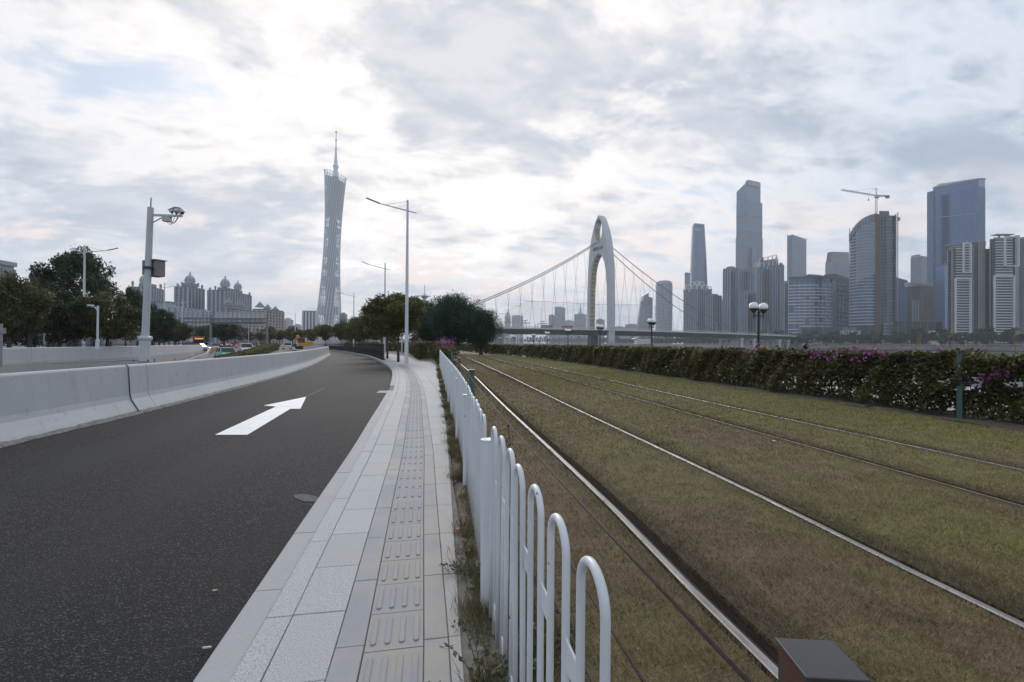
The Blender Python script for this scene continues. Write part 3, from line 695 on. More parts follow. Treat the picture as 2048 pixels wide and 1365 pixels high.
for px, d, rz, lab in defs:
    p = B(px, d); place(lp, (p.x, p.y, 0), rz, 1, lab, 'street lamps of the near road')
defs = [(167,47,.25,'street lamp behind the dark tree at left with its arm to the right'),
        (328,77,.4,'thin street lamp between the camera pole and the domed towers'),
        (364,104,.5,'thin street lamp standing in front of the middle domed tower'),
        (497,150,.5,'small street lamp seen under the gantry between its posts'),
        (518,160,.5,'small street lamp seen right beside the right gantry post')]
for px, d, rz, lab in defs:
    p = B(px, d); s = 1.0 if d < 140 else .72
    place(lp, (p.x, p.y, -.2 if d > 95 else 0), rz+math.pi, s, lab, 'street lamps of the far carriageway')

# ------------------------------------------------------------------ small camera post and odd pole at left
p = B(195, 30); sp_ = thing('camera_post', (p.x, p.y, .9), 'short white post with a small camera arm on the far parapet before the trees', 'camera pole')
hT2 = ZT(195, 612, 30)-.9; hm = ZT(195, 682, 30)-.9
mb = MB(); mb.lathe([(0,0),(.13,0),(.13,.02),(.1,.02),(.1,hm),(.12,hm+.02),(.06,hm+.08),(.05,hT2),(0,hT2)], seg=10); mb.build('pole', POLEW, sp_)
mb = MB(); mb.bar((0,0,hT2-.1), (-.42,0,hT2-.08), .04); mb.build('arm', POLEW, sp_)
mb = MB(); mb.bar((0,0,hT2-.3), (-.2,0,hT2-.1), .02); mb.build('brace', POLEW, sp_)
for q in (-.36, -.5): mb = MB(); mb.box((q,0,hT2+.02),(.2,.12,.1), .3); mb.build('camera', POLEW, sp_)
p = B(2, 24); s2 = thing('utility_post', (p.x, p.y, 0), 'thin grey post with a box at the left edge before the trees', 'post')
mb = MB(); mb.lathe([(0,0),(.07,0),(.06,ZT(2,648,24)),(0,ZT(2,648,24))], seg=8); mb.build('pole', GREYM, s2)
mb = MB(); mb.box((0,0,ZT(2,662,24)),(.3,.2,.3)); mb.build('box', GREYM, s2)

# ------------------------------------------------------------------ black ornamental railings
def railing(name, path, label, h=1.15, step=1.5, pick=.125, z0=0.0, feet=True, group=None):
    L_ = [0]
    for a, b in zip(path[:-1], path[1:]): L_.append(L_[-1]+(Vector(b)-Vector(a)).length)
    def at(s):
        x = np.interp(s, L_, [p[0] for p in path]); y = np.interp(s, L_, [p[1] for p in path]); return Vector((float(x), float(y), z0))
    n = int(L_[-1]/step); r = thing(name, at(0), label, 'railing', group)
    P = [at(i*step) for i in range(n+1)]
    mb = MB(); mb.box((0,0,h/2),(.09,.09,h)); mb.box((0,0,h+.02),(.12,.12,.04)); mb.lathe([(0,0),(.055,.02),(.05,.09),(0,.17)], (0,0,h+.04), 6)
    if feet: mb.box((0,0,.04),(.26,.26,.08)); mb.box((0,0,.12),(.16,.16,.1))
    pm = mb.build('railing_post', BLACKM, r)
    mb = MB(); L2 = step-.10
    for z in (h*.16, h*.70, h*.86): mb.box((0, 0, z), (L2, .04, .045))
    k = int(L2/pick)
    for i in range(k): mb.box((-L2/2+L2*(i+.5)/k, 0, h*.43), (.045, .022, h*.54))
    mb.box((0,0,h*.43),(L2*.98,.008,h*.50)) if feet else None
    for i in range(4): mb.lathe([(0,0),(.03,.02),(.02,.06),(0,.12)], (-L2/2+L2*(i+.5)/4,0,h*.88), 5)
    pn = mb.build('railing_panel', BLACKM, r)
    for i in range(n+1):
        o = pm.copy(); col.objects.link(o); o.location = P[i]-P[0]; o.parent = r
        if i < n:
            d = P[i+1]-P[i]; o = pn.copy(); col.objects.link(o); o.location = (P[i]+P[i+1])/2-P[0]; o.rotation_euler = (0,0,math.atan2(d.y, d.x)); o.parent = r
    bpy.data.objects.remove(pm); bpy.data.objects.remove(pn)
railing('street_railing', [(KX(y)+.34, y) for y in ys(38.7, 100, 50)], 'black ornamental railing with feet lining the kerb of the bend')
railing('street_railing', [(WX(y)-.85, y) for y in ys(0, 92, 50)], 'black railing showing just above the grey parapet under the left trees', h=1.25, step=2.4, pick=.3, feet=False)
railing('street_railing', [(-16-a*1.0, 128+a*.9) for a in range(0, 60, 4)], 'distant black railing around the junction behind the excavator', h=1.1, step=2.2, pick=.3, feet=False)

# ------------------------------------------------------------------ globe lamps on the promenade
GLOBE = MT('opal_globe', .25); GLOBE.color((.82,.83,.85)); GLOBE.b.inputs['Subsurface Weight'].default_value = .0; GLOBE = GLOBE.m
ORANGE = simple('orange_band', (.75,.30,.03), .5)
def globe_proto():
    r = thing('globe_lamp', (0,0,0), 'lamp', 'lamp post')
    mb = MB(); mb.lathe([(0,0),(.17,0),(.17,.08),(.11,.14),(.09,.5),(.055,.6),(.05,3.0),(.065,3.02),(.065,3.1),(.03,3.15),(.045,3.2),(0,3.32)], seg=10); mb.build('pole', BLACKM, r)
    mb = MB(); mb.lathe([(0,1.12),(.057,1.12),(.057,1.42),(0,1.42)], seg=10); mb.build('orange_band', ORANGE, r)
    for s_ in (-1, 1):
        mb = MB(); mb.tube([(0,0,2.93),(s_*.30,0,2.93),(s_*.36,0,2.98),(s_*.37,0,3.05)], .022, 6)
        mb.tube([(s_*.1,0,2.93),(s_*.2,0,2.83),(s_*.33,0,2.93)], .012, 5); mb.lathe([(0,0),(.03,.02),(.02,.3),(0,.3)], (s_*.37,0,2.78), 6); ar = mb.build('bracket_arm', BLACKM, r)
        mb = MB(); mb.lathe([(0,3.02),(.05,3.03),(.10,3.10),(.19,3.2),(.24,3.22),(.24,3.235),(0,3.235)], (s_*.37,0,0), 16); mb.build('globe_cup', BLACKM, ar)
        mb = MB(); n = 10; R = .205; prof = [(R*math.cos(a), 3.28+.17*0+R*math.sin(a)+.06) for a in [math.radians(-33+ (123)*k/n) for k in range(n+1)]]
        prof[-1] = (0, prof[-1][1]); mb.lathe([(0, prof[0][1])]+prof, (s_*.37,0,0), 20); mb.build('globe', GLOBE, ar, smooth=True)
    return r
gpz = globe_proto()
GL = [(1517,21.4,'largest twin-globe lamp post behind the hedge in front of the glass towers'),(1303.5,35,'second largest twin-globe lamp post, right of the bridge arch'),
 (1200,46,'twin-globe lamp post in front of the foot of the bridge arch'),(1136,60,'twin-globe lamp post just left of the bridge arch'),(1095,75,'twin-globe lamp post under the two buses on the bridge'),
 (1067,92,'small twin-globe lamp post, sixth from the right'),(1028,112,'small twin-globe lamp post, seventh from the right'),(1014,130,'small twin-globe lamp post, eighth from the right'),
 (1001,150,'tiny twin-globe lamp post, third from the big dark tree'),(985,172,'tiny twin-globe lamp post, second from the big dark tree'),(968,195,'tiny twin-globe lamp post nearest the big dark tree')]
for px, d, lab in GL:
    p = B(px, d); place(gpz, (p.x, p.y, -.12), math.atan2(sR.y, sR.x)+ (.5 if d < 30 else .9), 1, lab, 'twin-globe lamp posts on the promenade')

# ------------------------------------------------------------------ posts of the hedge fence
for px, d, w, lab in [(1921, None, .085,'nearest green hedge post, at the right with blossoms round it'),(1545,None,.055,'green hedge post standing left of the magenta blossoms'),(1366,None,.05,'green hedge post in the middle of the brownish hedge'),
  (1258,None,.05,'green hedge post left of the middle, before the second globe lamp'),(1187,None,.06,'thin green hedge post below the bridge arch'),(1141,None,.06,'thin green hedge post left of the bridge arch'),(1063,None,.06,'faint green hedge post near the far bend of the hedge')]:
    d_ = 3.0
    for k in range(400):
        d_ = 3+k*.25; q = B(px, d_)
        if q.x >= HX(q.y)-.02: break
    o = thing('fence_post', (q.x, q.y, 0), lab, 'post', 'green hedge posts')
    mb = MB(); mb.box((0,0,.6),(w,w,1.3), .2); mb.build('shaft', GREENH, o)
    mb = MB(); mb.box((0,0,1.255),(w+.02,w+.02,.012), .2); mb.build('cap', GREENH, o)
# ------------------------------------------------------------------ foliage
def leafmat(name, c1, c2, c3=None, trans=.25, rough=.55):
    t = MT(name, rough); at = t.n('ShaderNodeAttribute', attribute_name='vary').outputs['Fac']
    c = t.mix(at, c1, c2)
    if c3: c = t.mix(t.ramp(at, .90, .99), c, c3)
    t.color(c); t.b.inputs['Specular IOR Level'].default_value = .35
    tr = t.n('ShaderNodeBsdfTranslucent'); t.l(c, tr.inputs[0]); mx = t.n('ShaderNodeMixShader'); mx.inputs[0].default_value = trans
    t.l(t.b.outputs[0], mx.inputs[1]); t.l(tr.outputs[0], mx.inputs[2]); t.l(mx.outputs[0], t.out.inputs[0]); return t.m
LEAF_DARK = leafmat('dark_leaves', (.014,.030,.015), (.080,.115,.045))
LEAF_BANYAN = leafmat('banyan_leaves', (.012,.034,.022), (.050,.095,.048))
LEAF_OLIVE = leafmat('olive_leaves', (.040,.046,.014), (.205,.190,.055), (.17,.14,.04))
LEAF_MID = leafmat('mid_leaves', (.022,.036,.012), (.135,.145,.042), (.11,.11,.03))
LEAF_FAR = leafmat('far_bank_leaves', (.014,.028,.018), (.040,.062,.035))
LEAF_HEDGE = leafmat('hedge_leaves', (.026,.038,.014), (.155,.150,.050), (.16,.12,.035))
LEAF_BROWN = leafmat('hedge_brown_leaves', (.09,.068,.032), (.25,.195,.085))
LEAF_MED = leafmat('median_leaves', (.06,.065,.012), (.13,.135,.028))
MAG = leafmat('magenta_bracts', (.22,.03,.20), (.46,.10,.42), None, .35)
YEL = leafmat('yellow_leaves', (.22,.19,.03), (.40,.33,.06), None, .35)
t = MT('bark', .9); t.color(t.mix(t.ramp(t.noise(6, 6, .7, which='Object', stretch=(1,1,.25)), .3, .7), (.035,.028,.022), (.12,.10,.085))); BARK = t.m
def leaves(centers, size, jit=.35, up=.3, aspect=.55):
    # one pointed leaf (kite) at every centre, with its own tilt
    n = len(centers); d = RS.normal(size=(n, 3)); d /= np.linalg.norm(d, axis=1)[:, None]
    nn = RS.normal(size=(n, 3)); nn[:, 2] = np.abs(nn[:, 2])+up; nn /= np.linalg.norm(nn, axis=1)[:, None]
    u = np.cross(nn, d); u /= np.linalg.norm(u, axis=1)[:, None]; w = np.cross(nn, u)
    s = (size*(1-jit+2*jit*RS.rand(n)))[:, None]
    P = np.stack([centers-u*s*.5, centers-w*s*aspect*.5+u*s*.05, centers+u*s*.5, centers+w*s*aspect*.5+u*s*.05], axis=1)
    return P.reshape(-1, 3)
def crown_pts(n, clumps, flat=.7):
    # clumps: (centre, radius); leaves gather on the outer upper shells of the clumps
    w = np.array([r**2 for c, r in clumps]); w = w/w.sum(); k = RS.choice(len(clumps), n, p=w)
    C_ = np.array([c for c, r in clumps])[k]; R_ = np.array([r for c, r in clumps])[k]
    d = RS.normal(size=(n, 3)); d /= np.linalg.norm(d, axis=1)[:, None]
    rr = R_*(.45+.60*RS.rand(n)**.6)*(1+.18*RS.normal(size=n))
    d[:, 2] *= flat
    tone = RS.rand(len(clumps))[k]
    return C_+d*rr[:, None], np.clip(.45*tone+.55*RS.rand(n)**1.3, 0, 1)
def tree_proto(name, label, cat, h, rx, trunk_h, nclump, nleaf, lsize, mat, seed, style='round', tr=.16, group=None, crown_lo=None):
    rr = random.Random(seed); r = thing(name, (0,0,0), label, cat, group)
    lo = crown_lo if crown_lo is not None else trunk_h; cz = (lo+h)/2; rz_ = (h-lo)/2; cl = []
    for i in range(nclump):
        while True:
            x, y, z = rr.uniform(-1,1), rr.uniform(-1,1), rr.uniform(-1,1); q = x*x+y*y+z*z
            if .12 < q < 1: break
        q = math.sqrt(q); k = (.62+.38*rr.random())/q if q > .3 else 1
        x, y, z = x*k, y*k, z*k
        if style == 'spread': z = abs(z)*1.25-.42; wdt = rx*(1 if z > -.1 else .82)
        elif style == 'tall': wdt = rx*(1.0-.25*max(0, z)); z *= 1.02
        else: wdt = rx
        wdt *= 1+.16*math.sin(3*math.atan2(y,x)+seed*1.7)+.10*math.sin(5*math.atan2(y,x)+seed); z *= 1+.10*math.sin(2*math.atan2(y,x)+seed*2.1)
        rad = rr.uniform(.13, .30)*rx if style != 'tall' else rr.uniform(.10,.24)*rx
        cl.append(((x*wdt*.86, y*wdt*.86, cz+z*rz_*.88), rad))
    P, tone = crown_pts(nleaf, cl)
    P[:, 2] = np.maximum(P[:, 2], lo*.80)
    npmesh('crown', leaves(P, lsize), 4, mat, r, attr=tone)
    mb = MB(); bend = rr.uniform(-.12,.12)
    th = lo+(h-lo)*.25; mb.tube([(0,0,-.2),(bend*.3,.02,th*.5),(bend,.05,th)], [tr*1.15,tr*.85,tr*.62], 8)
    mb.build('trunk', BARK, r, smooth=True)
    mb = MB()
    for c, rad in sorted(cl, key=lambda q: q[0][2])[::max(1, nclump//12)]:
        st = Vector((bend, .05, th*rr.uniform(.8,1.0))); e_ = Vector(c); md = (st+e_)/2+Vector((0,0,-.1*rx*rr.random())); mb.tube([st, md, e_], [tr*.42,tr*.28,tr*.10], 5, cap=False)
    mb.build('limbs', BARK, r, smooth=True, kind='stuff')
    return r
T_dark = tree_proto('leafy_tree', 't', 'tree', 5.6, 2.7, 1.1, 74, 19000, .20, LEAF_MID, 1, 'round')
T_mid = tree_proto('leafy_tree', 't', 'tree', 5.4, 2.6, 1.0, 68, 18000, .20, LEAF_DARK, 2, 'round')
T_tall = tree_proto('tall_tree', 't', 'tree', 12.6, 6.0, 2.6, 110, 30000, .34, LEAF_DARK, 3, 'tall', .3)
T_ol = tree_proto('street_tree', 't', 'tree', 6.1, 2.6, 2.2, 66, 15000, .20, LEAF_OLIVE, 4, 'round', .11)
T_ol2 = tree_proto('street_tree', 't', 'tree', 5.0, 2.2, 2.0, 46, 7000, .24, LEAF_OLIVE, 5, 'round', .10)
T_ban = tree_proto('banyan_tree', 't', 'tree', 9.6, 7.4, 1.6, 190, 52000, .28, LEAF_BANYAN, 6, 'round', .7)
T_bg = tree_proto('background_tree', 't', 'tree', 9, 5.0, 2.0, 46, 4500, .55, LEAF_FAR, 8, 'round', .25)
def tplace(proto, px, dep, ytop, halfw, label, group, rz=0, z0=0.0):
    H_ = {T_dark.name:5.6, T_mid.name:5.4, T_tall.name:12.6, T_ol.name:6.1, T_ol2.name:5.0, T_ban.name:9.6, T_bg.name:9.0}[proto.name]
    W_ = {T_dark.name:2.7, T_mid.name:2.6, T_tall.name:6.0, T_ol.name:2.6, T_ol2.name:2.2, T_ban.name:7.4, T_bg.name:5.0}[proto.name]
    p = B(px, dep); sz = (ZT(px, ytop, dep)-z0)/H_; off = math.sqrt(1+((px-1024)/FPX)**2)
    sx = (halfw*dep/FPX)/W_/off
    return place(proto, (p.x, p.y, z0), rz, (sx, sx, sz), label, group)
gl = 'dark trees behind the far parapet'
for a in [(T_dark, 18, 33, 548, 85, 'dark rounded tree cut by the left picture edge'),
          (T_mid, 118, 38, 580, 82, 'dark rounded tree, second from the left edge, in front of the tall tree'),
          (T_dark, 214, 40, 588, 78, 'olive-green rounded tree directly left of the camera pole'),
          (T_tall, 150, 56, 492, 105, 'tallest dark tree at left with ragged leafy branch tips'),
          (T_mid, 262, 62, 575, 38, 'narrow dark tree right behind the camera pole'),
          (T_mid, 318, 66, 618, 42, 'dark street tree just right of the camera pole'),
          (T_dark, 352, 76, 640, 34, 'rounded street tree above the bus at left'),
          (T_mid, 448, 130, 640, 42, 'dark tree standing under the sign gantry'),
          (T_mid, 413, 150, 652, 26, 'small dark tree behind the left gantry post'),
          (T_dark, 60, 52, 560, 80, 'dark tree behind the first row beneath the white building'),
          (T_dark, -40, 36, 560, 70, 'dark tree mostly outside the left edge'),
          (T_mid, 285, 90, 600, 36, 'dark tree between the camera pole and the low white building')]:
    tplace(*a[:5], label=a[5], group=gl, rz=random.uniform(0,6), z0=0.0)
gl2 = 'street trees along the bend behind the black railing'
for px, d, yt, hw_, lab, pr_ in [(797,34,580,63,'largest olive street tree, its trunk by the tall lamp pole',T_ol),(775,41,600,52,'olive street tree second nearest, behind the largest one',T_ol),
        (752,50,622,34,'olive street tree left of the second lamp pole',T_ol),(728,60,632,27,'olive street tree midway along the black railing',T_ol2),(704,70,640,22,'olive street tree before the third lamp pole',T_ol2),
        (682,82,645,19,'small olive street tree right of the lattice tower foot',T_ol2),(651,92,647,22,'round brownish street tree in front of the lattice tower foot',T_ol),
        (622,112,658,17,'small street tree above the digger',T_ol2),(600,124,660,16,'small street tree right of the white car',T_ol2),(580,136,661,15,'small street tree above the white car',T_ol2),
        (560,146,660,14,'small street tree between the gantry post and the white car',T_ol2),(541,150,658,14,'small street tree next to the right gantry post',T_ol2),
        (521,160,663,14,'small street tree left of the right gantry post',T_ol2),(500,170,664,14,'small street tree beneath the big sign panel',T_ol2),(480,180,664,14,'smallest street tree beneath the sign panel',T_ol2)]:
    tplace(pr_, px, d, yt, hw_, lab, gl2, random.uniform(0,6), -.1)
tplace(T_ban, 908, 60, 588, 58, 'big dark evergreen tree with a broad spreading crown beside the bridge', 'big evergreens', 1.0)
tplace(T_ban, 962, 57, 618, 38, 'dark evergreen tree at the right shoulder of the big spreading one', 'big evergreens', 4.2)
tplace(T_ban, 862, 64, 604, 36, 'dark evergreen tree left of the big spreading one', 'big evergreens', 2.5)
tplace(T_ban, 715, 130, 635, 40, 'dark evergreen mass behind the street trees right of the lattice tower', 'big evergreens', 4.0)
for px, d, yt, hw_, lab in [(-30,80,600,90,'background tree at the left edge behind the first row'),(60,85,610,85,'background tree behind the second row at left'),(170,80,615,80,'background tree behind the outbuilding'),(255,95,620,60,'background tree behind the narrow dark tree'),(470,240,650,34,'hazy background tree behind the gantry'),(540,260,655,30,'hazy background tree left of the white car'),(585,280,655,28,'hazy background tree in front of the striped building'),
        (640,260,652,24,'hazy background tree at the left foot of the lattice tower'),(395,200,655,40,'hazy background tree behind the bus'),(690,240,650,22,'hazy background tree right of the lattice tower foot'),
        (780,170,665,34,'background tree behind the olive trees'),(835,160,665,24,'background tree under the dark evergreen'),(300,140,640,60,'background tree behind the camera pole at left'),
        (880,150,668,30,'background tree under the big evergreen, left side'),(945,170,671,24,'background tree under the big evergreen, right side')]:
    tplace(T_bg, px, d, yt, hw_, lab, 'background trees', random.uniform(0,6), -3.0 if px < 300 else 0)

# ------------------------------------------------------------------ trees on the far bank
bank = [(2600,300),(2300,375),(2000,440),(1620,535),(1450,700),(1300,1050),(1200,1250),(1050,1400),(960,1500),(880,1700)]
BK = [B(px, d) for px, d in bank]
def bank_at(s):      # s in 0..1 along the bank
    L_ = [0]
    for a, b in zip(BK[:-1], BK[1:]): L_.append(L_[-1]+(b-a).length)
    q = s*L_[-1]; return Vector((float(np.interp(q, L_, [p.x for p in BK])), float(np.interp(q, L_, [p.y for p in BK])), 0))
FLZ = 2.6
mb = MB(); far = [Vector((6000,-900,0))]
top = [(p.x, p.y, FLZ) for p in BK]; mb.quadstrip([(p.x,p.y,FLZ) for p in BK], [(7000,-1200+700*i,FLZ) for i in range(len(BK))]); fl = mb.build('far_shore', simple('far_shore_ground', (.16,.16,.15), .95, 0, .3, .02)); tag(fl, kind='structure')
# two-step embankment
def shift(p, k): d = Vector((-p.x, -p.y, 0)).normalized(); return (p.x+d.x*k, p.y+d.y*k)
mb = MB(); S1 = [shift(p, 0) for p in BK]; S2 = [shift(p, 5) for p in BK]; S3 = [shift(p, 5.5) for p in BK]
mb.quadstrip([(x,y,FLZ) for x,y in S1], [(x,y,FLZ-1.1) for x,y in S1]); mb.quadstrip([(x,y,FLZ-1.1) for x,y in S1], [(x,y,FLZ-1.1) for x,y in S2])
mb.quadstrip([(x,y,FLZ-1.1) for x,y in S2], [(x,y,-3.3) for x,y in S3]); em = mb.build('embankment', simple('embankment_stone', (.17,.165,.17), .9, 0, .3, .15)); tag(em, kind='structure')
mb = MB(); mb.quadstrip([(*shift(p,5.6),-1.9) for p in BK], [(*shift(p,5.6),-3.3) for p in BK]); mb.build('waterline', simple('wet_stone', (.045,.045,.05), .6), em)
ft = tree_proto('riverside_tree', 't', 'tree', 13.5, 8.0, 1.6, 40, 2600, 1.15, LEAF_FAR, 12, 'round', .35)
ft2 = tree_proto('riverside_tree', 't', 'tree', 12.5, 7.5, 1.6, 36, 2600, 1.15, LEAF_FAR, 13, 'spread', .35)
n = 175
for i in range(n):
    s = .0+1.0*(i/n)**1.15; p = bank_at(s); q = p.normalized(); k = 16+10*random.random()
    lab = 'one of the dark rounded riverside trees in the row lining the far bank'
    sc = random.uniform(.95,1.35)*(1.0 if s < .55 else 1.25)
    place(ft if i % 2 else ft2, (p.x+q.x*k, p.y+q.y*k, FLZ), random.uniform(0,6), sc, lab, 'riverside trees of the far bank')
# lamps and railing of the far promenade
fp_ = thing('riverside_lamp', (0,0,0), 'one of the tiny white twin lamps on the far riverside promenade', 'lamp', 'lamps on the far promenade')
mb = MB(); mb.tube([(0,0,0),(0,0,4.4)], .12, 6); mb.build('pole', POLEW, fp_)
mb = MB(); mb.bar((-1.0,0,4.3),(1.0,0,4.3),.12)
mb.build('arm', POLEW, fp_)
for s_ in (-1,1): mb = MB(); mb.lathe([(0,0),(.35,.1),(.35,.4),(0,.6)], (s_*1.0,0,4.3), 8); mb.build('lantern', GLOBE, fp_)
for i in range(46):
    p = bank_at(.04+.62*(i/46)**1.1); q = p.normalized(); place(fp_, (p.x+q.x*2, p.y+q.y*2, FLZ), math.atan2(sR.y, sR.x), 1)
mb = MB(); RB = [(p.x+p.normalized().x, p.y+p.normalized().y) for p in [bank_at(i/60) for i in range(60)]]
fr = thing('embankment_railing', (RB[0][0], RB[0][1], FLZ), 'thin pale and red railing running along the top of the far embankment', 'railing')
mb.quadstrip([(x,y,FLZ+.95) for x,y in RB], [(x,y,FLZ+1.2) for x,y in RB]); mb.build('top_rail', simple('pale_rail', (.5,.47,.45)), fr, world=True)
mb = MB()
for i in range(0, 59):
    for u in (.1,.55): x = RB[i][0]+(RB[i+1][0]-RB[i][0])*u; y_ = RB[i][1]+(RB[i+1][1]-RB[i][1])*u; x2 = RB[i][0]+(RB[i+1][0]-RB[i][0])*(u+.25); y2 = RB[i][1]+(RB[i+1][1]-RB[i][1])*(u+.25); mb.bar((x,y_,FLZ+.45),(x2,y2,FLZ+.45),.3,.9)
mb.build('rail_panels', simple('red_brown_panel', (.13,.05,.055)), fr, world=True, kind='stuff')

# ------------------------------------------------------------------ hedges
def hedge_leaves(n, y0, y1, Xf, depth, ztop, size, pw=1.0, hole=.0, z0=.08, front=.75):
    y = y0+(y1-y0)*RS.rand(n)**pw
    Yg = np.linspace(y0-1, y1+1, 90); xf = np.interp(y, Yg, [Xf(a) for a in Yg]); zt = np.interp(y, Yg, [ztop(a) for a in Yg])
    a = RS.rand(n)
    u = np.where(RS.rand(n) < front, RS.rand(n)**2*.5, RS.rand(n))         # most leaves near the front face
    z = z0+(zt-z0)*RS.rand(n)**.85
    topm = RS.rand(n) < .22; z = np.where(topm, zt+RS.normal(size=n)*.035, z); u = np.where(topm, RS.rand(n), u)
    bulge = .10*np.sin(y*1.7)+.06*np.sin(y*4.3+z*3)+.05*np.sin(z*7+y*9)
    x = xf+u*depth-bulge*.8-.06*np.sin(np.clip(z,0,1.4)*2.3)
    # openings where nothing grows
    keep = np.ones(n, bool)
    if hole:
        g = np.sin(y*6.1+1.3*np.sin(z*9))*np.sin(z*8.3+1.7*np.sin(y*5.2))+.35*np.sin(y*17+z*13)
        keep = ~((g > 1-hole) & (z < zt-.22) )
    P = np.c_[x, y, z][keep]; tone = np.clip(.35+.4*np.sin(P[:,1]*2.1+P[:,2]*5)*.5+.55*(RS.rand(len(P))-.3), 0, 1)
    return P, tone
zt = lambda y: 1.20+.035*math.sin(y*2.7)+.03*math.sin(y*7.1)+.02*math.sin(y*13)
hr = thing('flowering_hedge', (HX(10), 10, 0), 'long clipped hedge with magenta blossoms between the tram grass and the river promenade', 'hedge')
def hl(n, y0, y1, sz, hole, pw=1.0, mat=LEAF_HEDGE, nm='foliage'):
    P, t_ = hedge_leaves(n, y0, y1, HX, .75, zt, sz, pw, hole); P[:,0] -= hr.location.x; P[:,1] -= hr.location.y
    npmesh(nm, leaves(P, sz, aspect=.75), 4, mat, hr, kind='stuff', attr=t_)
hl(46000, 3.8, 11.5, .072, .52, 1.0); hl(24000, 11.5, 22, .095, .25); hl(15000, 22, 45, .15, .1); hl(12000, 45, 135, .26, 0)
P, t_ = hedge_leaves(30000, 10.5, 30, HX, .7, zt, .07, 1.0, .2); P[:,0] -= hr.location.x+.02; P[:,1] -= hr.location.y
npmesh('dry_foliage', leaves(P, .075), 4, LEAF_BROWN, hr, kind='stuff', attr=t_)
P, t_ = hedge_leaves(9000, 24, 60, HX, .7, zt, .12, 1.0, 0); P[:,0] -= hr.location.x+.02; P[:,1] -= hr.location.y
npmesh('dry_foliage', leaves(P, .13), 4, LEAF_BROWN, hr, kind='stuff', attr=t_)
def blossoms(spots, parent, size=.05, bf=lambda q: q):
    C_ = []
    for (x, y, z, n, s) in spots: C_.append(np.array([x,y,z])+RS.normal(size=(n,3))*np.array([s*.6,s,s*.55]))
    C_ = np.concatenate(C_); C_ -= np.array(parent.location); npmesh('blossoms', leaves(C_, size, aspect=.85), 4, MAG, parent, kind='stuff', attr=RS.rand(len(C_)))
sp_ = []
def on_hedge(px):
    for k in range(800):
        q = B(px, 2+k*.2)
        if q.x >= HX(q.y)+.05: return q
for px, py_, n, s in [(1655,712,55,.16),(1690,716,60,.16),(1715,708,60,.15),(1745,712,55,.15),(1765,712,40,.12),(1730,725,40,.12),(1615,716,35,.10),(1640,705,30,.08),(1520,700,30,.10),(1540,708,30,.1),(1505,704,14,.08),
                      (1835,722,30,.07),(1812,727,16,.05),(1868,733,22,.06),(1883,742,10,.04),(1955,722,14,.05),(1965,738,20,.06),(2005,747,38,.07),(2018,752,25,.05),(1942,735,18,.06),(1975,764,18,.06),(1905,785,16,.05),(1820,808,14,.04),(1925,752,12,.05),
                      (1580,706,10,.08),(1600,712,12,.1),(1565,716,8,.06),(2040,730,14,.06),(1885,700,10,.05),(1790,718,14,.07),(1967,824,6,.03),(1917,830,6,.03),(1985,745,12,.04)]:
    q = on_hedge(px); d = (q-CAM).dot(CF); z = ZT(px, py_, d); sp_.append((q.x-.07, q.y, z, int(n*.8)+6, s*1.25))
for k in range(260):
    y = random.uniform(6, 38); sp_.append((HX(y)+random.uniform(0,.5), y, zt(y)-random.uniform(0,.25), 3, .06))
for y, n in [(34,30),(36,40),(38,40),(39,30),(41,20),(47,30),(55,40),(60,30),(31,10),(75,60),(80,60)]: sp_.append((HX(y)+.1, y, zt(y)-.08, n, .45))
blossoms(sp_, hr, .06)
# shoots standing up out of the hedge
mbt = MB(); LC = []; 
for px, yt in [(1898,655),(1660,688),(1830,680),(1848,702),(1870,700),(1672,690),(2030,665),(2044,690),(1625,690),(1393,668),(1810,690),(1945,690),(1500,690),(1750,690),(1350,690),(1320,692)]:
    q = on_hedge(px); d = (q-CAM).dot(CF)+.25; q = B(px, d); zt_ = ZT(px, yt, d); z = zt(q.y)-.1; n = 7
    lx = random.uniform(-.18,.18); P = [Vector((q.x, q.y+lx*(k/n)**2, z+(zt_-z)*k/n)) for k in range(n+1)]; mbt.tube(P, [.006-.0006*k for k in range(n+1)], 4)
    for k in range(2, n+1):
        for j in range(4): LC.append(P[k]+Vector((random.uniform(-.03,.03), random.uniform(-.06,.06), random.uniform(-.03,.03))))
mbt.build('stems', BARK, hr, world=True, kind='stuff')
LC = np.array(LC)-np.array(hr.location); npmesh('young_leaves', leaves(LC, .05), 4, YEL, hr, kind='stuff', attr=RS.rand(len(LC)))
mbt = MB()
for k in range(160):
    y = random.uniform(4.5, 20); x = HX(y)+random.uniform(.1,.6); P = [Vector((x,y,-.02)), Vector((x+random.uniform(-.1,.1), y+random.uniform(-.15,.15), .45)), Vector((x+random.uniform(-.2,.2), y+random.uniform(-.3,.3), 1.0))]; mbt.tube(P, [.014,.010,.004], 5)
mbt.build('branches', BARK, hr, world=True, kind='stuff')
mb = MB(); yy = ys(3, 40, 130)
for a in range(4): mb.quadstrip([(HX(y)-.38+.38*a, y, .004+.05*math.sin(math.pi*(a/4))+.02*math.sin(y*3+a)) for y in yy], [(HX(y)+.38*a, y, .004+(.05*math.sin(math.pi*((a+1)/4)) if a < 3 else 0)+.02*math.sin(y*3+a+1)) for y in yy])
tag(mb.build('hedge_soil', simple('hedge_soil', (.075,.058,.045), .95, 0, .5, 9), smooth=True), kind='structure')
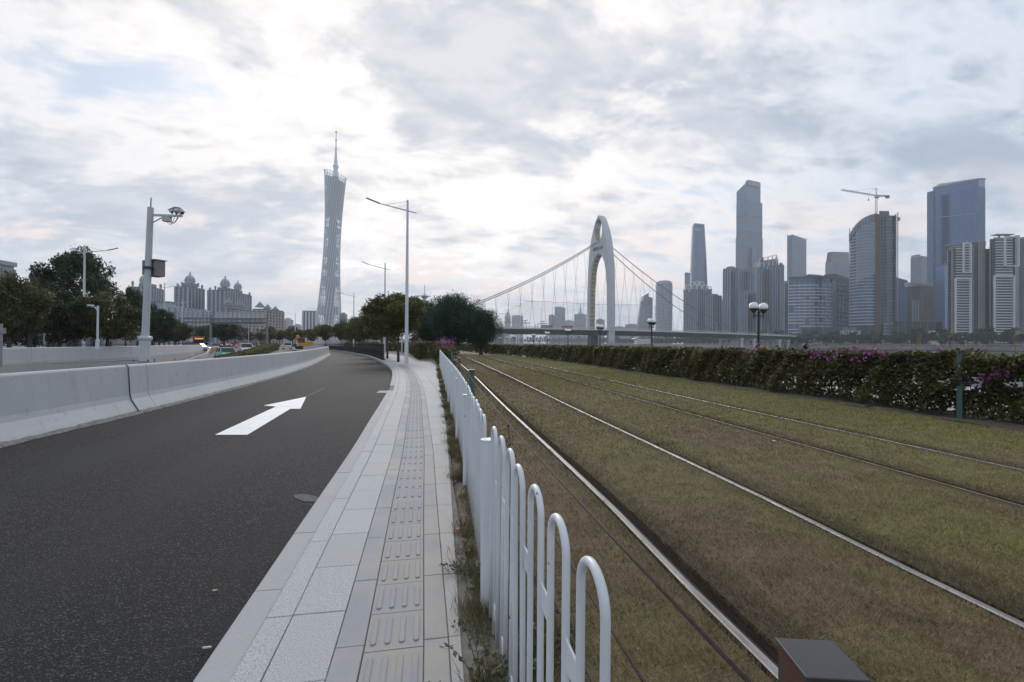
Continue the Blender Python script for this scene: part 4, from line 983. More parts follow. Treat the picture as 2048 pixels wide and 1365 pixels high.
# litter: pale box and things at the foot of the hedge
# left hedge
HLX = lambda y: float(np.interp(y, [28.5,33,38,38.1,64,72,90,110], [.46,.32,.1,-1.0,-3.2,-5.4,-12,-20]))
h2 = thing('flowering_hedge', (HLX(36), 36, 0), 'shorter hedge with a magenta blossoming end where the white fence stops', 'hedge')
ztl = lambda y: 1.42+.06*math.sin(y*1.9)+.05*math.sin(y*5.1)
for n_, a, b, sz in ((15000,28.5,40,.11),(14000,40,66,.17),(9000,66,110,.28)):
    P, t_ = hedge_leaves(n_, a, b, HLX, 1.3 if a > 39 else 1.15, ztl, sz, 1.0, 0); 
    if a < 30: k = (P[:,1]-28.5)/3.5; P[:,2] *= np.clip(.55+.45*k, .3, 1)
    P -= np.array(h2.location); npmesh('foliage', leaves(P, sz, aspect=.7), 4, LEAF_HEDGE, h2, kind='stuff', attr=t_)
P, t_ = hedge_leaves(9000, 36, 70, HLX, 1.2, ztl, .14); P -= np.array(h2.location)+np.array([.03,.05,0]); npmesh('dry_foliage', leaves(P, .15), 4, LEAF_BROWN, h2, kind='stuff', attr=t_)
sp_ = [(HLX(y)+random.uniform(-.05,1.0), y, ztl(y)*random.uniform(.45,1.08), 16, .22) for y in [random.uniform(29.5,37) for _ in range(42)]]
sp_ += [(HLX(y)+random.uniform(0,.8), y, ztl(y), 16, .4) for y in [random.uniform(44,75) for _ in range(30)]]
blossoms(sp_, h2, .085)
# clipped hedge on the median
med = [(405,44,-1.2),(430,47,-.12),(460,53,.08),(487,60,.28),(512,72,.66),(530,84,.98),(543,94,1.08)]
mh = thing('median_hedge', B(487,60,-.9), 'low clipped yellow-green hedge on the highway median seen over the barrier', 'hedge')
PP = [(B(px,d), z) for px, d, z in med]; cs = []
ts = RS.rand(26000); idx = ts*(len(PP)-1); yq = idx
X = np.interp(yq, range(len(PP)), [p.x for p, z in PP]); Yq = np.interp(yq, range(len(PP)), [p.y for p, z in PP]); Zt = np.interp(yq, range(len(PP)), [z for p, z in PP])
side = RS.rand(len(X)); u = np.where(side < .5, RS.rand(len(X))*1.7, np.where(RS.rand(len(X)) < .5, 0, 1.7)); zz = np.where(side < .5, 0, -RS.rand(len(X))*1.15)
C_ = np.c_[X+u*.95+RS.normal(size=len(X))*.03, Yq-u*.25, Zt+zz+RS.normal(size=len(X))*.03]-np.array(mh.location)
npmesh('foliage', leaves(C_, .15), 4, LEAF_MED, mh, kind='stuff', attr=RS.rand(len(X)))
mb = MB(); mb.quadstrip([(p.x+.08, p.y, z-.12) for p, z in PP], [(p.x+1.52, p.y-.35, z-.12) for p, z in PP]); mb.quadstrip([(p.x+1.52, p.y-.35, z-.12) for p, z in PP], [(p.x+1.52, p.y-.35, z-1.3) for p, z in PP]); mb.quadstrip([(p.x+.08, p.y, z-.12) for p, z in PP], [(p.x+.08, p.y, z-1.3) for p, z in PP]); mb.build('inner_twigs', simple('hedge_core', (.04,.045,.015)), mh, world=True)

# ------------------------------------------------------------------ weeds along the fence
gt = MB(); 
def tuft(n, cx_, cy_, r, h, w):
    x = cx_+RS.normal(size=n)*r; y = cy_+RS.normal(size=n)*r; an = RS.rand(n)*6.283; la = RS.rand(n)*6.283; hh = h*(.5+.7*RS.rand(n)); ll = hh*(.2+.9*RS.rand(n))
    P = np.zeros((n,3,3)); bx_, by_ = np.cos(an)*w/2, np.sin(an)*w/2
    P[:,0] = np.c_[x-bx_, y-by_, np.full(n,-.03)]; P[:,1] = np.c_[x+bx_, y+by_, np.full(n,-.03)]; P[:,2] = np.c_[x+np.cos(la)*ll, y+np.sin(la)*ll, hh*.8]
    return P.reshape(-1,3)
G_ = []
for k in range(300):
    y = 1.3+24*random.random()**1.4; f = random.random(); x = PRX(y)+.05+(FX(y)+.18-PRX(y))*f
    G_.append(tuft(int(60+80*random.random()), x, y, .035+.03*random.random(), .05+.11*random.random()**1.5, .004+.0004*y))
Gv = np.concatenate(G_); GWEED = leafmat('weed_grass', (.07,.075,.025), (.20,.17,.085), (.30,.24,.14), .2)
npmesh('weeds', Gv, 3, GWEED, kind='stuff', attr=RS.rand(len(Gv)//3))
# crumbled clods and stones in the verge
STM = simple('clod', (.36,.29,.22), .95, 0, .4, 30); STG = simple('grey_stone_bit', (.25,.24,.23), .95, 0, .4, 30)
def rock_mesh(s, mat, seed):
    rr = random.Random(seed); mb = MB(); n = 7; vs = []
    for i in range(4):
        a = math.pi*i/3; r0 = math.sin(a)
        for k in range(n): q = s*(.75+.5*rr.random()); vs.append((q*r0*math.cos(6.283*k/n), q*r0*math.sin(6.283*k/n), s*.7*math.cos(a)*(.8+.3*rr.random())))
    mb.add(vs, [(i*n+k, i*n+(k+1) % n, (i+1)*n+(k+1) % n, (i+1)*n+k) for i in range(3) for k in range(n)]); me = mb.build('stone', mat); return me
rk = [rock_mesh(1, STM, 1), rock_mesh(1, STG, 2), rock_mesh(1, STM, 3)]
for k in range(75):
    y = 1.5+9*random.random()**1.6; x = PRX(y)+.03+(FX(y)+.22-PRX(y))*random.random(); o = rk[k % 3].copy(); col.objects.link(o)
    if k < 22: y = random.uniform(2.2,3.1); x = random.uniform(.18,.42)
    s = .006+.028*random.random()**2.2; o.location = (x, y, -.012); o.scale = (s, s*random.uniform(.7,1.3), s); o.rotation_euler = (random.random(), random.random(), random.random()*6)
    tag(o, 'one of the crumbled earth clods and stones in the bare verge under the white fence', 'stone', 'stones and clods under the fence')
for o in rk: bpy.data.objects.remove(o)
# leafy plant in the foreground
LW = leafmat('weed_leaves', (.025,.045,.020), (.10,.12,.05), (.12,.055,.05), .3)
pl = thing('weed_plant', (.215, 1.62, -.02), 'small leafy creeper with dark red tips spilling onto the pavement at the fence foot', 'plant')
mb = MB(); LC = []; rr = random.Random(9)
for k in range(26):
    a = rr.uniform(0, 6.283); L_ = rr.uniform(.06,.17); hgt = rr.uniform(.05,.22); b = Vector((rr.uniform(-.03,.05), rr.uniform(-.25,.45), 0))
    if k == 0: a, L_, hgt, b = math.radians(170), .26, .16, Vector((0,.05,0))
    if k == 1: a, L_, hgt, b = math.radians(150), .2, .2, Vector((0,.15,0))
    P = [b+Vector((math.cos(a)*L_*u, math.sin(a)*L_*u, hgt*math.sin(u*1.9)/1)) for u in [i/8 for i in range(9)]]
    mb.tube(P, [.0022-.0002*i for i in range(9)], 4)
    for i in range(2, 9):
        for s_ in (-1, 1): LC.append(P[i]+Vector((rr.uniform(-.012,.012), s_*.012, rr.uniform(-.004,.01))))
mb.build('stems', simple('weed_stem', (.12,.075,.04)), pl, kind='stuff'); LC = np.array([tuple(v) for v in LC]); npmesh('leaf_mass', leaves(LC, .027, aspect=.55, up=.8), 4, LW, pl, kind='stuff', attr=RS.rand(len(LC)))
pl2 = copy_tree(pl); pl2.location = (.50, 1.95, -.02); pl2.rotation_euler = (0,0,2.2); pl2['label'] = 'second leafy weed growing on the grass side of the white fence'
pl4 = copy_tree(pl); pl4.location = (.235, 1.35, -.02); pl4.scale = (1.1,1.1,1.0); pl4.rotation_euler = (0,0,.6); pl4['label'] = 'leafy weed nearest the camera at the foot of the white fence'
pl3 = copy_tree(pl); pl3.location = (.27, 2.75, -.02); pl3.scale = (.7,.7,.6); pl3.rotation_euler = (0,0,4.2); pl3['label'] = 'third small leafy weed beside the clods at the fence foot'
# ------------------------------------------------------------------ building kit
def glass(name, c, rough=.22, metal=.0, fh=4.0, bay=1.6, line=.55, spec=.6):
    t = MT(name, rough, metal); p = t.n('ShaderNodeSeparateXYZ'); t.l(t.co(None, 'Object'), p.inputs[0])
    v = t.n('ShaderNodeTexWhiteNoise'); v.noise_dimensions = '3D'
    sn = t.n('ShaderNodeVectorMath', operation='SNAP'); t.l(t.co(None, 'Object'), sn.inputs[0]); sn.inputs[1].default_value = (bay*2, bay*2, fh); t.l(sn.outputs[0], v.inputs[0])
    base = t.mix(t.ramp(v.outputs[0], 0, 1), tuple(x*.86 for x in c), tuple(min(1,x*1.16) for x in c))
    fz = t.math('FRACT', t.math('DIVIDE', p.outputs[2], fh)); band = t.math('LESS_THAN', fz, .2)
    base = t.mix(t.math('MULTIPLY', band, line), base, tuple(x*.45 for x in c))
    t.color(base); t.b.inputs['Specular IOR Level'].default_value = spec
    return t.m
GB = glass('blue_grey_glass', (.075,.125,.21), .2, .4); GD = glass('dark_glass', (.07,.10,.145), .25, .3, fh=3.1); GBL = glass('deep_blue_glass', (.06,.12,.26), .14, .5, 4.2, 1.5, .35, .8)
GP = glass('pale_glass', (.14,.175,.22), .3); GG = glass('green_grey_glass', (.10,.125,.125), .3)
WIN = glass('window_glass', (.05,.075,.115), .2, .2, 3.1, 1.2, .2)
BW = simple('pale_cladding', (.31,.355,.41), .6, 0, .12, .05); BGR = simple('grey_cladding', (.165,.19,.23), .7, 0, .15, .05)
BBE = simple('beige_cladding', (.29,.275,.27), .75, 0, .12, .06); BDK = simple('dark_cladding', (.105,.10,.105), .7, 0, .2, .06); BBR = simple('brown_grey_cladding', (.15,.145,.15), .75, 0, .15, .06)
BWH = simple('white_frame_cladding', (.56,.565,.575), .6, 0, .08, .05); NETG = simple('green_scaffold_net', (.03,.06,.055), .9, 0, .35, .15); RUSTY = simple('orange_hoist_net', (.135,.068,.042), .85, 0, .3, .4)
ROSE = simple('rose_cladding', (.36,.30,.285), .75, 0, .12, .06)
def cam2w(X, F): return CAM+sR*X+ff*F       # ground-plane frame of the camera
def fpr(a, m, c, d, th=35, dep=26):
    # footprint with its near corner at pixel m; left face ends at pixel a, right face at pixel c
    th = math.radians(th); b = math.atan((m-1024)/FPX)
    M = Vector(((m-1024)/FPX*d, d)); r = Vector((math.sin(b), math.cos(b))); t_ = Vector((math.cos(b), -math.sin(b)))
    u = -t_*math.cos(th)+r*math.sin(th); v = t_*math.sin(th)+r*math.cos(th)
    def solve(dr, px):
        k = (px-1024)/FPX; den_ = dr.x-k*dr.y
        if abs(den_) < 1e-4: return dep
        s = (k*M.y-M.x)/den_; return s
    lu = solve(u, a) if a < m-1 else None; lv = solve(v, c) if c > m+1 else None
    if lu is None or lu < 3 or lu > 400: lu = dep
    if lv is None or lv < 3 or lv > 400: lv = dep
    P = [M, M+v*lv, M+v*lv+u*lu, M+u*lu]
    return [cam2w(p.x, p.y) for p in P]
def off(P, k):
    # move the polygon's edges outward by k (convex, counter-clockwise)
    n = len(P); c = sum((Vector((p.x, p.y, 0)) for p in P), Vector())/n; out = []
    for i in range(n):
        a, b, d = P[i-1], P[i], P[(i+1) % n]
        e1 = Vector((b.x-a.x, b.y-a.y, 0)).normalized(); e2 = Vector((d.x-b.x, d.y-b.y, 0)).normalized()
        n1 = Vector((e1.y, -e1.x, 0)); n2 = Vector((e2.y, -e2.x, 0))
        if n1.dot(Vector((b.x,b.y,0))-c) < 0: n1 = -n1
        if n2.dot(Vector((b.x,b.y,0))-c) < 0: n2 = -n2
        q = (n1+n2); q = q/max(.35, 1+n1.dot(n2)); out.append(Vector((b.x+q.x*k, b.y+q.y*k, 0)))
    return out
def body(r, P, z0, z1, mat, name='tower_body'):
    mb = MB(); mb.prism(P, z0, z1); return mb.build(name, mat, r, world=True)
def bands(r, P, z0, z1, fh, th, proud, mat, name='floor_bands'):
    mb = MB(); Q = off(P, proud); z = z0
    while z < z1-th: mb.prism(Q, z, z+th); z += fh
    return mb.build(name, mat, r, world=True, kind='stuff')
def fins(r, P, z0, z1, sp, w, proud, mat, name='vertical_fins', edges=None):
    mb = MB(); n = len(P)
    for i in range(n):
        if edges is not None and i not in edges: continue
        a, b = P[i], P[(i+1) % n]; L_ = (b-a).length; k = max(1, round(L_/sp)); e = (b-a)/L_
        for j in range(k+1): c = a+(b-a)*(j/k); mb.box((c.x, c.y, (z0+z1)/2), (w, proud*2, z1-z0), math.atan2(e.y, e.x))
    return mb.build(name, mat, r, world=True, kind='stuff')
def parapet(r, P, z, h, mat, k=.3): mb = MB(); mb.prism(off(P, k), z-h*.3, z+h); return mb.build('roof_parapet', mat, r, world=True)
def ctr(P): return sum(P, Vector())/len(P)
def inset(P, k):
    c = ctr(P); return [c+(p-c)*k for p in P]
def tower(px, ytop, d, label, mat=GB, fh=3.9, band=None, bth=.9, bp=.3, fin=None, fsp=3.2, fw=.35, fpd=.35, th=35, name='office_tower', cat='skyscraper', z0=-1, roof=True, group=None, dep=26, edges=None):
    a, m_, c = px; P = fpr(a, m_, c, d, th, dep); z1 = ZT(m_, ytop, d); cc = ctr(P)
    r = thing(name, (cc.x, cc.y, z0), label, cat, group)
    body(r, P, z0, z1, mat)
    if band: bands(r, P, z0+fh, z1-1, fh, bth, bp, band)
    if fin: fins(r, P, z0, z1-1, fsp, fw, fpd, fin, edges=edges)
    if roof:
        parapet(r, P, z1, 1.6, band or fin or BGR)
        mb = MB(); mb.prism(inset(P, .55), z1, z1+4.5); mb.build('plant_room', band or BGR, r, world=True)
    return r, P, z1
def hz(px, d): return ZT(px, 688+(px-1024)*.0064, d)
GR = 'skyscrapers of the business district'
FL0 = FLZ-.2
# ---- business district, left to right
tower((1009,1015,1021), 634, 2300, 'small faint pointed tower left of the hazy skyline under the bridge cable', GG, name='pointed_tower', group=GR)
def cone_roof(r, P, z1, h, mat=BGR, k=1.0, name='spire_roof'):
    c = ctr(P); n = len(P); mb = MB(); Q = inset(P, k); mb.add([(p.x,p.y,z1) for p in Q]+[(c.x,c.y,z1+h)], [(i,(i+1)%n,n) for i in range(n)]); return mb.build(name, mat, r, world=True)
P = fpr(1009,1015,1021,2300); r = bpy.data.objects['pointed_tower']; cone_roof(r, P, ZT(1015,634,2300)+1.6, 30)
tower((1023,1030,1046), 632, 2100, 'faint grey slab building right of the pointed tower', GG, band=BGR, group=GR, name='slab_building')
tower((1097,1103,1110), 631, 2000, 'faint stepped block left of the dark hazy tower', GD, band=BGR, group=GR)
tower((1109,1114,1130), 615, 2000, 'hazy dark tower left of the bridge arch, tallest there', GD, fin=BGR, group=GR)
tower((1127,1135,1150), 642, 2100, 'low hazy block between two towers left of the bridge arch', GP, band=BW, group=GR)
r, P, z1 = tower((1148,1160,1173), 629, 1900, 'hazy slab with a thin green spire just left of the bridge arch', GD, band=BGR, group=GR)
mb = MB(); c = ctr(P); mb.tube([(c.x,c.y,z1),(c.x,c.y,z1+18),(c.x,c.y,z1+48)], [7,4,.6], 6); mb.build('spire', simple('copper_green', (.16,.24,.22)), r, world=True)
tower((1192,1198,1209), 640, 1800, 'small hazy tower seen through the bridge arch', GD, band=BGR, group=GR)
tower((1226,1236,1252), 655, 1800, 'low hazy block right of the bridge arch', GP, band=BGR, group=GR); tower((1250,1262,1278), 650, 1750, 'low hazy block before the slanted tower', GG, band=BGR, group=GR)
# slanted tower
d = 1500; P = fpr(1274,1276,1304,d,12); r = thing('slanted_tower', (*ctr(P)[:2], FL0), 'hazy tower with a slanted left edge and a stepped slanting top', 'skyscraper', GR)
def tilt_box(r, pxs_bot, pxs_top, ytl, ytr, d, dep, mat, name='tower_body'):
    b0, b1 = B(pxs_bot[0], d, FL0), B(pxs_bot[1], d, FL0); t0, t1 = B(pxs_top[0], d), B(pxs_top[1], d); t0.z = ZT(pxs_top[0], ytl, d); t1.z = ZT(pxs_top[1], ytr, d); k = ff*dep
    mb = MB(); mb.add([b0,b1,b1+k,b0+k,t0,t1,t1+k,t0+k], [(0,1,5,4),(1,2,6,5),(2,3,7,6),(3,0,4,7),(4,5,6,7),(3,2,1,0)]); return mb.build(name, mat, r, world=True)
tilt_box(r, (1273,1296), (1287,1297), 592, 586, d, 30, GP); tilt_box(r, (1296,1305), (1297,1305), 594, 596, d, 30, GD, 'side_wing'); tilt_box(r, (1274,1290), (1281,1290), 603, 600, d-3, 6, GP, 'front_step')
# rounded tower
def ngon(cx_, d, rpx, n=16, sy=1.0): c = B(cx_, d); R_ = rpx*d/FPX; return [c+sR*R_*math.cos(6.2832*k/n)+ff*R_*sy*math.sin(6.2832*k/n) for k in range(n)]
P = ngon(1327.5, 1400, 16); r = thing('rounded_tower', (*ctr(P)[:2], FL0), 'pale rounded tower with fine horizontal bands, under the bridge cables', 'skyscraper', GR)
z1 = ZT(1327,568,1400); body(r, P, FL0, z1, GP); bands(r, P, FL0+4, z1, 4.4, 1.4, .4, BW); parapet(r, inset(P,.9), z1, 5, BW)
mb = MB(); mb.prism(inset(P,.7), z1, z1+8); mb.build('roof_drum', BGR, r, world=True)
tower((1369,1373,1381), 545, 1420, 'thin slab behind the tapering tower, at its left', GP, fin=BW, group=GR, roof=False)
# tapering tower
d = 1350; r = thing('tapering_tower', (*B(1396,d)[:2], FL0), 'tall smooth blue-grey tower with bulging tapering sides and a flat top', 'skyscraper', GR)
prof_ = [(0,18.6),(.25,18),(.5,17),(.75,15),(.9,13.2),(1,12)]; z1 = ZT(1395,452,d); n = 18; mb = MB(); vs = []
for u, w in prof_:
    cpx = 1396-1.5*u
    for k in range(n):
        a = 6.2832*k/n; rr_ = w*(1+.10*math.cos(3*a+.6)); q = B(cpx, d)+sR*rr_*d/FPX*math.cos(a)*.95+ff*rr_*d/FPX*math.sin(a); vs.append((q.x,q.y,FL0+(z1-FL0)*u))
mb.add(vs, [(i*n+k, i*n+(k+1)%n, (i+1)*n+(k+1)%n, (i+1)*n+k) for i in range(5) for k in range(n)]+[tuple(range(5*n,6*n))]); mb.build('tower_body', GB, r, world=True)
def taper_ring(u0, h, k, mat, nm):
    w = float(np.interp(u0, [p[0] for p in prof_], [p[1] for p in prof_])); cpx = 1396-1.5*u0; P = []
    for j in range(n):
        a = 6.2832*j/n; rr_ = w*(1+.10*math.cos(3*a+.6))*k; P.append(B(cpx, d)+sR*rr_*d/FPX*math.cos(a)*.95+ff*rr_*d/FPX*math.sin(a))
    z = FL0+(z1-FL0)*u0; mb = MB(); mb.prism(P, z, z+h); mb.build(nm, mat, r, world=True)
for u0 in (.31,.62,): taper_ring(u0, 7, 1.012, GD, 'service_floor')
taper_ring(1.0, 2.5, .98, BGR, 'roof_rim')
mb = MB(); q = B(1390,d); mb.box((q.x,q.y,z1+4),(8,8,6)); mb.build('crane_cradle', BGR, r, world=True)
f_ = bpy.data.curves.new('sign', 'FONT'); f_.body = 'IFC'; f_.size = 13; f_.extrude = .1; f_.align_x = 'CENTER'
def text_obj(body_, size, loc, rz, mat, parent, name='sign_letters', extr=.1):
    f_ = bpy.data.curves.new(name, 'FONT'); f_.body = body_; f_.size = size; f_.extrude = extr; f_.align_x = 'CENTER'
    o = bpy.data.objects.new(name, f_); col.objects.link(o); bpy.context.view_layer.update()
    me = bpy.data.meshes.new_from_object(o.evaluated_get(bpy.context.evaluated_depsgraph_get())); bpy.data.objects.remove(o)
    me.materials.clear(); me.materials.append(mat); o = bpy.data.objects.new(name, me); col.objects.link(o); o.parent = parent
    o.matrix_local = Matrix.Translation(Vector(loc)-Vector(parent.location)) @ Matrix.Rotation(rz, 4, 'Z') @ Matrix.Rotation(math.pi/2, 4, 'X'); return o
face = math.atan2(sR.y, sR.x)
q = B(1395, d-24); text_obj('IFC', 11, (q.x, q.y, ZT(1395,462,d-24)), face, BW, r)
# curly-roofed block
d = 900; r, P, z1 = tower((1367,1395,1423), 577, d, 'apartment tower topped with a crown of white half-round arches', WIN, 3.2, BGR, 1.2, .3, BW, 5, .5, .5, 50, 'arch_crowned_tower', 'apartment tower', FL0, False, GR)
ARCM = BWH
for k, (px, py, rp) in enumerate([(1377,578,7),(1388,578,7),(1399,578,7),(1409,578,7),(1417,580,6),(1372,583,6),(1386,571,6),(1394,569,6),(1402,570,6)]):
    q = B(px, d-6+5*(k > 5)); zc_ = ZT(px, py, d); R_ = rp*d/FPX; Pp = [q+sR*R_*math.cos(a)+Vector((0,0,zc_+R_*math.sin(a))) for a in [math.pi*(i/12) for i in range(-1, 14)]]
    mb = MB(); mb.tube(Pp, .9, 5); mb.build('roof_arch', ARCM, r, world=True)
mb = MB(); c = ctr(P); mb.prism(inset(P,.6), z1, z1+7); mb.build('roof_storey', BGR, r, world=True)
tower((1411,1425,1443), 592, 860, 'lower glass apartment block right of the arch-crowned tower', WIN, 3.2, GP, 1.0, .3, BW, 6, .5, .6, 40, 'glass_block', 'apartment tower', FL0, True, GR)
tower((1441,1446,1452), 604, 900, 'narrow dark slab in the gap left of the twin glass towers', GD, 3.2, BGR, group=GR, z0=FL0)
# tallest stepped tower
d = 1450; r = thing('tallest_tower', (*B(1497,d)[:2], FL0), 'tallest slender blue-grey tower with stepped setbacks and a chamfered crown', 'skyscraper', GR)
def seg(pxs, y0, y1, mat=GB, dd=0, th=38, nm='tower_stage'): 
    P = fpr(*pxs, d+dd, th); z0_, z1_ = ZT(pxs[1], y0, d), ZT(pxs[1], y1, d); mb = MB(); mb.prism(P, z0_, z1_); o = mb.build(nm, mat, r, world=True); fins(r, P, z0_, z1_, 4.2, .4, .45, BGR, 'vertical_fins'); return P
seg((1471,1492,1524.5), 690, 472); seg((1472,1493,1523.5), 472, 400, dd=2)
P = fpr(1472,1493,1520,d+3,38); z0_ = ZT(1493,400,d); zt1, zt2 = ZT(1493,360,d), ZT(1472,376,d)
mb = MB(); mb.prism(P, z0_, [ZT(1493,362,d), ZT(1520,360,d), ZT(1500,362,d), zt2]); mb.build('crown', GB, r, world=True)
mb = MB(); Pq = fpr(1490,1496,1519,d+1,38); mb.prism(Pq, ZT(1493,369,d), ZT(1493,359,d)); mb.build('crown_screen', GP, r, world=True)
mb = MB(); Pq = fpr(1500.5,1504,1513,d-2,38,4); mb.prism(Pq, ZT(1493,690,d), ZT(1493,497,d)); mb.build('front_bay', GD, r, world=True)
bands(r, fpr(1472,1492.5,1524,d,38), FL0+50, ZT(1493,400,d), 52, 3.2, .5, GD, 'service_bands')
# twin glass apartment towers
GTW = 'glass apartment towers on the far bank'
r, P, z1 = tower((1446,1460,1476), 537, 800, 'left one of two glass apartment towers below the tallest tower', GB, 3.2, BGR, 1.0, .35, BW, 5.5, .7, .9, 45, 'glass_apartment_tower', 'apartment tower', FL0, True, GTW)
bands(r, fpr(1459,1466,1469,796,45,4), FL0+3, z1-3, 3.2, 1.2, 1.0, BDK, 'balconies')
r, P, z1 = tower((1478,1491,1508), 539, 830, 'right one of two glass apartment towers below the tallest tower', GB, 3.2, BGR, 1.0, .35, BW, 5.5, .7, .9, 45, 'glass_apartment_tower', 'apartment tower', FL0, True, GTW)
bands(r, fpr(1487,1492,1495,826,45,4), FL0+3, z1-3, 3.2, 1.2, 1.0, BDK, 'balconies')
r, P, z1 = tower((1479,1494,1512), 586, 720, 'shorter glass apartment tower in front of the right twin', GB, 3.2, BGR, 1.0, .35, BW, 5.5, .6, .8, 45, 'glass_apartment_tower', 'apartment tower', FL0, True, GTW)
bands(r, fpr(1492,1499,1503,716,45,4), FL0+3, z1-3, 3.2, 1.2, 1.0, BDK, 'balconies')
r, P, z1 = tower((1514,1534,1559), 532, 740, 'glass apartment tower with a slanting white steel crown and red emblem', GB, 3.2, BGR, 1.0, .35, BW, 5.0, .8, 1.0, 45, 'crowned_glass_tower', 'apartment tower', FL0, False, GTW)
bands(r, fpr(1527,1535,1540,735,45,4), FL0+3, z1-3, 3.2, 1.2, 1.2, BDK, 'balconies')
mb = MB(); zz = lambda px, py: ZT(px, py, 740); cps = [(1519,517),(1527,515),(1536,512.5),(1545,510.5),(1552,508.5)]
for i in range(5):
    q = B(cps[i][0], 745); mb.tube([(q.x,q.y,z1-1),(q.x,q.y,zz(*cps[i]))], .6, 5)
    if i: q0 = B(cps[i-1][0],745); mb.tube([(q0.x,q0.y,zz(*cps[i-1])),(q.x,q.y,zz(*cps[i]))], .6, 5); mb.tube([(q0.x,q0.y,z1-1),(q.x,q.y,zz(*cps[i]))], .35, 4)
for i in (0, 4): q = B(cps[i][0],745); q2 = B(cps[i][0]+(-3 if i == 0 else 6),745); mb.tube([(q.x,q.y,zz(*cps[i])),(q2.x,q2.y,z1-4)], .6, 5)
mb.build('steel_crown', BWH, r, world=True, kind='stuff')
mb = MB(); mb.prism([B(px,752) for px in (1516,1556)]+[B(1556,752)+ff*14, B(1516,752)+ff*14], z1, [zz(1519,520), zz(1552,514), zz(1552,514), zz(1519,520)]); mb.build('roof_screen', GP, r, world=True)
q = B(1525.5, 742); R_ = 3.2*740/FPX; mb = MB(); EM = simple('dark_red_emblem', (.25,.02,.06))
Pp = [q+sR*R_*(.15+math.cos(a))*.8+Vector((0,0,zz(1525,519)+R_*math.sin(a)*1.25)) for a in [math.radians(60+240*i/10) for i in range(11)]]; mb.tube(Pp, [.2,.5,.9,1.2,1.4,1.5,1.4,1.2,.9,.5,.2], 6); mb.build('emblem', EM, r, world=True)
tower((1556,1561,1567), 531, 745, 'narrow dark wing tower right of the crowned glass tower', GD, 3.2, BGR, 1.0, .35, BW, 4.5, .6, .8, 45, 'wing_tower', 'apartment tower', FL0, True, GTW)
# lone tower
r, P, z1 = tower((1574,1584,1612), 471, 1250, 'lone blue-grey tower with a notched flat top between the two tallest', GB, 4.2, GD, .8, .25, BGR, 5, .4, .35, 22, 'notched_tower', 'skyscraper', FL0, False, GR)
mb = MB(); c = ctr(P)
for i, py in ((0,468.5),(1,467),(2,467),(3,467.5)): mb.bar((P[i].x,P[i].y,z1),(P[i].x,P[i].y,ZT(1590,py,1250)),1.6)
mb.prism(inset(P,.9), z1, z1+3); mb.build('roof_posts', BGR, r, world=True, kind='stuff')
tower((1564,1569,1577), 568, 660, 'slender pale and brown checkered tower left of the curved hotel', BDK, 3.2, BBE, 1.5, .4, BW, 4, .7, .6, 45, 'checkered_tower', 'apartment tower', FL0, True, GTW)
# curved banded hotel
def rad(p): q = Vector((p.x,p.y,0)); return q.normalized()
def arc_fp(pa, pb, d, bulge, n=10, dep=24):
    A, Bb = B(pa, d), B(pb, d); nrm = Vector(((Bb-A).y, -(Bb-A).x, 0)).normalized()
    if nrm.dot(A) > 0: nrm = -nrm
    P = [A+(Bb-A)*(i/n)+nrm*bulge*math.sin(math.pi*i/n) for i in range(n+1)]
    return P+[Bb+rad(Bb)*dep, A+rad(A)*dep]
P = arc_fp(1577, 1662, 620, 9); r = thing('curved_hotel', (*ctr(P)[:2], FL0), 'wide curved glass building with bright white horizontal bands in the middle of the skyline', 'building', GR)
z1 = ZT(1620,565,620); body(r, P, FL0, z1, GBL if False else GB)
mb = MB(); z = FL0+4
k = 0
while z < z1-1.5:
    Q = off(P[:11]+P[11:], .7)
    for i in range(10):
        if random.random() < .86: a, b = Q[i], Q[i+1]; mb.bar((a.x,a.y,z),(b.x,b.y,z),.9,1.25)
    z += 4.25; k += 1
mb.build('white_bands', BWH, r, world=True, kind='stuff')
fins(r, P, FL0, z1, 5.2, .5, .5, BW, 'window_mullions', edges=list(range(10)))
mb = MB(); Q = inset(P,.96); mb.prism(Q, z1, z1+6); mb.build('top_storey', GD, r, world=True); parapet(r, Q, z1+6, 1, BDK, .8)
Pq = fpr(1604,1618,1640,632,40); mb = MB(); mb.prism(Pq, z1+6, ZT(1618,551,632)); mb.build('roof_pavilion', GD, r, world=True); mb = MB(); mb.prism(off(Pq,1.2), ZT(1618,551,632), ZT(1618,549,632)); mb.build('pavilion_roof', BW, r, world=True)
tower((1660,1664,1672), 561, 625, 'dark end wing with letters, right of the curved banded building', GB, 4.2, BDK, .9, .3, BW, 4, .4, .5, 30, 'end_wing', 'building', FL0, False, GR)
q = B(1652, 615); text_obj('C·宏宇集团', 3.6, (q.x, q.y, ZT(1652,563,615)), face-.3, simple('dark_red_letters', (.16,.02,.03)), r)
# domed-glass hotel behind
r, P, z1 = tower((1651,1662,1700), 524, 900, 'pale gridded tower with a glass crown behind the curved buildings', GP, 4.0, BW, 1.3, .5, BW, 4.2, 1.1, .6, 25, 'gridded_tower', 'skyscraper', FL0, False, GR)
mb = MB(); n = 4; T_ = [p for p in inset(P,.86)]; mb.add([(p.x,p.y,z1) for p in inset(P,.98)]+[(T_[0].x,T_[0].y,ZT(1662,503,900)),(T_[1].x,T_[1].y,ZT(1690,497,900)),(T_[2].x,T_[2].y,ZT(1690,497,900)),(T_[3].x,T_[3].y,ZT(1662,503,900))], [(0,1,5,4),(1,2,6,5),(2,3,7,6),(3,0,4,7),(4,5,6,7)]); mb.build('glass_crown', GG, r, world=True)
r, P, z1 = tower((1670,1674,1702), 551, 640, 'dark tower with a large square window grid left of the tower under construction', BBR, 3.4, BDK, .5, .2, BDK, 4, .5, .4, 16, 'window_grid_tower', 'apartment tower', FL0, True, GTW)
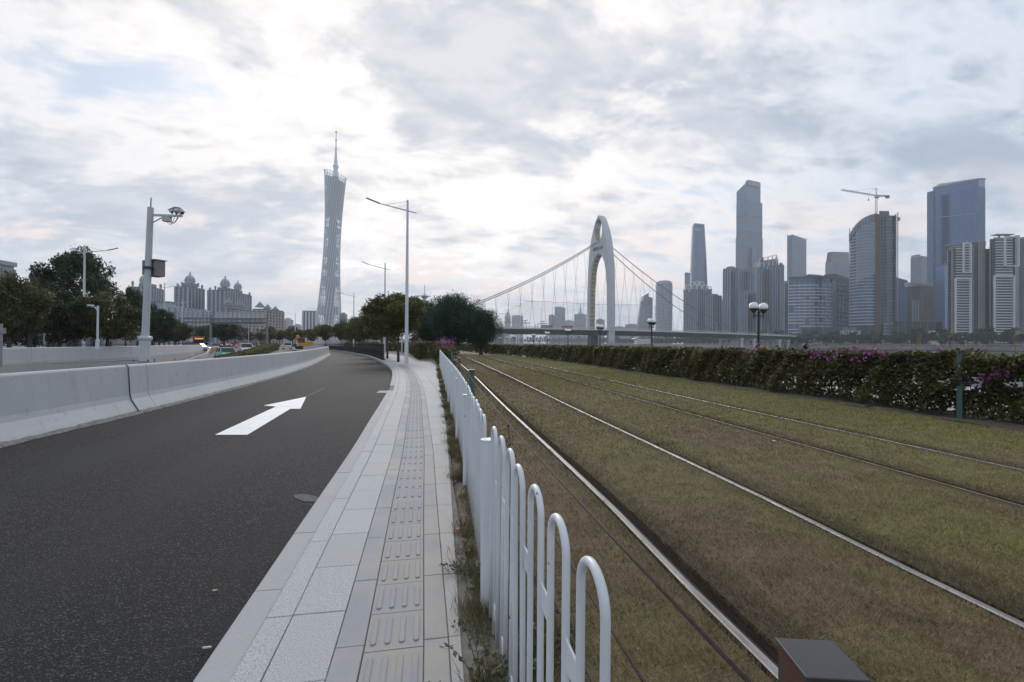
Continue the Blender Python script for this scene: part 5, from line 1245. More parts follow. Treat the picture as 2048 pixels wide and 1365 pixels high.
a, b = P[0], P[1]; e = (b-a).normalized(); nr = Vector((e.y,-e.x,0)); nr = nr if nr.dot(a) < 0 else -nr; mb = MB(); L_ = (b-a).length
wg = None
for zi in range(int((z1-8)/6.2)):
    for xi in range(4):
        c_ = a+e*L_*(.14+.24*xi)+nr*.45; m2 = MB(); m2.box((0,0,0), (L_*.17,.3,4.4), math.atan2(e.y,e.x))
        if wg is None: wg = m2.build('window', WIN, r); o = wg
        else: o = wg.copy(); col.objects.link(o)
        o.location = (c_.x-r.location.x, c_.y-r.location.y, 6+zi*6.2)
# ---- curved tower under construction
d = 560; P = []; n = 9; Lp, Rp = 1700, 1751
for i in range(n+1):
    u = i/n; px = Lp+(Rp-Lp)*u; dd = d+16*(1-u)**2.0-2*math.sin(math.pi*u); P.append(B(px, dd))
P2 = P+[B(1752, d+26), B(1706, d+40)]
r = thing('construction_tower', (*ctr(P2)[:2], FL0), 'curved glass tower under construction with white bands, orange hoist strip and green netting', 'building', GR)
zt_ = [ZT(px, py, d) for px, py in zip([Lp+(Rp-Lp)*i/n for i in range(n+1)], [462,453,447,442,438,435,432.5,430.5,429,427.5])]
body(r, P2, FL0, [z-8 for z in zt_]+[zt_[-1]-8, zt_[0]-8], GB)
mb = MB(); mb.prism(off(P2, .5), [z-9 for z in zt_]+[zt_[-1]-9, zt_[0]-9], [z for z in zt_]+[zt_[-1], zt_[0]]); mb.build('roof_screen', GD, r, world=True)
mb = MB(); Q = off(P2, .9); z = FL0+14
while z < max(zt_)-9:
    for i in range(n):
        if z < min(zt_[i], zt_[i+1])-9: mb.bar((Q[i].x,Q[i].y,z),(Q[i+1].x,Q[i+1].y,z),1.0,1.3)
    z += 3.9
mb.build('floor_bands', BW, r, world=True, kind='stuff')
mb = MB()
for i in range(n*2+1):
    u = i/(n*2); j = min(int(u*n), n-1); f = u*n-j; c_ = Q[j]+(Q[j+1]-Q[j])*f; zz1 = zt_[j]+(zt_[j+1]-zt_[j])*f
    if u > .25: mb.box((c_.x,c_.y,(zz1-9+zz1-75)/2),(.9,.9,66))
    mb.box((c_.x,c_.y,zz1-4),(.7,.7,9))
mb.build('vertical_fins', BW, r, world=True, kind='stuff')
Pn = [q for q in off(P2, 1.6)]; mb = MB(); mb.prism(Pn, FL0, FL0+24); mb.build('safety_net', NETG, r, world=True)
# right wing: lift strip, open floors, dark glass, edge column
def slab(pa, pb, yt, dd, mat, nm, dep=20, z0=FL0):
    A_, B_ = B(pa, dd), B(pb, dd); mb = MB(); mb.prism([A_, B_, B_+rad(B_)*dep, A_+rad(A_)*dep], z0, ZT((pa+pb)/2, yt, dd)); mb.build(nm, mat, r, world=True); return [A_, B_, B_+rad(B_)*dep, A_+rad(A_)*dep]
slab(1751,1758.5,428,d-2,RUSTY,'hoist_strip')
Pw = slab(1758.5,1772,426,d+2,BDK,'open_floor_core'); bands(r, Pw, FL0+3, ZT(1765,430,d), 3.9, .7, 1.2, BGR, 'open_floors'); fins(r, Pw, FL0, ZT(1765,430,d), 4.2, .5, 1.0, BGR, 'open_columns')
slab(1758,1778,422,d+4,GD,'stair_core'); Pw = slab(1772,1779,430,d+1,BDK,'column_strip'); bands(r, Pw, FL0+3, ZT(1775,434,d), 3.9, 1.9, .4, BGR, 'column_blocks')
Pw = slab(1778,1789,431,d+3,GD,'glass_wing'); bands(r, Pw, FL0+8, ZT(1775,434,d), 15.6, .5, .5, BGR, 'wing_joints'); Pw = slab(1789,1792.5,429,d+2,BGR,'edge_column')
mb = MB(); A_, B_ = B(1789.5,d+1), B(1792,d+1)
z = FL0+6
while z < ZT(1790,434,d): mb.box(((A_.x+B_.x)/2,(A_.y+B_.y)/2,z),(1.0,1.6,1.6)); z += 3.9
mb.build('edge_windows', BDK, r, world=True, kind='stuff')
Pw = slab(1768,1794,645,d-3,BGR,'podium',26); bands(r, Pw, FL0+2, ZT(1780,647,d), 3.9, .8, .8, BW, 'podium_floors')
q = B(1795,d); mb = MB(); zh = ZT(1795,424,d)
for s_ in (-.6,.6): mb.bar((q.x+s_,q.y,FL0),(q.x+s_,q.y,zh),.35)
z = FL0
while z < zh-2: mb.bar((q.x-.6,q.y,z),(q.x+.6,q.y,z+2),.2); z += 2
mb.box((q.x+1.4,q.y,ZT(1795,438,d)),(2.6,2,4)); mb.build('hoist_mast', simple('pale_red_steel', (.38,.30,.29)), r, world=True, kind='stuff')
q = B(1698.5,d+16); mb = MB(); mb.bar((q.x,q.y,FL0),(q.x,q.y,ZT(1698,457,d+16)),.6); mb.build('side_mast', bpy.data.materials['pale_red_steel'], r, world=True)
# tower crane
d = 565; q = B(1752, d); z0 = ZT(1752,430,d); zr = ZT(1752,391,d); za = ZT(1751,376,d)
r = thing('tower_crane', (q.x, q.y, z0), 'red and white tower crane standing on top of the curved tower under construction', 'crane')
CRW = simple('crane_white', (.45,.43,.42)); CRR = simple('crane_red', (.30,.10,.08))
def lattice(mb, A_, B_, w, n_, r_=.16):
    A_, B_ = Vector(A_), Vector(B_); ax = (B_-A_).normalized(); s1 = ax.orthogonal().normalized() if abs(ax.z) > .9 else Vector((0,0,1)).cross(ax).normalized(); s2 = ax.cross(s1)
    C4 = [s1*w/2+s2*w/2, -s1*w/2+s2*w/2, -s1*w/2-s2*w/2, s1*w/2-s2*w/2]
    for c4 in C4: mb.tube([A_+c4, B_+c4], r_, 4)
    for i in range(n_):
        for k in range(4):
            a_ = A_+(B_-A_)*(i/n_)+C4[k]; b_ = A_+(B_-A_)*((i+1)/n_)+C4[(k+1) % 4]; mb.tube([a_, b_], r_*.7, 4)
mb = MB(); lattice(mb, (0,0,-6), (0,0,zr-z0-2), 1.9, 12, .22); mb.build('mast', CRR, r, kind='stuff')
jd = (sR*1.0+ff*.15).normalized(); jl = B(1682, d)-B(1752,d); jl = sR*(-jl.length); jt = jl*1.0; zj0 = ZT(1748,391,d)-z0; zj1 = ZT(1682,379.5,d)-z0
mb = MB(); lattice(mb, (0,0,zj0), (jt.x,jt.y,zj1), 1.3, 26, .16); mb.build('jib', CRW, r, kind='stuff')
cj = sR*((B(1777,d)-B(1752,d)).length); zc1 = ZT(1777,392.5,d)-z0; mb = MB(); lattice(mb, (0,0,zj0), (cj.x,cj.y,zc1), 1.4, 9, .2); mb.build('counter_jib', CRR, r, kind='stuff')
mb = MB(); mb.box((cj.x*.9,cj.y*.9,zc1-.6),(3.5,2.4,3.4), face); mb.build('counterweight', BGR, r)
mb = MB(); lattice(mb, (0,0,zj0-1), (0,0,za-z0), 1.2, 5, .2); mb.build('tower_head', CRW, r, kind='stuff')
mb = MB(); mb.tube([(0,0,za-z0),(jt.x*.75,jt.y*.75,zj0+(zj1-zj0)*.75+.6)], .12, 4); mb.tube([(0,0,za-z0),(jt.x*.25,jt.y*.25,zj0+(zj1-zj0)*.25+.6)], .12, 4); mb.tube([(0,0,za-z0),(cj.x*.8,cj.y*.8,zc1)], .12, 4); mb.build('tie_bars', BGR, r, kind='stuff')
mb = MB(); k = .22; mb.tube([(jt.x*k,jt.y*k,zj0+(zj1-zj0)*k),(jt.x*k,jt.y*k,zj0-5)], .1, 4); mb.box((jt.x*k,jt.y*k,zj0-5.5),(1,1,1.6)); mb.build('hook', DARKM, r)
mb = MB(); mb.box((1.6,-.8,zj0-2.4),(1.8,1.8,2.2)); mb.box((0,0,zj0-1.6),(3.2,3.2,1.2)); mb.build('cab', CRW, r)
# ---- right group
tower((1796,1799,1815), 559, 700, 'small blue glass block right of the tower under construction', GBL, 4, GB, .5, .2, None, th=14, name='blue_glass_block', cat='building', z0=FL0, group=GR)
r, P, z1 = tower((1821,1843,1868), 512, 1000, 'pale glass tower with a folded front and red rooftop letters', GP, 4.2, BGR, .8, .25, None, th=30, name='folded_tower', z0=FL0, roof=False, group=GR)
mb = MB(); a, b = P[3], P[0]
for k in range(6): c_ = a+(b-a)*(.12+.14*k); mb.box((c_.x,c_.y,z1+2.2),(3.0,.6,3.6), face)
mb.build('roof_letters', simple('faded_red_letters', (.30,.12,.11)), r, world=True, kind='stuff')
mb = MB(); a, b = P[0], P[1]; mb.tube([a+(b-a)*.5+Vector((0,0,z1)), a+(b-a)*.2+Vector((0,0,z1-110))], .5, 4); mb.tube([a+(b-a)*.5+Vector((0,0,z1)), a+(b-a)*.8+Vector((0,0,z1-110))], .5, 4); mb.build('fold_lines', BW, r, world=True, kind='stuff')
r, P, z1 = tower((1816,1840,1868), 573, 620, 'dark brownish apartment block with white balcony frames below the folded tower', BDK, 3.1, BBR, 1.2, .4, BBR, 5, 1.2, .7, 35, 'dark_apartment_block', 'apartment block', FL0, True, GTW)
fins(r, fpr(1827,1831,1848,616,20,3), FL0+8, ZT(1831,600,616), 9, .8, .8, BW, 'white_frames')
for px in (1818,1830,1844,1856): q = B(px,628); mb = MB(); mb.box((q.x,q.y,z1+3),(7,7,6), face); mb.build('stair_head', BBE, r, world=True)
# big blue tower
d = 760; r = thing('blue_slab_tower', (*B(1915,d)[:2], FL0), 'huge deep blue glass slab tower at right with a gently sloping roof', 'skyscraper', GR)
P = fpr(1866,1957,1970,d,22); 
z4 = [ZT(1957,357,d), ZT(1969,357,d+8), ZT(1878,366,d+60), ZT(1868,369,d+40)]
mb = MB(); mb.prism(P, FL0, z4); mb.build('tower_body', GBL, r, world=True)
fins(r, P, FL0, ZT(1957,372,d), 3.4, .35, .35, GD, edges=[0,3])
mb = MB(); Q = off(P,.5); mb.prism(Q, [z-2 for z in z4], [z+.8 for z in z4]); mb.build('roof_edge', BGR, r, world=True)
mb = MB(); Q = off(P,.35); a, b = Q[3], Q[0]
for k in range(34): c_ = a+(b-a)*(.05+.9*k/34); zk = ZT(1869+88*k/34, 431-5*k/34, d+40*(1-k/34)); mb.box((c_.x,c_.y,zk),(2.0,.5,.8), face)
mb.build('vent_row', BWH, r, world=True, kind='stuff')
Pq = fpr(1864.5,1867,1870,d+36,30,10); mb = MB(); mb.prism(Pq, FL0, ZT(1866,381,d+36)); mb.build('side_step', BW if False else GB, r, world=True)
Pq = fpr(1872,1890,1898,d-6,22,8); mb = MB(); mb.prism(Pq, FL0, ZT(1885,529,d)); mb.build('low_bay', GBL, r, world=True); mb = MB(); mb.prism(off(Pq,.6), ZT(1885,532,d), ZT(1885,528,d)); mb.build('bay_cornice', BDK, r, world=True)
# riverside apartment towers with white balcony frames
def apart(a, c, yt, d, label, frames, wings):
    q = B((a+c)/2, d); r = thing('apartment_tower', (q.x,q.y,FL0), label, 'apartment tower', 'riverside apartment towers with white balcony frames')
    def wing(pa, pb, y1, dd, mat, dep, nm): A_, B_ = B(pa,dd), B(pb,dd); P = [A_,B_,B_+rad(B_)*dep,A_+rad(A_)*dep]; mb = MB(); mb.prism(P, FL0, ZT((pa+pb)/2,y1,dd)); mb.build(nm, mat, r, world=True); return P
    for (pa, pb, y1, kind) in wings:
        dd = d-(4 if kind == 'b' else 0); m0 = {'b':BBR,'w':WIN,'s':BBE,'g':BDK,'p':BGR}[kind]
        P = wing(pa, pb, y1, dd+(3 if kind in 'bw' else 0), m0, 24, {'b':'balcony_bay','w':'window_bay','s':'side_wall','g':'recess','p':'pier_bay'}[kind]); zt2 = ZT((pa+pb)/2,y1,dd)
        if kind == 'b':
            A_, B_ = P[0], P[1]; fr_ = -ff; proto_b = None; z = FL0+4; e = (B_-A_)
            nb = 0
            while z < zt2-2:
                mb = MB(); w = e.length*.97; ang = math.atan2(e.y,e.x)
                if proto_b is None:
                    mb.box((0,0,0),(w,2.4,.35), ang); q2 = fr_*1.15; mb.box((q2.x,q2.y,.55),(w,.12,.75), ang); proto_b = mb.build('balcony', [BWH,GP][0], r); o = proto_b
                    mb = MB(); mb.box((0,0,0),(w*.94,.4,2.1), ang); proto_w = mb.build('balcony_window', WIN, r); ow = proto_w
                else: o = proto_b.copy(); col.objects.link(o); ow = proto_w.copy(); col.objects.link(ow)
                c_ = (A_+B_)/2+fr_*.9; o.location = (c_.x-q.x, c_.y-q.y, z-FL0); c_ = (A_+B_)/2+fr_*.1; ow.location = (c_.x-q.x, c_.y-q.y, z-FL0+1.4); z += 3.1
        if kind in 'wp':
            bands(r, P, FL0+3, zt2-1, 3.1, .9, .25, BGR if kind == 'p' else GP); fins(r, P, FL0, zt2, 3.0, .5, .4, BW, edges=[0])
        if kind == 'g': bands(r, P, FL0+3, zt2-1, 3.1, .6, .5, BGR)
        parapet(r, P, zt2, 1.2, BBE, .3)
    for (pa, pb, y0, y1) in frames:
        dd = d-7; A_, B_ = B(pa,dd), B(pb,dd); zt2, zb = ZT((pa+pb)/2,y0,dd), ZT((pa+pb)/2,y1,dd); mb = MB()
        for X_ in (A_, B_): mb.bar((X_.x,X_.y,zb),(X_.x,X_.y,zt2),1.3,1.6)
        for z in (zt2,)+(() if y1 > 655 else (zb,)): mb.bar((A_.x,A_.y,z),(B_.x,B_.y,z),1.6,1.3)
        mb.build('white_frame', BWH, r, world=True)
    return r, q
r, q = apart(1895, 1972, 483, 530, 'grey apartment tower with white balcony frames right of the blue slab tower', [(1911,1941,558,668),(1927,1941,487,545)],
    [(1895,1902,501,'w'),(1902,1908,497,'s'),(1908,1927,493,'b'),(1926,1942,488,'b'),(1942,1957,483.5,'w'),(1956,1971,484,'s')])
for px in (1903,1912,1936,1950):
    q2 = B(px,536); zz = ZT(px,485 if px > 1930 else 491,536); mb = MB(); mb.box((q2.x,q2.y,zz),(9,6,1.0), face); mb.bar((q2.x-3,q2.y,zz),(q2.x-3,q2.y,zz-6),.5); mb.bar((q2.x+3,q2.y,zz),(q2.x+3,q2.y,zz-6),.5); mb.build('roof_canopy', BBE, r, world=True, kind='stuff')
r, q = apart(1971, 1981, 500, 536, 'dark recessed link block between the two framed apartment towers', [], [(1970,1981,500,'g')])
r, q = apart(1980, 2038, 473, 520, 'grey apartment tower with white balcony frames, second from the right edge', [(1989,2028,552,672),(2010,2037,474,532)],
    [(1980,1988,479,'w'),(1987,2010,476,'b'),(2009,2022,473,'b'),(2021,2031,473,'w'),(2030,2039,473,'s')])
for px in (1998,2012): q2 = B(px,526); zz = ZT(px,470,526); mb = MB(); mb.box((q2.x,q2.y,zz),(12,7,1.0), face); mb.bar((q2.x,q2.y,zz),(q2.x,q2.y,zz-5),1.5); mb.build('roof_canopy', BBE, r, world=True, kind='stuff')
r, q = apart(2038, 2110, 476, 520, 'apartment tower cut by the right picture edge', [(2062,2090,560,672)], [(2038,2046,477,'g'),(2046,2064,475,'w'),(2062,2092,480,'b'),(2092,2120,478,'s')])
# hoardings and small buildings on the far bank
def lowb(pa, pb, yt, d, label, mat, name='hoarding', cat='hoarding', dep=6, extra=None):
    A_, B_ = B(pa,d), B(pb,d); c = (A_+B_)/2; r = thing(name, (c.x,c.y,FL0), label, cat); P = [A_,B_,B_+ff*dep,A_+ff*dep]; z1 = ZT((pa+pb)/2,yt,d); mb = MB(); mb.prism(P, FL0, z1); mb.build('screen' if name == 'hoarding' else 'walls', mat, r, world=True)
    mb = MB(); L_ = (B_-A_); k = max(2, int(L_.length/8))
    for i in range(k+1): p = A_+L_*(i/k)-ff*.2; mb.bar((p.x,p.y,FL0),(p.x,p.y,z1+1),.35)
    mb.build('posts', BGR, r, world=True, kind='stuff'); return r, z1
lowb(1796, 1885, 644, 545, 'long dark green scaffold netting wall below the dark apartment block', NETG)
lowb(1603, 1702, 657, 560, 'low dark green hoarding in front of the curved banded building', simple('dark_green_hoarding', (.05,.08,.075), .8))
r, z1 = lowb(1690, 1712, 655, 552, 'grey low wall with pale sign characters beside the construction tower', BBR, 'sign_wall', 'wall', 4)
q = B(1701,549); text_obj('珠江新城', 6.5, (q.x,q.y,z1-9), face, BWH, r)
r, z1 = lowb(1863, 1880, 662, 540, 'small white kiosk with a red lettered strip on the far bank', BWH, 'kiosk', 'kiosk', 8)
mb = MB(); A_, B_ = B(1864,538.5), B(1879,538.5); mb.bar((A_.x,A_.y,z1-2.2),(B_.x,B_.y,z1-2.2),.4,1.4); mb.build('red_strip', simple('red_strip', (.5,.03,.04)), r, world=True)
lowb(1630, 1645, 671, 545, 'small white hut near the right end of the bridge', BWH, 'hut', 'building', 8)
lowb(1880, 1898, 657, 545, 'low beige wall house at the foot of the framed apartment tower', BBE, 'gatehouse', 'building', 10)

# ------------------------------------------------------------------ lattice tower
d = 1285; TC = B(661, d); r = thing('lattice_tower', (TC.x, TC.y, 0), 'very tall slender white lattice television tower twisting to a narrow waist', 'television tower')
LAT = simple('white_lattice_steel', (.50,.55,.61), .5, .2, .06, .02); CORE = simple('tower_core', (.11,.135,.17), .6, 0, .15, .03)
k_ = d/FPX; H0, H1 = 0.0, ZT(668,354,d)
def ring_pt(u, a, grow=1.0):
    # columns run straight between a bottom and a turned top ellipse
    om = math.radians(97); b = Vector((27.5*k_*math.cos(a), 27.5*k_*math.sin(a), H0)); t_ = Vector((20.2*k_*math.cos(a+om), 20.2*k_*math.sin(a+om), H1-6.5*k_*math.cos(a+om)))
    b.x -= 5.5*k_; t_.x += 6.5*k_; p = b+(t_-b)*u; q = sR*p.x*grow+ff*p.y*grow; return Vector((q.x, q.y, p.z))
NC = 24
for i in range(NC):
    a = 2*math.pi*i/NC; mb = MB(); mb.tube([ring_pt(0,a), ring_pt(1.012,a)], [1.1,.7], 6); mb.build('column', LAT, r)
NR = 44
for j in range(1, NR+1):
    u = j/NR; mb = MB(); P = [ring_pt(u, 2*math.pi*i/48) for i in range(49)]; mb.tube(P, .6, 4, cap=False); mb.build('ring', LAT, r)
mb = MB()
for i in range(NC):
    a = 2*math.pi*i/NC
    for j in range(NR): mb.tube([ring_pt(j/NR, a), ring_pt((j+1)/NR, a-2*math.pi/NC)], .72, 3, cap=False)
mb.build('diagonals', LAT, r, kind='stuff')
def core_c(u): 
    x = (-5.5+12*u)*k_; q = sR*x; return Vector((q.x, q.y, H0+(H1-H0)*u))
mb = MB(); mb.tube([core_c(0), core_c(1.0)], [14,9.5], 14); mb.build('core_shaft', CORE, r)
for u0, u1, gr in [(.02,.10,.68),(.17,.22,.82),(.34,.40,.84),(.44,.47,.8),(.52,.56,.8),(.66,.69,.8),(.75,.985,.88)]:
    mb = MB(); n = 20; m_ = 5; vs = []
    for t_ in range(m_+1):
        u = u0+(u1-u0)*t_/m_
        for i in range(n):
            p = ring_pt(u, 2*math.pi*i/n); c_ = core_c(u); vs.append((c_.x+(p.x-c_.x)*gr, c_.y+(p.y-c_.y)*gr, p.z if u1 > .9 else c_.z))
    mb.add(vs, [(t_*n+i, t_*n+(i+1)%n, (t_+1)*n+(i+1)%n, (t_+1)*n+i) for t_ in range(m_) for i in range(n)]+[tuple(range(n)), tuple(m_*n+i for i in range(n))]); mb.build('floor_block', simple('tower_glass', (.13,.155,.19), .35, 0, .2, .03) if u0 < .1 else bpy.data.materials['tower_glass'], r)
for i in range(24):     # pods on the rim
    p = ring_pt(1.01, 2*math.pi*i/24); mb = MB(); mb.lathe([(0,-1.8),(1.5,-1.2),(1.8,0),(1.5,1.2),(0,1.8)], (p.x,p.y,p.z+2.2), 8); mb.build('rim_pod', LAT, r)
ac = core_c(1.0); ax_ = sR*(4.5*k_ - (-5.5+12)*k_*0-6.5*k_)+Vector((0,0,0)); ac = Vector((0,0,H1))+sR*((668.5-661)*k_)
z = lambda py: ZT(668,py,d)
mb = MB(); mb.tube([Vector((ac.x,ac.y,z(366))), Vector((ac.x,ac.y,z(334)))], [6.8,6.2], 10); mb.tube([Vector((ac.x,ac.y,z(334))), Vector((ac.x,ac.y,z(331)))], [8.2,8.2], 10); mb.tube([Vector((ac.x,ac.y,z(331))), Vector((ac.x,ac.y,z(322)))], [5.4,5.4], 10)
mb.tube([Vector((ac.x,ac.y,z(322))), Vector((ac.x,ac.y,z(301)))], [4.2,3.0], 8); mb.build('antenna_base', LAT, r)
mb = MB(); mb.tube([Vector((ac.x,ac.y,z(301))), Vector((ac.x,ac.y,z(281))), Vector((ac.x,ac.y,z(262)))], [1.9,1.5,.8], 6); mb.build('antenna', LAT, r)
for py in (299,281,264): mb = MB(); mb.tube([Vector((ac.x,ac.y,z(py))), Vector((ac.x,ac.y,z(py-2.0)))], 2.4, 8); mb.build('antenna_collar', simple('signal_red', (.4,.08,.08)) if py == 299 else bpy.data.materials['signal_red'], r)

# ------------------------------------------------------------------ left skyline
GLF = 'buildings of the left skyline'
def dome(r, c, z, R_, mat, finial=True, seg=12):
    mb = MB(); mb.lathe([(0,0),(R_,0),(R_,R_*.55),(R_*1.12,R_*.6),(R_*1.12,R_*.72),(0,R_*.72)], (c.x,c.y,z), seg); mb.build('dome_drum', BW, r, world=True)
    mb = MB(); mb.lathe([(R_*1.0*math.cos(a), R_*1.25*math.sin(a)) for a in [math.radians(q) for q in (0,20,40,60,75)]]+[(0,R_*1.27)], (c.x,c.y,z+R_*.72), seg); do = mb.build('dome', simple('dome_glass', (.25,.28,.30), .3) if 'dome_glass' not in bpy.data.materials else bpy.data.materials['dome_glass'], r, world=True, smooth=True)
    mb = MB()
    for i in range(8):
        a = 6.2832*i/8; P = [Vector((c.x+R_*1.03*math.cos(t)*math.cos(a), c.y+R_*1.03*math.cos(t)*math.sin(a), z+R_*.72+R_*1.28*math.sin(t))) for t in [math.radians(q) for q in (0,25,50,75,88)]]; mb.tube(P, R_*.05, 4)
    mb.build('dome_ribs', BWH, do, world=True, kind='stuff')
    mb = MB(); mb.lathe([(0,0),(R_*.16,0),(R_*.16,R_*.35),(R_*.22,R_*.45),(R_*.05,R_*.7),(0,R_*1.1)], (c.x,c.y,z+R_*1.95), 6); mb.build('finial', simple('gilded', (.35,.28,.15)) if 'gilded' not in bpy.data.materials else bpy.data.materials['gilded'], do, world=True)
def turret(r, px, py, d, rp=4):
    q = B(px,d); R_ = .68*rp*d/FPX; z = ZT(px,py,d); mb = MB(); mb.lathe([(0,-R_*2.6),(R_*.75,-R_*2.6),(0,-R_*2),(R_*.75,-R_*2),(R_*.75,0),(R_,0),(R_,R_*.3),(R_*.8,R_*.7),(R_*.4,R_*1.2),(0,R_*1.6)], (q.x,q.y,z), 8); mb.build('turret', BGR, r, world=True)
DS = 620
r, P, z1 = tower((255,300,325), 574, DS, 'domed residential tower half hidden behind the camera pole', WIN, 3.1, BGR, 1.0, .5, BW, 6, 1.6, .9, 30, 'domed_tower', 'apartment tower', 0, False, GLF)
dome(r, B(289,DS+12), ZT(289,566,DS), 9*DS/FPX, BW); [turret(r,*a,DS) for a in ((264,566),(320,572))]
mb = MB(); Pq = fpr(276,300,312,DS+8,30); mb.prism(Pq, z1, ZT(289,566,DS)); mb.build('upper_storeys', BGR, r, world=True)
r, P, z1 = tower((349,375,407), 573, DS, 'domed residential tower, the middle one of the domed towers', WIN, 3.1, BGR, 1.0, .5, BW, 6, 1.6, .9, 38, 'domed_tower', 'apartment tower', 0, False, GLF)
dome(r, B(378.5,DS+12), ZT(378,566,DS), 9*DS/FPX, BW); [turret(r,*a,DS,3.4) for a in ((354,570),(363,567),(395,569),(403,573))]
mb = MB(); Pq = fpr(364,380,394,DS+6,38); mb.prism(Pq, z1, ZT(378,565,DS)); mb.build('upper_storeys', BGR, r, world=True)
r, P, z1 = tower((415,448,501), 580, DS, 'widest domed residential tower with one large and one small dome', WIN, 3.1, BGR, 1.0, .5, BW, 6, 1.8, .9, 30, 'domed_tower', 'apartment tower', 0, False, GLF)
dome(r, B(449,DS+14), ZT(449,572,DS), 8.5*DS/FPX, BW); dome(r, B(474.5,DS+10), ZT(474,578,DS), 7*DS/FPX, BW); [turret(r,*a,DS,3.2) for a in ((419,578),(429.5,575),(498,588))]
mb = MB(); Pq = fpr(434,450,484,DS+6,30); mb.prism(Pq, z1, ZT(449,574,DS)); mb.build('upper_storeys', BGR, r, world=True)
def gable(r, a, c, yt, d, mat=BGR): 
    q = B((a+c)/2, d); R_ = (c-a)/2*d/FPX; z = ZT((a+c)/2, yt+8, d); mb = MB(); mb.lathe([(0,0),(R_*1.3,0),(R_*.3,R_*1.1),(0,R_*1.5)], (q.x,q.y,z), 4); mb.build('pyramid_roof', mat, r, world=True)
ROOFG = simple('green_grey_roof', (.16,.20,.20))
r, P, z1 = tower((443,460,500), 611, 520, 'pale apartment block with small hipped roofs in front of the widest domed tower', WIN, 3.1, BBE, 1.4, .6, BBE, 5, 1.8, .9, 30, 'pale_apartment_block', 'apartment block', 0, False, GLF)
gable(r,448,466,600,524,ROOFG); gable(r,470,486,603,524,ROOFG)
r, P, z1 = tower((505,530,566), 618, 480, 'beige apartment block with three pyramid roofs left of the striped building', WIN, 3.1, ROSE, 1.4, .6, ROSE, 5, 2.0, .9, 35, 'beige_apartment_block', 'apartment block', 0, False, GLF)
for a, c, y in ((511,527,607),(528,541,610),(544,556,613)): gable(r,a,c,y,486,ROOFG)
r, P, z1 = tower((312,350,420), 613, 330, 'low pale building with ornate roof behind the street trees at left', BW, 3.4, BW, .8, .4, BGR, 5, 1.2, .4, 30, 'low_pale_building', 'building', 0, False, GLF)
mb = MB(); Pq = fpr(330,338,352,335,30); mb.prism(Pq, z1, ZT(338,605,335)); mb.build('roof_pavilion', BW, r, world=True); parapet(r, Pq, ZT(338,605,335), .6, BGR, .8)
for px in range(368,416,7): turret(r, px, 616+(px-368)*.1, 332, 1.6)
r, P, z1 = tower((-60,-24,26), 523, 110, 'top corner of a pale building above the trees at the left edge', BW, 3.2, BGR, .5, .3, BBE, 3, .5, .3, 40, 'pale_building', 'building', 0, False, GLF); parapet(r,P,z1,.8,BW,.4)
r, P, z1 = tower((566,572,586), 640, 900, 'faint pale block between the beige block and the striped building', GP, 3.6, BW, 1.2, .3, None, th=20, name='pale_office', cat='building', z0=0, group=GLF)
tower((586,592,605), 652, 1000, 'faint low pale block left of the striped building', GP, 3.6, BW, 1.2, .3, None, th=20, name='pale_office', cat='building', z0=0, group=GLF)
r, P, z1 = tower((605,631,636), 623, 620, 'white building with dark vertical stripes left of the lattice tower', GD, 40, None, 1, .3, BWH, 4.4, 2.0, .6, 15, 'striped_building', 'building', 0, False, GLF, edges=[3,0]); parapet(r,P,z1,.8,BWH,.9)
tower((679,690,694), 630, 900, 'small green-grey block right of the foot of the lattice tower', GG, 3.6, BGR, .8, .3, None, th=20, name='green_grey_block', cat='building', z0=0, group=GLF)
r, P, z1 = tower((841,846,856), 600, 800, 'grey tower with a disc-shaped rooftop lookout between the trees', BGR, 3.6, None, .8, .3, BGR, 4, .5, .3, 20, 'disc_topped_tower', 'tower', 0, False, GLF)
q = B(848.5,805); R_ = 9*805/FPX; mb = MB(); mb.lathe([(0,0),(R_*.3,0),(R_*.35,R_*.3),(R_*.9,R_*.75),(R_,R_*.95),(R_*.5,R_*1.1),(R_*.15,R_*1.4),(0,R_*1.4)], (q.x,q.y,z1), 14); mb.tube([(q.x,q.y,z1+R_*1.3),(q.x,q.y,ZT(848,570,805))],.6,5); mb.build('lookout_disc', BW, r, world=True)
# low white wall house behind the left trees
q = B(148, 58); r = thing('white_outbuilding', (q.x,q.y,0), 'low white walled building with grey doors seen under the left trees', 'building')
P = [B(86,58),B(212,58),B(212,58)+ff*8,B(86,58)+ff*8]; z1 = ZT(148,664,58); mb = MB(); mb.prism(P, 0, z1); mb.build('walls', simple('white_wash', (.34,.34,.345), .8, 0, .2, .8), r, world=True); parapet(r,P,z1,.15,BBE,.15)
for px in (100,120,142,163,190): q = B(px,57.7); mb = MB(); mb.box((q.x,q.y,.9),(1.0,.2,1.5),face); mb.build('door_panel', BGR, r, world=True)
for px in (92,131,175,206): q = B(px,57.4); mb = MB(); mb.box((q.x,q.y,z1/2),(.35,.35,z1),face); mb.build('pillar', BW, r, world=True)
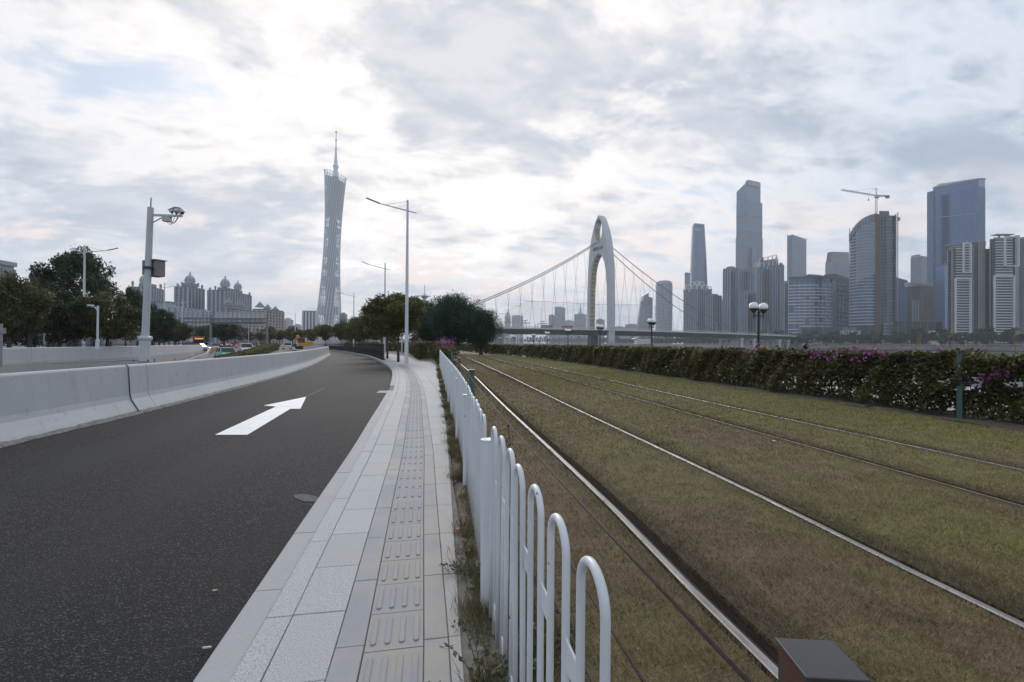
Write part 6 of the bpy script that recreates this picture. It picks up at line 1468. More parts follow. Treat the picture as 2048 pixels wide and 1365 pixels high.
# white hoardings beyond the junction
r, z1 = None, None
def lowl(pa, pb, yt, d, label, mat, name='site_hoarding', cat='hoarding'):
    A_, B_ = B(pa,d), B(pb,d); c = (A_+B_)/2; r = thing(name, (c.x,c.y,-.3), label, cat); mb = MB(); mb.prism([A_,B_,B_+ff*.5,A_+ff*.5], -.3, ZT((pa+pb)/2,yt,d)); mb.build('panel_wall', mat, r, world=True)
    mb = MB(); L_ = B_-A_; k = max(2,int(L_.length/3))
    for i in range(k+1): p = A_+L_*(i/k)-ff*.1; mb.bar((p.x,p.y,-.3),(p.x,p.y,ZT((pa+pb)/2,yt,d)+.1),.12)
    mb.build('ribs', BW, r, world=True, kind='stuff')
lowl(622, 648, 674, 150, 'white corrugated site hoarding behind the digger', BWH); lowl(660, 760, 680, 130, 'long white site hoarding behind the row of street trees', BWH); lowl(838, 925, 677, 140, 'white site hoarding seen under the dark evergreen trees', BW)
lowl(470, 540, 678, 260, 'pale wall in the distance under the sign gantry', BGR)
# ------------------------------------------------------------------ suspension bridge with one arch-shaped pylon
al = math.radians(27); bd = sR*math.cos(al)+ff*math.sin(al); td = sR*math.sin(al)-ff*math.cos(al)
T0 = B(1201, 450); DZ = 15.5
br = thing('suspension_bridge', (T0.x, T0.y, -3), 'white suspension bridge with a single pointed arch pylon crossing the river', 'bridge')
BRW = simple('white_bridge_paint', (.50,.52,.545), .5, 0, .08, .12); BRG = simple('bridge_girder_grey', (.17,.18,.195), .6, 0, .12, .2); TAN = simple('tan_inner_lining', (.36,.27,.15), .7, 0, .15, .2); BRD = simple('pier_grey', (.16,.165,.175), .8, 0, .1, .2)
def bp(s, t=0.0, z=0.0): p = T0+bd*s+td*t; return Vector((p.x, p.y, z))
def wout(z): return .75*float(np.interp(z, [-4,22,26,52,73.6,91,101.8,112.7,120,124,126.5,128.3,129], [22.4,23.4,23.6,23,22,19.8,17,12.6,8.6,5.8,3.7,1.5,0]))
def win(z): return .76*float(np.interp(z, [-4,22,26,45,58,73,80,86,89,91], [17.8,18.6,18.6,18.2,17.6,15.6,13.2,9.5,5.5,0]))
def extr2d(outer, holes, thick, name, mat, parent):
    cu = bpy.data.curves.new(name, 'CURVE'); cu.dimensions = '2D'; cu.fill_mode = 'BOTH'; cu.extrude = thick/2
    cu.bevel_depth = .55; cu.bevel_resolution = 1; cu.offset = -.5
    for L_ in [outer]+holes:
        s = cu.splines.new('POLY'); s.points.add(len(L_)-1)
        for i, (x, y) in enumerate(L_): s.points[i].co = (x, y, 0, 1)
        s.use_cyclic_u = True
    o = bpy.data.objects.new(name, cu); col.objects.link(o); bpy.context.view_layer.update()
    me = bpy.data.meshes.new_from_object(o.evaluated_get(bpy.context.evaluated_depsgraph_get())); bpy.data.objects.remove(o)
    me.materials.clear(); me.materials.append(mat)
    M = Matrix((td, Vector((0,0,1)), bd)).transposed(); off_ = Vector((T0.x,T0.y,0))-root_loc(parent)
    for v in me.vertices: v.co = M @ v.co + off_
    o = bpy.data.objects.new(name, me); col.objects.link(o); o.parent = parent; return o
zs = [-4,5,14,22,26,32,38,45,52,58,64,70,76,82,87,91,95,98,101.8,105,108,111,114,117,120,122,124,125.5,126.6,127.6,128.3]
outer = [(wout(z), z) for z in zs]+[(0,129)]+[(-wout(z), z) for z in reversed(zs)]
inner_l = [(win(z), z) for z in (-4,5,14,22,30,38,45,52,58,64,70,75,80,84,87,89,90.4)]
outer2 = outer+[(-x, z) for x, z in inner_l]+[(0,91)]+list(reversed(inner_l))
hole = [(6.2*math.cos(a)*(1-.10*math.sin(a)), 114+11*math.sin(a)) for a in [6.2832*i/28 for i in range(28)]]
py = extr2d(outer2, [hole], 6.6, 'pylon', BRW, br)
# warm lined inner faces with white ribs
def inner_face(zlist, xf, nm):
    mb = MB(); A_ = []; Bp_ = []
    for z in zlist: A_.append(bp(-2.6, xf(z), z)); Bp_.append(bp(2.6, xf(z), z))
    mb.quadstrip(A_, Bp_); return mb.build(nm, TAN, br, world=True)
inner_face([17+i*2.5 for i in range(30)], lambda z: -win(z)+.25 if z < 90 else 0, 'inner_lining')
mb = MB(); A_ = []; Bp_ = []
for k in range(15): a = math.radians(110+140*k/14); x, z = 5.95*math.cos(a), 114+10.6*math.sin(a); A_.append(bp(-2.5,x,z)); Bp_.append(bp(2.5,x,z))
mb.quadstrip(A_, Bp_); mb.build('inner_lining', TAN, br, world=True)
for k in range(17): z = 19+k*4.25; mb = MB(); mb.bar(bp(-3.0,-win(z)+.7,z), bp(3.0,-win(z)+.7,z), .8, .6); mb.build('rib', BRW, br, world=True)
for s in (-3.0,3.0): mb = MB(); mb.tube([bp(s,-win(z)+.5,z) for z in [17+i*4 for i in range(19)]], .45, 4); mb.build('rib_edge', BRW, br, world=True)
def tdir(sz, s, t, z, mat, txt):
    f_ = bpy.data.curves.new('bridge_letters','FONT'); f_.body = txt; f_.size = sz; f_.extrude = .12; f_.align_x = 'CENTER'
    o = bpy.data.objects.new('bridge_letters', f_); col.objects.link(o); bpy.context.view_layer.update()
    me = bpy.data.meshes.new_from_object(o.evaluated_get(bpy.context.evaluated_depsgraph_get())); bpy.data.objects.remove(o); me.materials.clear(); me.materials.append(mat)
    M = Matrix((td, Vector((0,0,1)), -bd)).transposed(); q = bp(s, t, z)-br.location
    for v in me.vertices: v.co = M @ v.co + q
    o = bpy.data.objects.new('bridge_letters', me); col.objects.link(o); o.parent = br
tdir(3.9, -3.95, 0, 94.5, simple('maroon_letters', (.16,.02,.03)), '猎德大桥')
# deck
def dz(s): return DZ-.000028*(s-10)**2*1.0
sl = [-190+10*i for i in range(56)]
for a, b in zip(sl[:-1:5], sl[5::5]):
    ss = [a+(b-a)*i/5 for i in range(6)]; prof2 = [(-18,0),(18,0),(18,-.9),(12,-1.6),(7,-5.2),(-7,-5.2),(-12,-1.6),(-18,-.9)]; n = 8
    mb = MB(); vs = [bp(s, t, dz(s)+z) for s in ss for t, z in prof2]
    mb.add(vs, [(i*n+k, i*n+(k+1)%n, (i+1)*n+(k+1)%n, (i+1)*n+k) for i in range(5) for k in range(n)]); mb.build('deck_section', BRG, br, world=True)
mb = MB(); mb.quadstrip([bp(s,18.05,dz(s)+.25) for s in sl], [bp(s,18.05,dz(s)-1.0) for s in sl]); mb.quadstrip([bp(s,18.05,dz(s)+.25) for s in sl], [bp(s,17.6,dz(s)+.25) for s in sl]); mb.build('deck_edge', BRW, br, world=True)
mb = MB()
for t in (17.8,-17.8): 
    mb.tube([bp(s,t,dz(s)+1.5) for s in sl], .11, 4); mb.tube([bp(s,t,dz(s)+.9) for s in sl], .07, 4)
    for i in range(0,180): s = -190+i*3.0; mb.bar(bp(s,t,dz(s)), bp(s,t,dz(s)+1.5), .22)
mb.build('deck_railing', BRW, br, world=True, kind='stuff')
# cables
def cz(s, L_=190, za=105.0): u = abs(s)/L_; return za+(dz(s)+1-za)*u-8.5*4*u*(1-u)
for t in (-1, 1):
    for sg in (-1, 1):
        P = [bp(sg*190*i/30, t*(3.0+12*min(1, (190*i/30)/190)), cz(190*i/30)) for i in range(31)]
        mb = MB(); mb.tube(P, .40, 6); mb.build('main_cable', BRW if False else simple('cable_grey', (.17,.18,.20)) if 'cable_grey' not in bpy.data.materials else bpy.data.materials['cable_grey'], br, world=True)
for k in range(-15, 16):
    s = k*12.0
    if abs(k) < 1 or abs(s) > 182: continue
    for t in (-1, 1): mb = MB(); mb.tube([bp(s, t*(3+12*abs(s)/190), cz(s)), bp(s, t*15.5, dz(s)+.2)], .12, 4); mb.build('hanger', bpy.data.materials['cable_grey'], br, world=True)
# piers
def pier(s, w=30, open_=True, zt_=None):
    zt_ = dz(s)-5.0; mb = MB()
    mb.box(bp(s,0,zt_-1.2), (4.5,w,2.6), math.atan2(bd.y,bd.x)); n = 5
    for i in range(n): t = -w/2+1.6+(w-3.2)*i/(n-1); q = bp(s,t,(zt_-2.5-4)/2); mb.box(q,(3.2,2.2 if i in (0,n-1) else 1.6,zt_-2.5+4),math.atan2(bd.y,bd.x))
    mb.box(bp(s,0,-2.6), (6,w+1.5,1.6), math.atan2(bd.y,bd.x)); mb.build('pier', BRW, br, world=True)
for s in (192, 214, 262, 280, 330): pier(s)
for s in (-110,-160): pier(s, 22)
mb = MB(); mb.box(bp(0,-13,6), (8,7,20), math.atan2(bd.y,bd.x)); mb.build('pylon_footing', BRD, br, world=True)
for t in (16.5,): mb = MB(); mb.box(bp(-.5,t+.9,dz(0)+.0), (10,1.2,1.0), math.atan2(bd.y,bd.x)); mb.build('service_walk', BRW, br, world=True)
# deck lamps
for s in (-95,-60,-28,150,240): mb = MB(); mb.tube([bp(s,14,dz(s)),bp(s,14,dz(s)+11)],.18,5); mb.bar(bp(s,14,dz(s)+11),bp(s,9,dz(s)+12),.3); mb.build('deck_lamp', BRW, br, world=True)
# ribbed frames of a distant stadium stage: tall white masts with cross heads
for k, px in enumerate((998,1017,1035,1050,1073,1085)):
    q = B(px, 1100+20*k); o = thing('stage_mast', (q.x,q.y,FLZ), ['slim white mast with a cross head, leftmost of six on the far bank','slim white mast, second from left of six under the main cable','slim white mast, third from left of six under the main cable','slim white mast, fourth from left of six under the main cable','slim white mast, fifth from left of six under the main cable','slim white mast, rightmost of six on the far bank'][k], 'mast', 'white masts behind the bridge deck')
    h_ = ZT(px,645,1100)-FLZ
    mb = MB(); [mb.tube([(x,0,0),(x,0,h_)],1.1,6) for x in (-3,3)]; mb.build('shaft', BWH, o)
    if k in (1,3,5): mb = MB(); mb.box((0,0,h_+1),(26,6,2),face); mb.box((0,0,h_+7),(14,5,1.5),face); mb.box((0,0,h_+4),(2,2,6)); mb.build('cross_head', BGR, o)
# stepped mesh screen of the stadium
t = MT('stadium_mesh', .8); t.color((.5,.53,.57)); tr = t.n('ShaderNodeBsdfTransparent'); mx = t.n('ShaderNodeMixShader'); t.l(t.ramp(t.noise(.25, 6, .7), .35, .7, .95, .86), mx.inputs[0]); t.l(t.b.outputs[0], mx.inputs[1]); t.l(tr.outputs[0], mx.inputs[2]); t.l(mx.outputs[0], t.out.inputs[0]); MESH = t.m
q = B(1120, 1250); o = thing('stadium_screen', (q.x,q.y,FLZ), 'faint stepped mesh grandstand screen behind the bridge hangers', 'grandstand')
steps = [(997,1009,627),(1009,1021,620),(1021,1029,616),(1029,1038,612),(1038,1050,608),(1050,1102,603),(1102,1142,605),(1142,1180,607),(1180,1230,609),(1230,1280,610),(1280,1311,612)]
for a, c, y in steps:
    A_, B_ = B(a,1250), B(c,1250); zt_ = ZT((a+c)/2,y,1250); mb = MB(); mb.prism([A_,B_,B_+ff*1.5,A_+ff*1.5], FLZ, zt_); mb.build('mesh_panel', MESH, o, world=True)
    mb = MB(); mb.bar((A_.x,A_.y,zt_),(B_.x,B_.y,zt_),.7); mb.build('top_rail', BGR, o, world=True)
# white arched hall at the far left end of the deck
q = B(958, 900); o = thing('arched_hall', (q.x,q.y,FLZ), 'white arched hall roof under the left end of the bridge deck', 'building')
mb = MB(); R_ = 24*900/FPX; P = [q+sR*R_*math.cos(a)+Vector((0,0,FLZ-2+R_*.62*math.sin(a))) for a in [math.pi*i/14 for i in range(15)]]; n = 15; mb.add(P+[p+ff*60 for p in P], [(i,i+1,n+i+1,n+i) for i in range(14)]+[tuple(range(n))]); mb.build('roof', BWH, o, world=True)
q = B(1295, 1050); o = thing('low_roof', (q.x,q.y,FLZ), 'low pale curved roof below the deck right of the pylon', 'building')
mb = MB(); R_ = 26*1050/FPX; P = [q+sR*R_*math.cos(a)+Vector((0,0,FLZ+12+R_*.14*math.sin(a))) for a in [math.pi*i/12 for i in range(13)]]; n = 13; mb.add(P+[p+ff*30 for p in P], [(i,i+1,n+i+1,n+i) for i in range(12)]); mb.prism([q-sR*R_*.8,q+sR*R_*.8,q+sR*R_*.8+ff*25,q-sR*R_*.8+ff*25], FLZ, FLZ+12); mb.build('roof', BWH, o, world=True)

# ------------------------------------------------------------------ vehicles
TYRE = simple('tyre_rubber', (.02,.02,.02), .8); RIMM = simple('wheel_rim', (.4,.4,.42), .35, .7); CGL = MT('car_glass', .08); CGL.color((.02,.024,.028)); CGL = CGL.m
TAIL = simple('tail_light', (.5,.02,.02), .4, emit=(1,.06,.03), es=2.2); TAILOFF = simple('tail_light_dark', (.35,.02,.02), .3); HEADL = simple('head_light', (.7,.72,.75), .2); PLATE = simple('number_plate', (.05,.12,.35), .5)
def paint(n, c): t = MT(n, .28); t.color(c); t.b.inputs['Coat Weight'].default_value = .4; return t.m
def car(name, label, cat, loc, rz, pm, L_=4.5, W=1.78, H_=1.48, suv=False, lights=False, roofbar=None, group=None):
    r = thing(name, loc, label, cat, group, rz)      # front faces +x
    hb = .55*H_ if not suv else .56*H_; x0, x1 = -L_/2, L_/2; w = W/2
    side = [(x0,.32),(x0+.02,hb*.95),(x0+.10,hb+.05),(x1-.95*(L_/4.5)-.35,hb+.06),(x1-.35,hb-.08),(x1-.05,hb-.25),(x1,.30)]
    mb = MB(); n = len(side)
    def sec(y, k): return [(px*k if abs(px) > L_*.4 else px, y, z) for px, z in side]
    rings = [sec(-w, .975), sec(-w*.93, 1.0), sec(w*.93, 1.0), sec(w, .975)]
    vs = [p for R_ in rings for p in R_]; fs = [(j*n+i, j*n+(i+1)%n, (j+1)*n+(i+1)%n, (j+1)*n+i) for j in range(3) for i in range(n)]+[tuple(range(n)), tuple(3*n+i for i in range(n-1,-1,-1))]
    mb.add(vs, fs); bo = mb.build('body', pm, r, bevel=.05)
    rb = x0+(.55 if not suv else .18); rf = x1-(1.35 if not suv else 1.15); tb, tf = rb+(.62 if not suv else .25), rf-.62
    cab = [(rb,hb),(tb,H_-.03),(tf,H_-.03),(rf,hb)]; wi = w*.80; wb = w*.95
    mb = MB(); mb.add([(rb,-wb,hb),(rf,-wb,hb),(rf,wb,hb),(rb,wb,hb),(tb,-wi,H_-.04),(tf,-wi,H_-.04),(tf,wi,H_-.04),(tb,wi,H_-.04)], [(3,2,1,0),(4,5,6,7),(0,1,5,4),(1,2,6,5),(2,3,7,6),(3,0,4,7)]); mb.build('windows', CGL, r)
    mb = MB(); mb.add([(tb-.06,-wi-.02,H_-.07),(tf+.08,-wi-.02,H_-.07),(tf+.08,wi+.02,H_-.07),(tb-.06,wi+.02,H_-.07),(tb,-wi+.06,H_),(tf,-wi+.06,H_),(tf,wi-.06,H_),(tb,wi-.06,H_)], [(3,2,1,0),(4,5,6,7),(0,1,5,4),(1,2,6,5),(2,3,7,6),(3,0,4,7)])
    for s in (-1,1):
        mb.bar((rb+.02,s*wb,hb),(tb-.02,s*(wi+.01),H_-.05),.09); mb.bar((rf-.02,s*wb,hb),(tf+.02,s*(wi+.01),H_-.05),.07); mx_ = (tb+tf)/2-.05; mb.bar((mx_,s*(wb+.005),hb),(mx_,s*(wi+.015),H_-.05),.07)
    mb.build('roof', pm, r)
    for x in (x0+.82, x1-.88):
        for s in (-1,1):
            mb = MB(); mb.tube([(x,s*(w-.2),.32),(x,s*(w+.01),.32)], .32, 14); wh = mb.build('wheel', TYRE, r)
            mb = MB(); mb.tube([(x,s*(w+.0),.32),(x,s*(w+.02),.32)], .19, 10); mb.build('rim', RIMM, wh)
    for s in (-1,1):
        mb = MB(); mb.box((x1-.13,s*(w-.30),hb-.22),(.12,.42,.14)); mb.build('headlight', HEADL, r)
        mb = MB(); mb.box((x0+.02,s*(w-.22),hb-.12),(.08,.36,.17)); mb.build('taillight', TAIL if lights else TAILOFF, r)
        mb = MB(); mb.box((rf-.25,s*(w+.10),hb+.07),(.12,.2,.13)); mb.build('mirror', pm, r)
    mb = MB(); mb.box((x0-.015,0,hb-.28),(.02,.44,.14)); mb.box((x1-.0,0,.42),(.04,.44,.13)); mb.build('number_plate', PLATE, r)
    mb = MB(); mb.box((x1-.06,0,hb-.28),(.08,W*.5,.16)); mb.box((x1-.03,0,.40),(.06,W*.7,.14)); mb.build('grille', BLACKM, r)
    if roofbar: mb = MB(); mb.box(((tb+tf)/2,0,H_+.06),(.22,.6,.13)); mb.build('roof_sign', roofbar, r)
    return r
def onroad(px, d): p = B(px, d); return Vector((p.x, p.y, HZ(p.y)))
toward = lambda p, k=0.0: math.atan2(-p.y, -p.x)+k
MINT = paint('mint_paint', (.30,.58,.50)); WHT = paint('white_car_paint', (.72,.73,.75)); BLK = paint('black_car_paint', (.03,.03,.035)); SILV = paint('silver_car_paint', (.35,.37,.39)); WINE = paint('wine_bus_paint', (.16,.015,.06))
p = onroad(453,58); p.z = ZT(453,695,58)-1.5; car('taxi', 'mint green and white taxi coming up the highway behind the median hedge', 'taxi', p, toward(p, .25), MINT, group='vehicles on the highway')
p = onroad(492,78); p.z = ZT(492,687,78)-1.68; car('parked_suv' if False else 'white_suv', 'white sport utility vehicle facing the camera left of the median hedge end', 'car', p, toward(p, .12), WHT, 4.6, 1.9, 1.68, True, group='vehicles on the highway')
p = onroad(574,112); car('white_suv', 'white car seen from behind right of the median hedge', 'car', p, toward(p)+math.pi+.1, WHT, 4.5, 1.85, 1.62, True, group='vehicles on the highway')
p = onroad(430,92); car('taxi', 'small pale green taxi with roof sign behind the warning board', 'taxi', p, toward(p, .3), SILV, roofbar=simple('green_sign', (.02,.35,.15)), group='vehicles on the highway')
p = onroad(451,80); p.z -= .25; car('dark_car', 'dark car roof just behind the mint green taxi', 'car', p, toward(p,.3)+math.pi, BLK, group='vehicles on the highway')
for px, d, lab in ((468,150,'dark car with bright red tail lights in the distance by the white vehicle'),(414,150,'distant car with red tail lights left of the gantry post'),(440,165,'distant dark car with red tail lights right of the gantry post')): p = B(px,d,-.3); car('dark_car', lab, 'car', p, toward(p)+math.pi, BLK, lights=True, group='vehicles on the highway')
p = B(400,85,0.0); p.z = ZT(400,688,85)-1.4; car('silver_car', 'pale car roof just above the end of the far parapet', 'car', p, toward(p,1.1), WHT, group='vehicles on the highway')
for px, d, c_, lab in ((376,150,BLK,'dark parked car left of the bus'),(520,170,BLK,'distant car with orange-red lights under the right gantry post')): p = B(px,d,-.3); car('dark_car', lab, 'car', p, toward(p)+math.pi+.3, c_, lights=px > 500, group='vehicles on the highway')
def bus(label, loc, rz, pm, L_=11, H_=3.05, led=None, name='city_bus', group=None):
    r = thing(name, loc, label, 'bus', group, rz); mb = MB(); mb.box((0,0,.35+(H_-.35)/2),(L_,2.5,H_-.35)); mb.build('body', pm, r, bevel=.12)
    for s in (-1,1): mb = MB(); mb.box((0,s*1.255,1.95),(L_*.92,.03,.85)); mb.build('side_windows', CGL, r)
    mb = MB(); mb.box((L_/2+.01,0,1.65),(.03,2.2,1.25)); mb.build('windscreen', CGL, r)
    if led: mb = MB(); mb.box((L_/2+.03,0,2.55),(.05,1.8,.32)); mb.build('destination_display', led, r)
    for x in (-L_*.28,L_*.3):
        for s in (-1,1): mb = MB(); mb.tube([(x,s*1.0,.48),(x,s*1.27,.48)],.48,12); mb.build('wheel', TYRE, r)
    for s in (-1,1): mb = MB(); mb.box((L_/2+.02,s*.9,.75),(.05,.35,.2)); mb.build('headlight', HEADL, r)
    return r
p = B(390,118,-.3); p.z = ZT(390,674,118)-3.05; bus('wine red bus with an orange lit display under the left trees', p, toward(p,.15), WINE, led=simple('led_amber', (.8,.3,.02), .5, emit=(1,.35,.05), es=.5))
rzb = math.atan2(bd.y,bd.x); p = bp(-68,10,dz(-68)); bus('green and white bus on the bridge deck left of the pylon', p, rzb, paint('green_bus', (.10,.20,.16)), group='buses on the bridge')
p = bp(-46,10,dz(-46)); bus('red and white bus on the bridge deck nearest the pylon', p, rzb, paint('red_bus', (.30,.06,.08)), group='buses on the bridge')
# excavator
p = B(607,108,-.3); ex = thing('excavator', p, 'yellow excavator parked by the far edge of the road junction', 'excavator', None, face)
YEXC = simple('excavator_yellow', (.55,.26,.03), .5)
for s in (-1,1):
    mb = MB(); P = [(-1.5,.45),(-1.2,.1),(1.2,.1),(1.5,.45),(1.2,.8),(-1.2,.8)]; mb.add([(x,s*1.0-.22,z) for x,z in P]+[(x,s*1.0+.22,z) for x,z in P], [tuple(range(5,-1,-1)), tuple(range(6,12))]+[(i,(i+1)%6,6+(i+1)%6,6+i) for i in range(6)]); mb.build('track', BLACKM, ex)
mb = MB(); mb.box((.5,0,1.25),(2.6,2.3,.75)); mb.box((1.3,0,1.75),(1.1,2.1,.4)); mb.build('body', YEXC, ex, bevel=.08)
mb = MB(); mb.box((-.2,-.6,2.1),(1.2,.95,1.3)); mb.build('cab', CGL, ex); mb = MB(); mb.box((-.2,-.6,2.79),(1.3,1.05,.08)); mb.build('cab_roof', YEXC, ex)
mb = MB(); mb.bar((-.6,.3,1.5),(-1.6,.3,3.4),.34,.4); mb.build('boom', YEXC, ex); mb = MB(); mb.bar((-1.6,.3,3.4),(-2.3,.3,1.3),.26,.3); mb.build('stick', YEXC, ex)
mb = MB(); mb.box((-2.3,.3,.95),(.7,.8,.7)); mb.build('bucket', DARKM, ex); mb = MB(); mb.tube([(-.8,.3,1.6),(-1.5,.3,2.6)],.08,6); mb.build('cylinder', RIMM, ex)
# traffic cones
CONE = simple('cone_red', (.55,.05,.03), .6); CW = simple('cone_white', (.7,.7,.7), .6)
cn = thing('traffic_cone', (0,0,0), 'c', 'traffic cone')
mb = MB(); mb.box((0,0,.02),(.38,.38,.04)); mb.build('base', simple('cone_base', (.05,.03,.03)), cn)
mb = MB(); mb.lathe([(0,.04),(.15,.04),(.10,.30),(0,.30)],seg=10); mb.lathe([(0,.45),(.074,.45),(.03,.72),(0,.72)],seg=10); mb.build('cone_body', CONE, cn)
mb = MB(); mb.lathe([(0,.30),(.105,.30),(.075,.45),(0,.45)],seg=10); mb.build('white_band', CW, cn)
for px, d, yb, lab in ((309,44,739,'red traffic cone tip just right of the camera pole foot'),(350,52,730,'red and white traffic cone, second from the camera pole'),(380,58,724,'red and white traffic cone, third from the camera pole'),(394,67,717,'red and white traffic cone, fourth from the camera pole'),
        (422,76,712,'red and white traffic cone in front of the warning board'),(431.5,84,709,'red and white traffic cone right of the warning board')):
    p = B(px,d); place(cn, (p.x,p.y,ZT(px,yb,d)), 0, 1.05, lab, 'cones along the closed lane')
p = B(426,74); wz = ZT(426,704,74); wb_ = thing('warning_board', (p.x,p.y,HZ(p.y)), 'orange and white chequered warning board on a stand between the cones', 'sign', None, face)
mb = MB(); mb.bar((-.2,0,0),(-.2,0,wz-HZ(p.y)+.3),.05); mb.bar((.2,0,0),(.2,0,wz-HZ(p.y)+.3),.05); mb.build('stand', DARKM, wb_)
mb = MB(); h0 = wz-HZ(p.y)+.35; mb.box((0,-.04,h0),(.72,.03,.72)); mb.build('panel', simple('board_orange', (.65,.18,.03)), wb_)
for i in (-1,0,1):
    for j in (-1,0,1):
        if (i+j) % 2 == 0: mb = MB(); mb.box((i*.2,-.062,h0+j*.2),(.15,.01,.15), M=Matrix.Rotation(math.radians(45),3,'Y')); mb.build('white_diamond', CW, wb_)
# sign gantry, seen from behind
g = thing('sign_gantry', B(478,108,-.2), 'grey sign gantry spanning the highway, its sign panels seen from the back', 'sign gantry')
GAN = simple('gantry_grey', (.20,.21,.225), .6, .2); PAN = simple('panel_back', (.50,.53,.565), .55, .2)
def gp_(px, py, dd=108): q = B(px,dd); return Vector((q.x,q.y,ZT(px,py,dd)))
for px, yt in ((421,632),(534,634)): a = gp_(px,694); b = gp_(px,yt); mb = MB(); mb.tube([a,b],.26,10); mb.build('post', GAN, g, world=True); mb = MB(); mb.box((a.x,a.y,a.z+.2),(.9,.9,.4)); mb.build('post_base', GAN, g, world=True)
for y in (637.5,645): mb = MB(); mb.tube([gp_(358,y-.5), gp_(534,y)], .20, 8); mb.build('beam', GAN, g, world=True)
mb = MB()
for px in range(366,534,12): mb.bar(gp_(px,637.5), gp_(px,645), .14)
mb.build('beam_struts', GAN, g, world=True, kind='stuff')
def panel(x0,x1,y0,y1):
    a, b, c = gp_(x0,y0,108.8), gp_(x1,y0,108.8), gp_(x0,y1,108.8); mb = MB(); mb.prism([(a.x,a.y),(b.x,b.y),(b.x+ff.x*.1,b.y+ff.y*.1),(a.x+ff.x*.1,a.y+ff.y*.1)], c.z, a.z); mb.build('sign_panel', PAN, g, world=True)
    mb = MB()
    k = max(2,int((x1-x0)/9))
    for i in range(k+1): px = x0+(x1-x0)*i/k; mb.bar(gp_(px,y0,108.7), gp_(px,y1,108.7), .06)
    for y in (y0+2,(y0+y1)/2,y1-2): mb.bar(gp_(x0,y,108.68), gp_(x1,y,108.68), .05)
    mb.build('panel_frame', BGR, g, world=True, kind='stuff')
panel(428,528,624,648.5); panel(356,404,622.5,636)
# white sign posts by the railing
for px, d, yt, lab in ((768,45,666,'short white post with a small camera among the olive trees'),(804,60,668,'thin white post behind the tall lamp pole')):
    p = B(px,d); o = thing('white_post', (p.x,p.y,0), lab, 'post'); h_ = ZT(px,yt,d); mb = MB(); mb.lathe([(0,0),(.10,0),(.08,h_),(0,h_)],seg=8); mb.build('pole', POLEW, o); mb = MB(); mb.box((0,0,h_-.15),(.2,.2,.25)); mb.build('head', POLEW, o)
p = B(647,96); o = thing('traffic_light', (p.x,p.y,-.1), 'white post carrying a small red signal among the trees by the bend', 'traffic light')
h_ = ZT(647,671,96); mb = MB(); mb.tube([(0,0,0),(0,0,h_)],.09,6); mb.build('pole', POLEW, o); mb = MB(); mb.box((-.1,0,h_),(.5,.3,.8)); mb.build('signal_head', simple('red_signal', (.6,.06,.02), .5), o)
# people behind the hedge
def person(px, ytop, d, label, shirt, hair, turn):
    q = B(px,d); zt_ = ZT(px,ytop,d); h_ = zt_+.12; k = h_/1.62; r = thing('person', (q.x,q.y,-.12), label, 'person', None, turn)
    J = [((0,0,.92),.15),((0,0,1.08),.13),((0,0,1.27),.145),((0,0,1.36),.10),((0,0.01,1.42),.055),
         ((.09,0,.86),.09),((.10,.02,.48),.062),((.10,0,.09),.042),((.10,.13,.05),.04),((-.09,0,.86),.09),((-.10,-.02,.48),.062),((-.10,0,.09),.042),((-.10,.13,.05),.04),
         ((.18,0,1.32),.052),((.22,-.02,1.05),.042),((.21,.10,.84),.03),((-.18,0,1.32),.052),((-.22,-.02,1.05),.042),((-.21,.10,.84),.03)]
    E = [(0,1),(1,2),(2,3),(3,4),(0,5),(5,6),(6,7),(7,8),(0,9),(9,10),(10,11),(11,12),(3,13),(13,14),(14,15),(3,16),(16,17),(17,18)]
    me = bpy.data.meshes.new('figure'); me.from_pydata([Vector(p)*k for p, _ in J], E, []); 
    o = bpy.data.objects.new('clothed_body', me); col.objects.link(o); o.parent = r; o.modifiers.new('skin','SKIN')
    for i, (p, rr_) in enumerate(J): me.skin_vertices[0].data[i].radius = (rr_*k, rr_*k)
    me.skin_vertices[0].data[0].use_root = True; me.materials.append(shirt)
    s_ = o.modifiers.new('sub','SUBSURF'); s_.levels = 1; s_.render_levels = 1
    SK = bpy.data.materials.get('skin') or simple('skin', (.45,.28,.20), .5)
    def sph(c, R_, sx, sy, sz, mat, nm, cut=None, par=r):
        mb = MB(); n = 12; mb.lathe([(R_*math.cos(a), R_*math.sin(a)) for a in [math.radians(-88+176*i/n) for i in range(n+1)]],(0,0,0),14); mb.v = [((x*sx+c[0])*k,(y*sy+c[1])*k,(z*sz+c[2])*k) for x,y,z in mb.v]; return mb.build(nm, mat, par, smooth=True)
    hd = sph((0,.02,1.52),.1,.78,.95,1.15,SK,'head'); sph((0,.118,1.50),.014,1,1.4,1.3,SK,'nose',par=hd)
    for s_ in (-1,1): sph((s_*.080,.02,1.51),.02,.5,1,1.5,SK,'ear',par=hd); sph((s_*.032,.105,1.53),.010,1.3,.6,.8,BLACKM,'eye',par=hd)
    sph((0,.107,1.462),.016,1.6,.4,.5,simple('lip', (.4,.12,.1)) if 'lip' not in bpy.data.materials else bpy.data.materials['lip'],'mouth',par=hd)
    sph((0,-.012,1.545),.108,.86,.95,1.05,hair,'hair',par=hd)
    for s_ in (-1,1):
        for f_ in range(5): mb = MB(); mb.tube([Vector((s_*(.205+.008*f_),.11+.004*f_,.83))*k, Vector((s_*(.20+.010*f_),.125+.004*f_,.77-.012*min(f_,4-f_)))*k], .008*k, 5); mb.build('finger', SK, r)
    return r
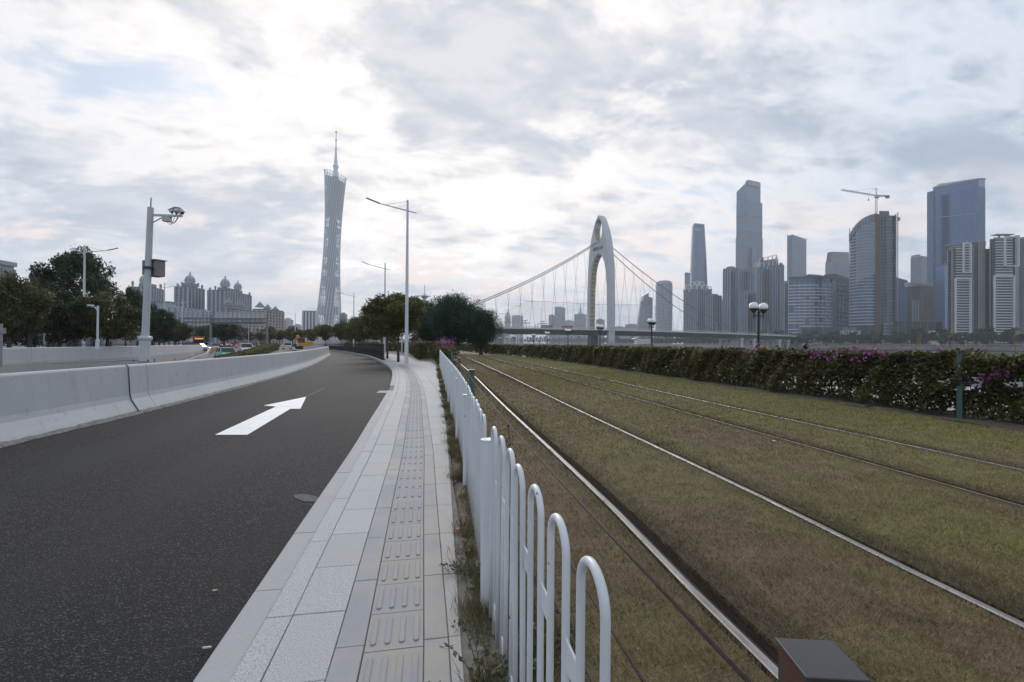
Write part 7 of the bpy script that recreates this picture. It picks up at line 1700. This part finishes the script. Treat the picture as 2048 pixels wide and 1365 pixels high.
person(1517,689,16.5,'person with dark red hair and glimpsed face walking behind the hedge under the lamp post', simple('dark_jacket', (.05,.045,.05)), simple('dark_red_hair', (.06,.015,.018), .5), math.radians(-120))
person(1611,688.5,15.2,'dark haired person seen from behind above the magenta blossoms', simple('grey_top', (.18,.17,.17)), simple('black_hair', (.015,.012,.012), .45), math.radians(-20))
# litter and small things in the grass
for px, py, s, mat_, lab, cat in ((1089,716,.16,BWH,'crumpled white plastic bag on the grass before the far hedge','bag'),(1044,713,.10,BWH,'small white scrap of litter near the far bend of the tram grass','litter'),(1737,814,.14,DARKM,'small dark floodlight box lying at the foot of the hedge','floodlight'),
        (1548,885,.05,BWH,'pale flat scrap of paper on the grass by the third rail','paper'),(1450,1068,.012,CONE,'tiny orange cigarette end on the dry grass','cigarette end'),(415,1302,.03,BWH,'white cigarette end on the asphalt by the kerb','cigarette end'),(430,1186,.025,simple('dry_leaf',(.30,.20,.15)),'small dry leaf on the dark asphalt','leaf'),(915,1062,.03,simple('pink_scrap',(.6,.12,.15)),'small pink scrap in the verge by the fence','scrap')):
    road_ = px < 440; q = G(px,py,ROADZ if road_ else 0.0); q.z += .012
    if cat == 'floodlight': q = G(1737,816,0)
    o = rock_mesh(s*.55, mat_, int(px)); o.name = cat.replace(' ','_'); o.location = (q.x,q.y,q.z+s*.2); o.scale = (1.3,1,.6 if cat in ('bag','floodlight') else .18); tag(o, lab, cat)
    if 'cigarette' in cat: o.scale = (1.6,.45,.45)
# haze over the river and city
t = bpy.data.materials.new('haze_air'); t.use_nodes = True; n_ = t.node_tree; n_.nodes.clear(); pv = n_.nodes.new('ShaderNodeVolumePrincipled'); ou = n_.nodes.new('ShaderNodeOutputMaterial')
pv.inputs['Color'].default_value = (.86,.93,1.0,1); pv.inputs['Density'].default_value = HAZE_D; pv.inputs['Anisotropy'].default_value = .25; n_.links.new(pv.outputs[0], ou.inputs['Volume'])
mb = MB(); mb.box((700,1000,305),(8200,4800,630)); hz_ = mb.build('haze', t); tag(hz_, kind='stuff')
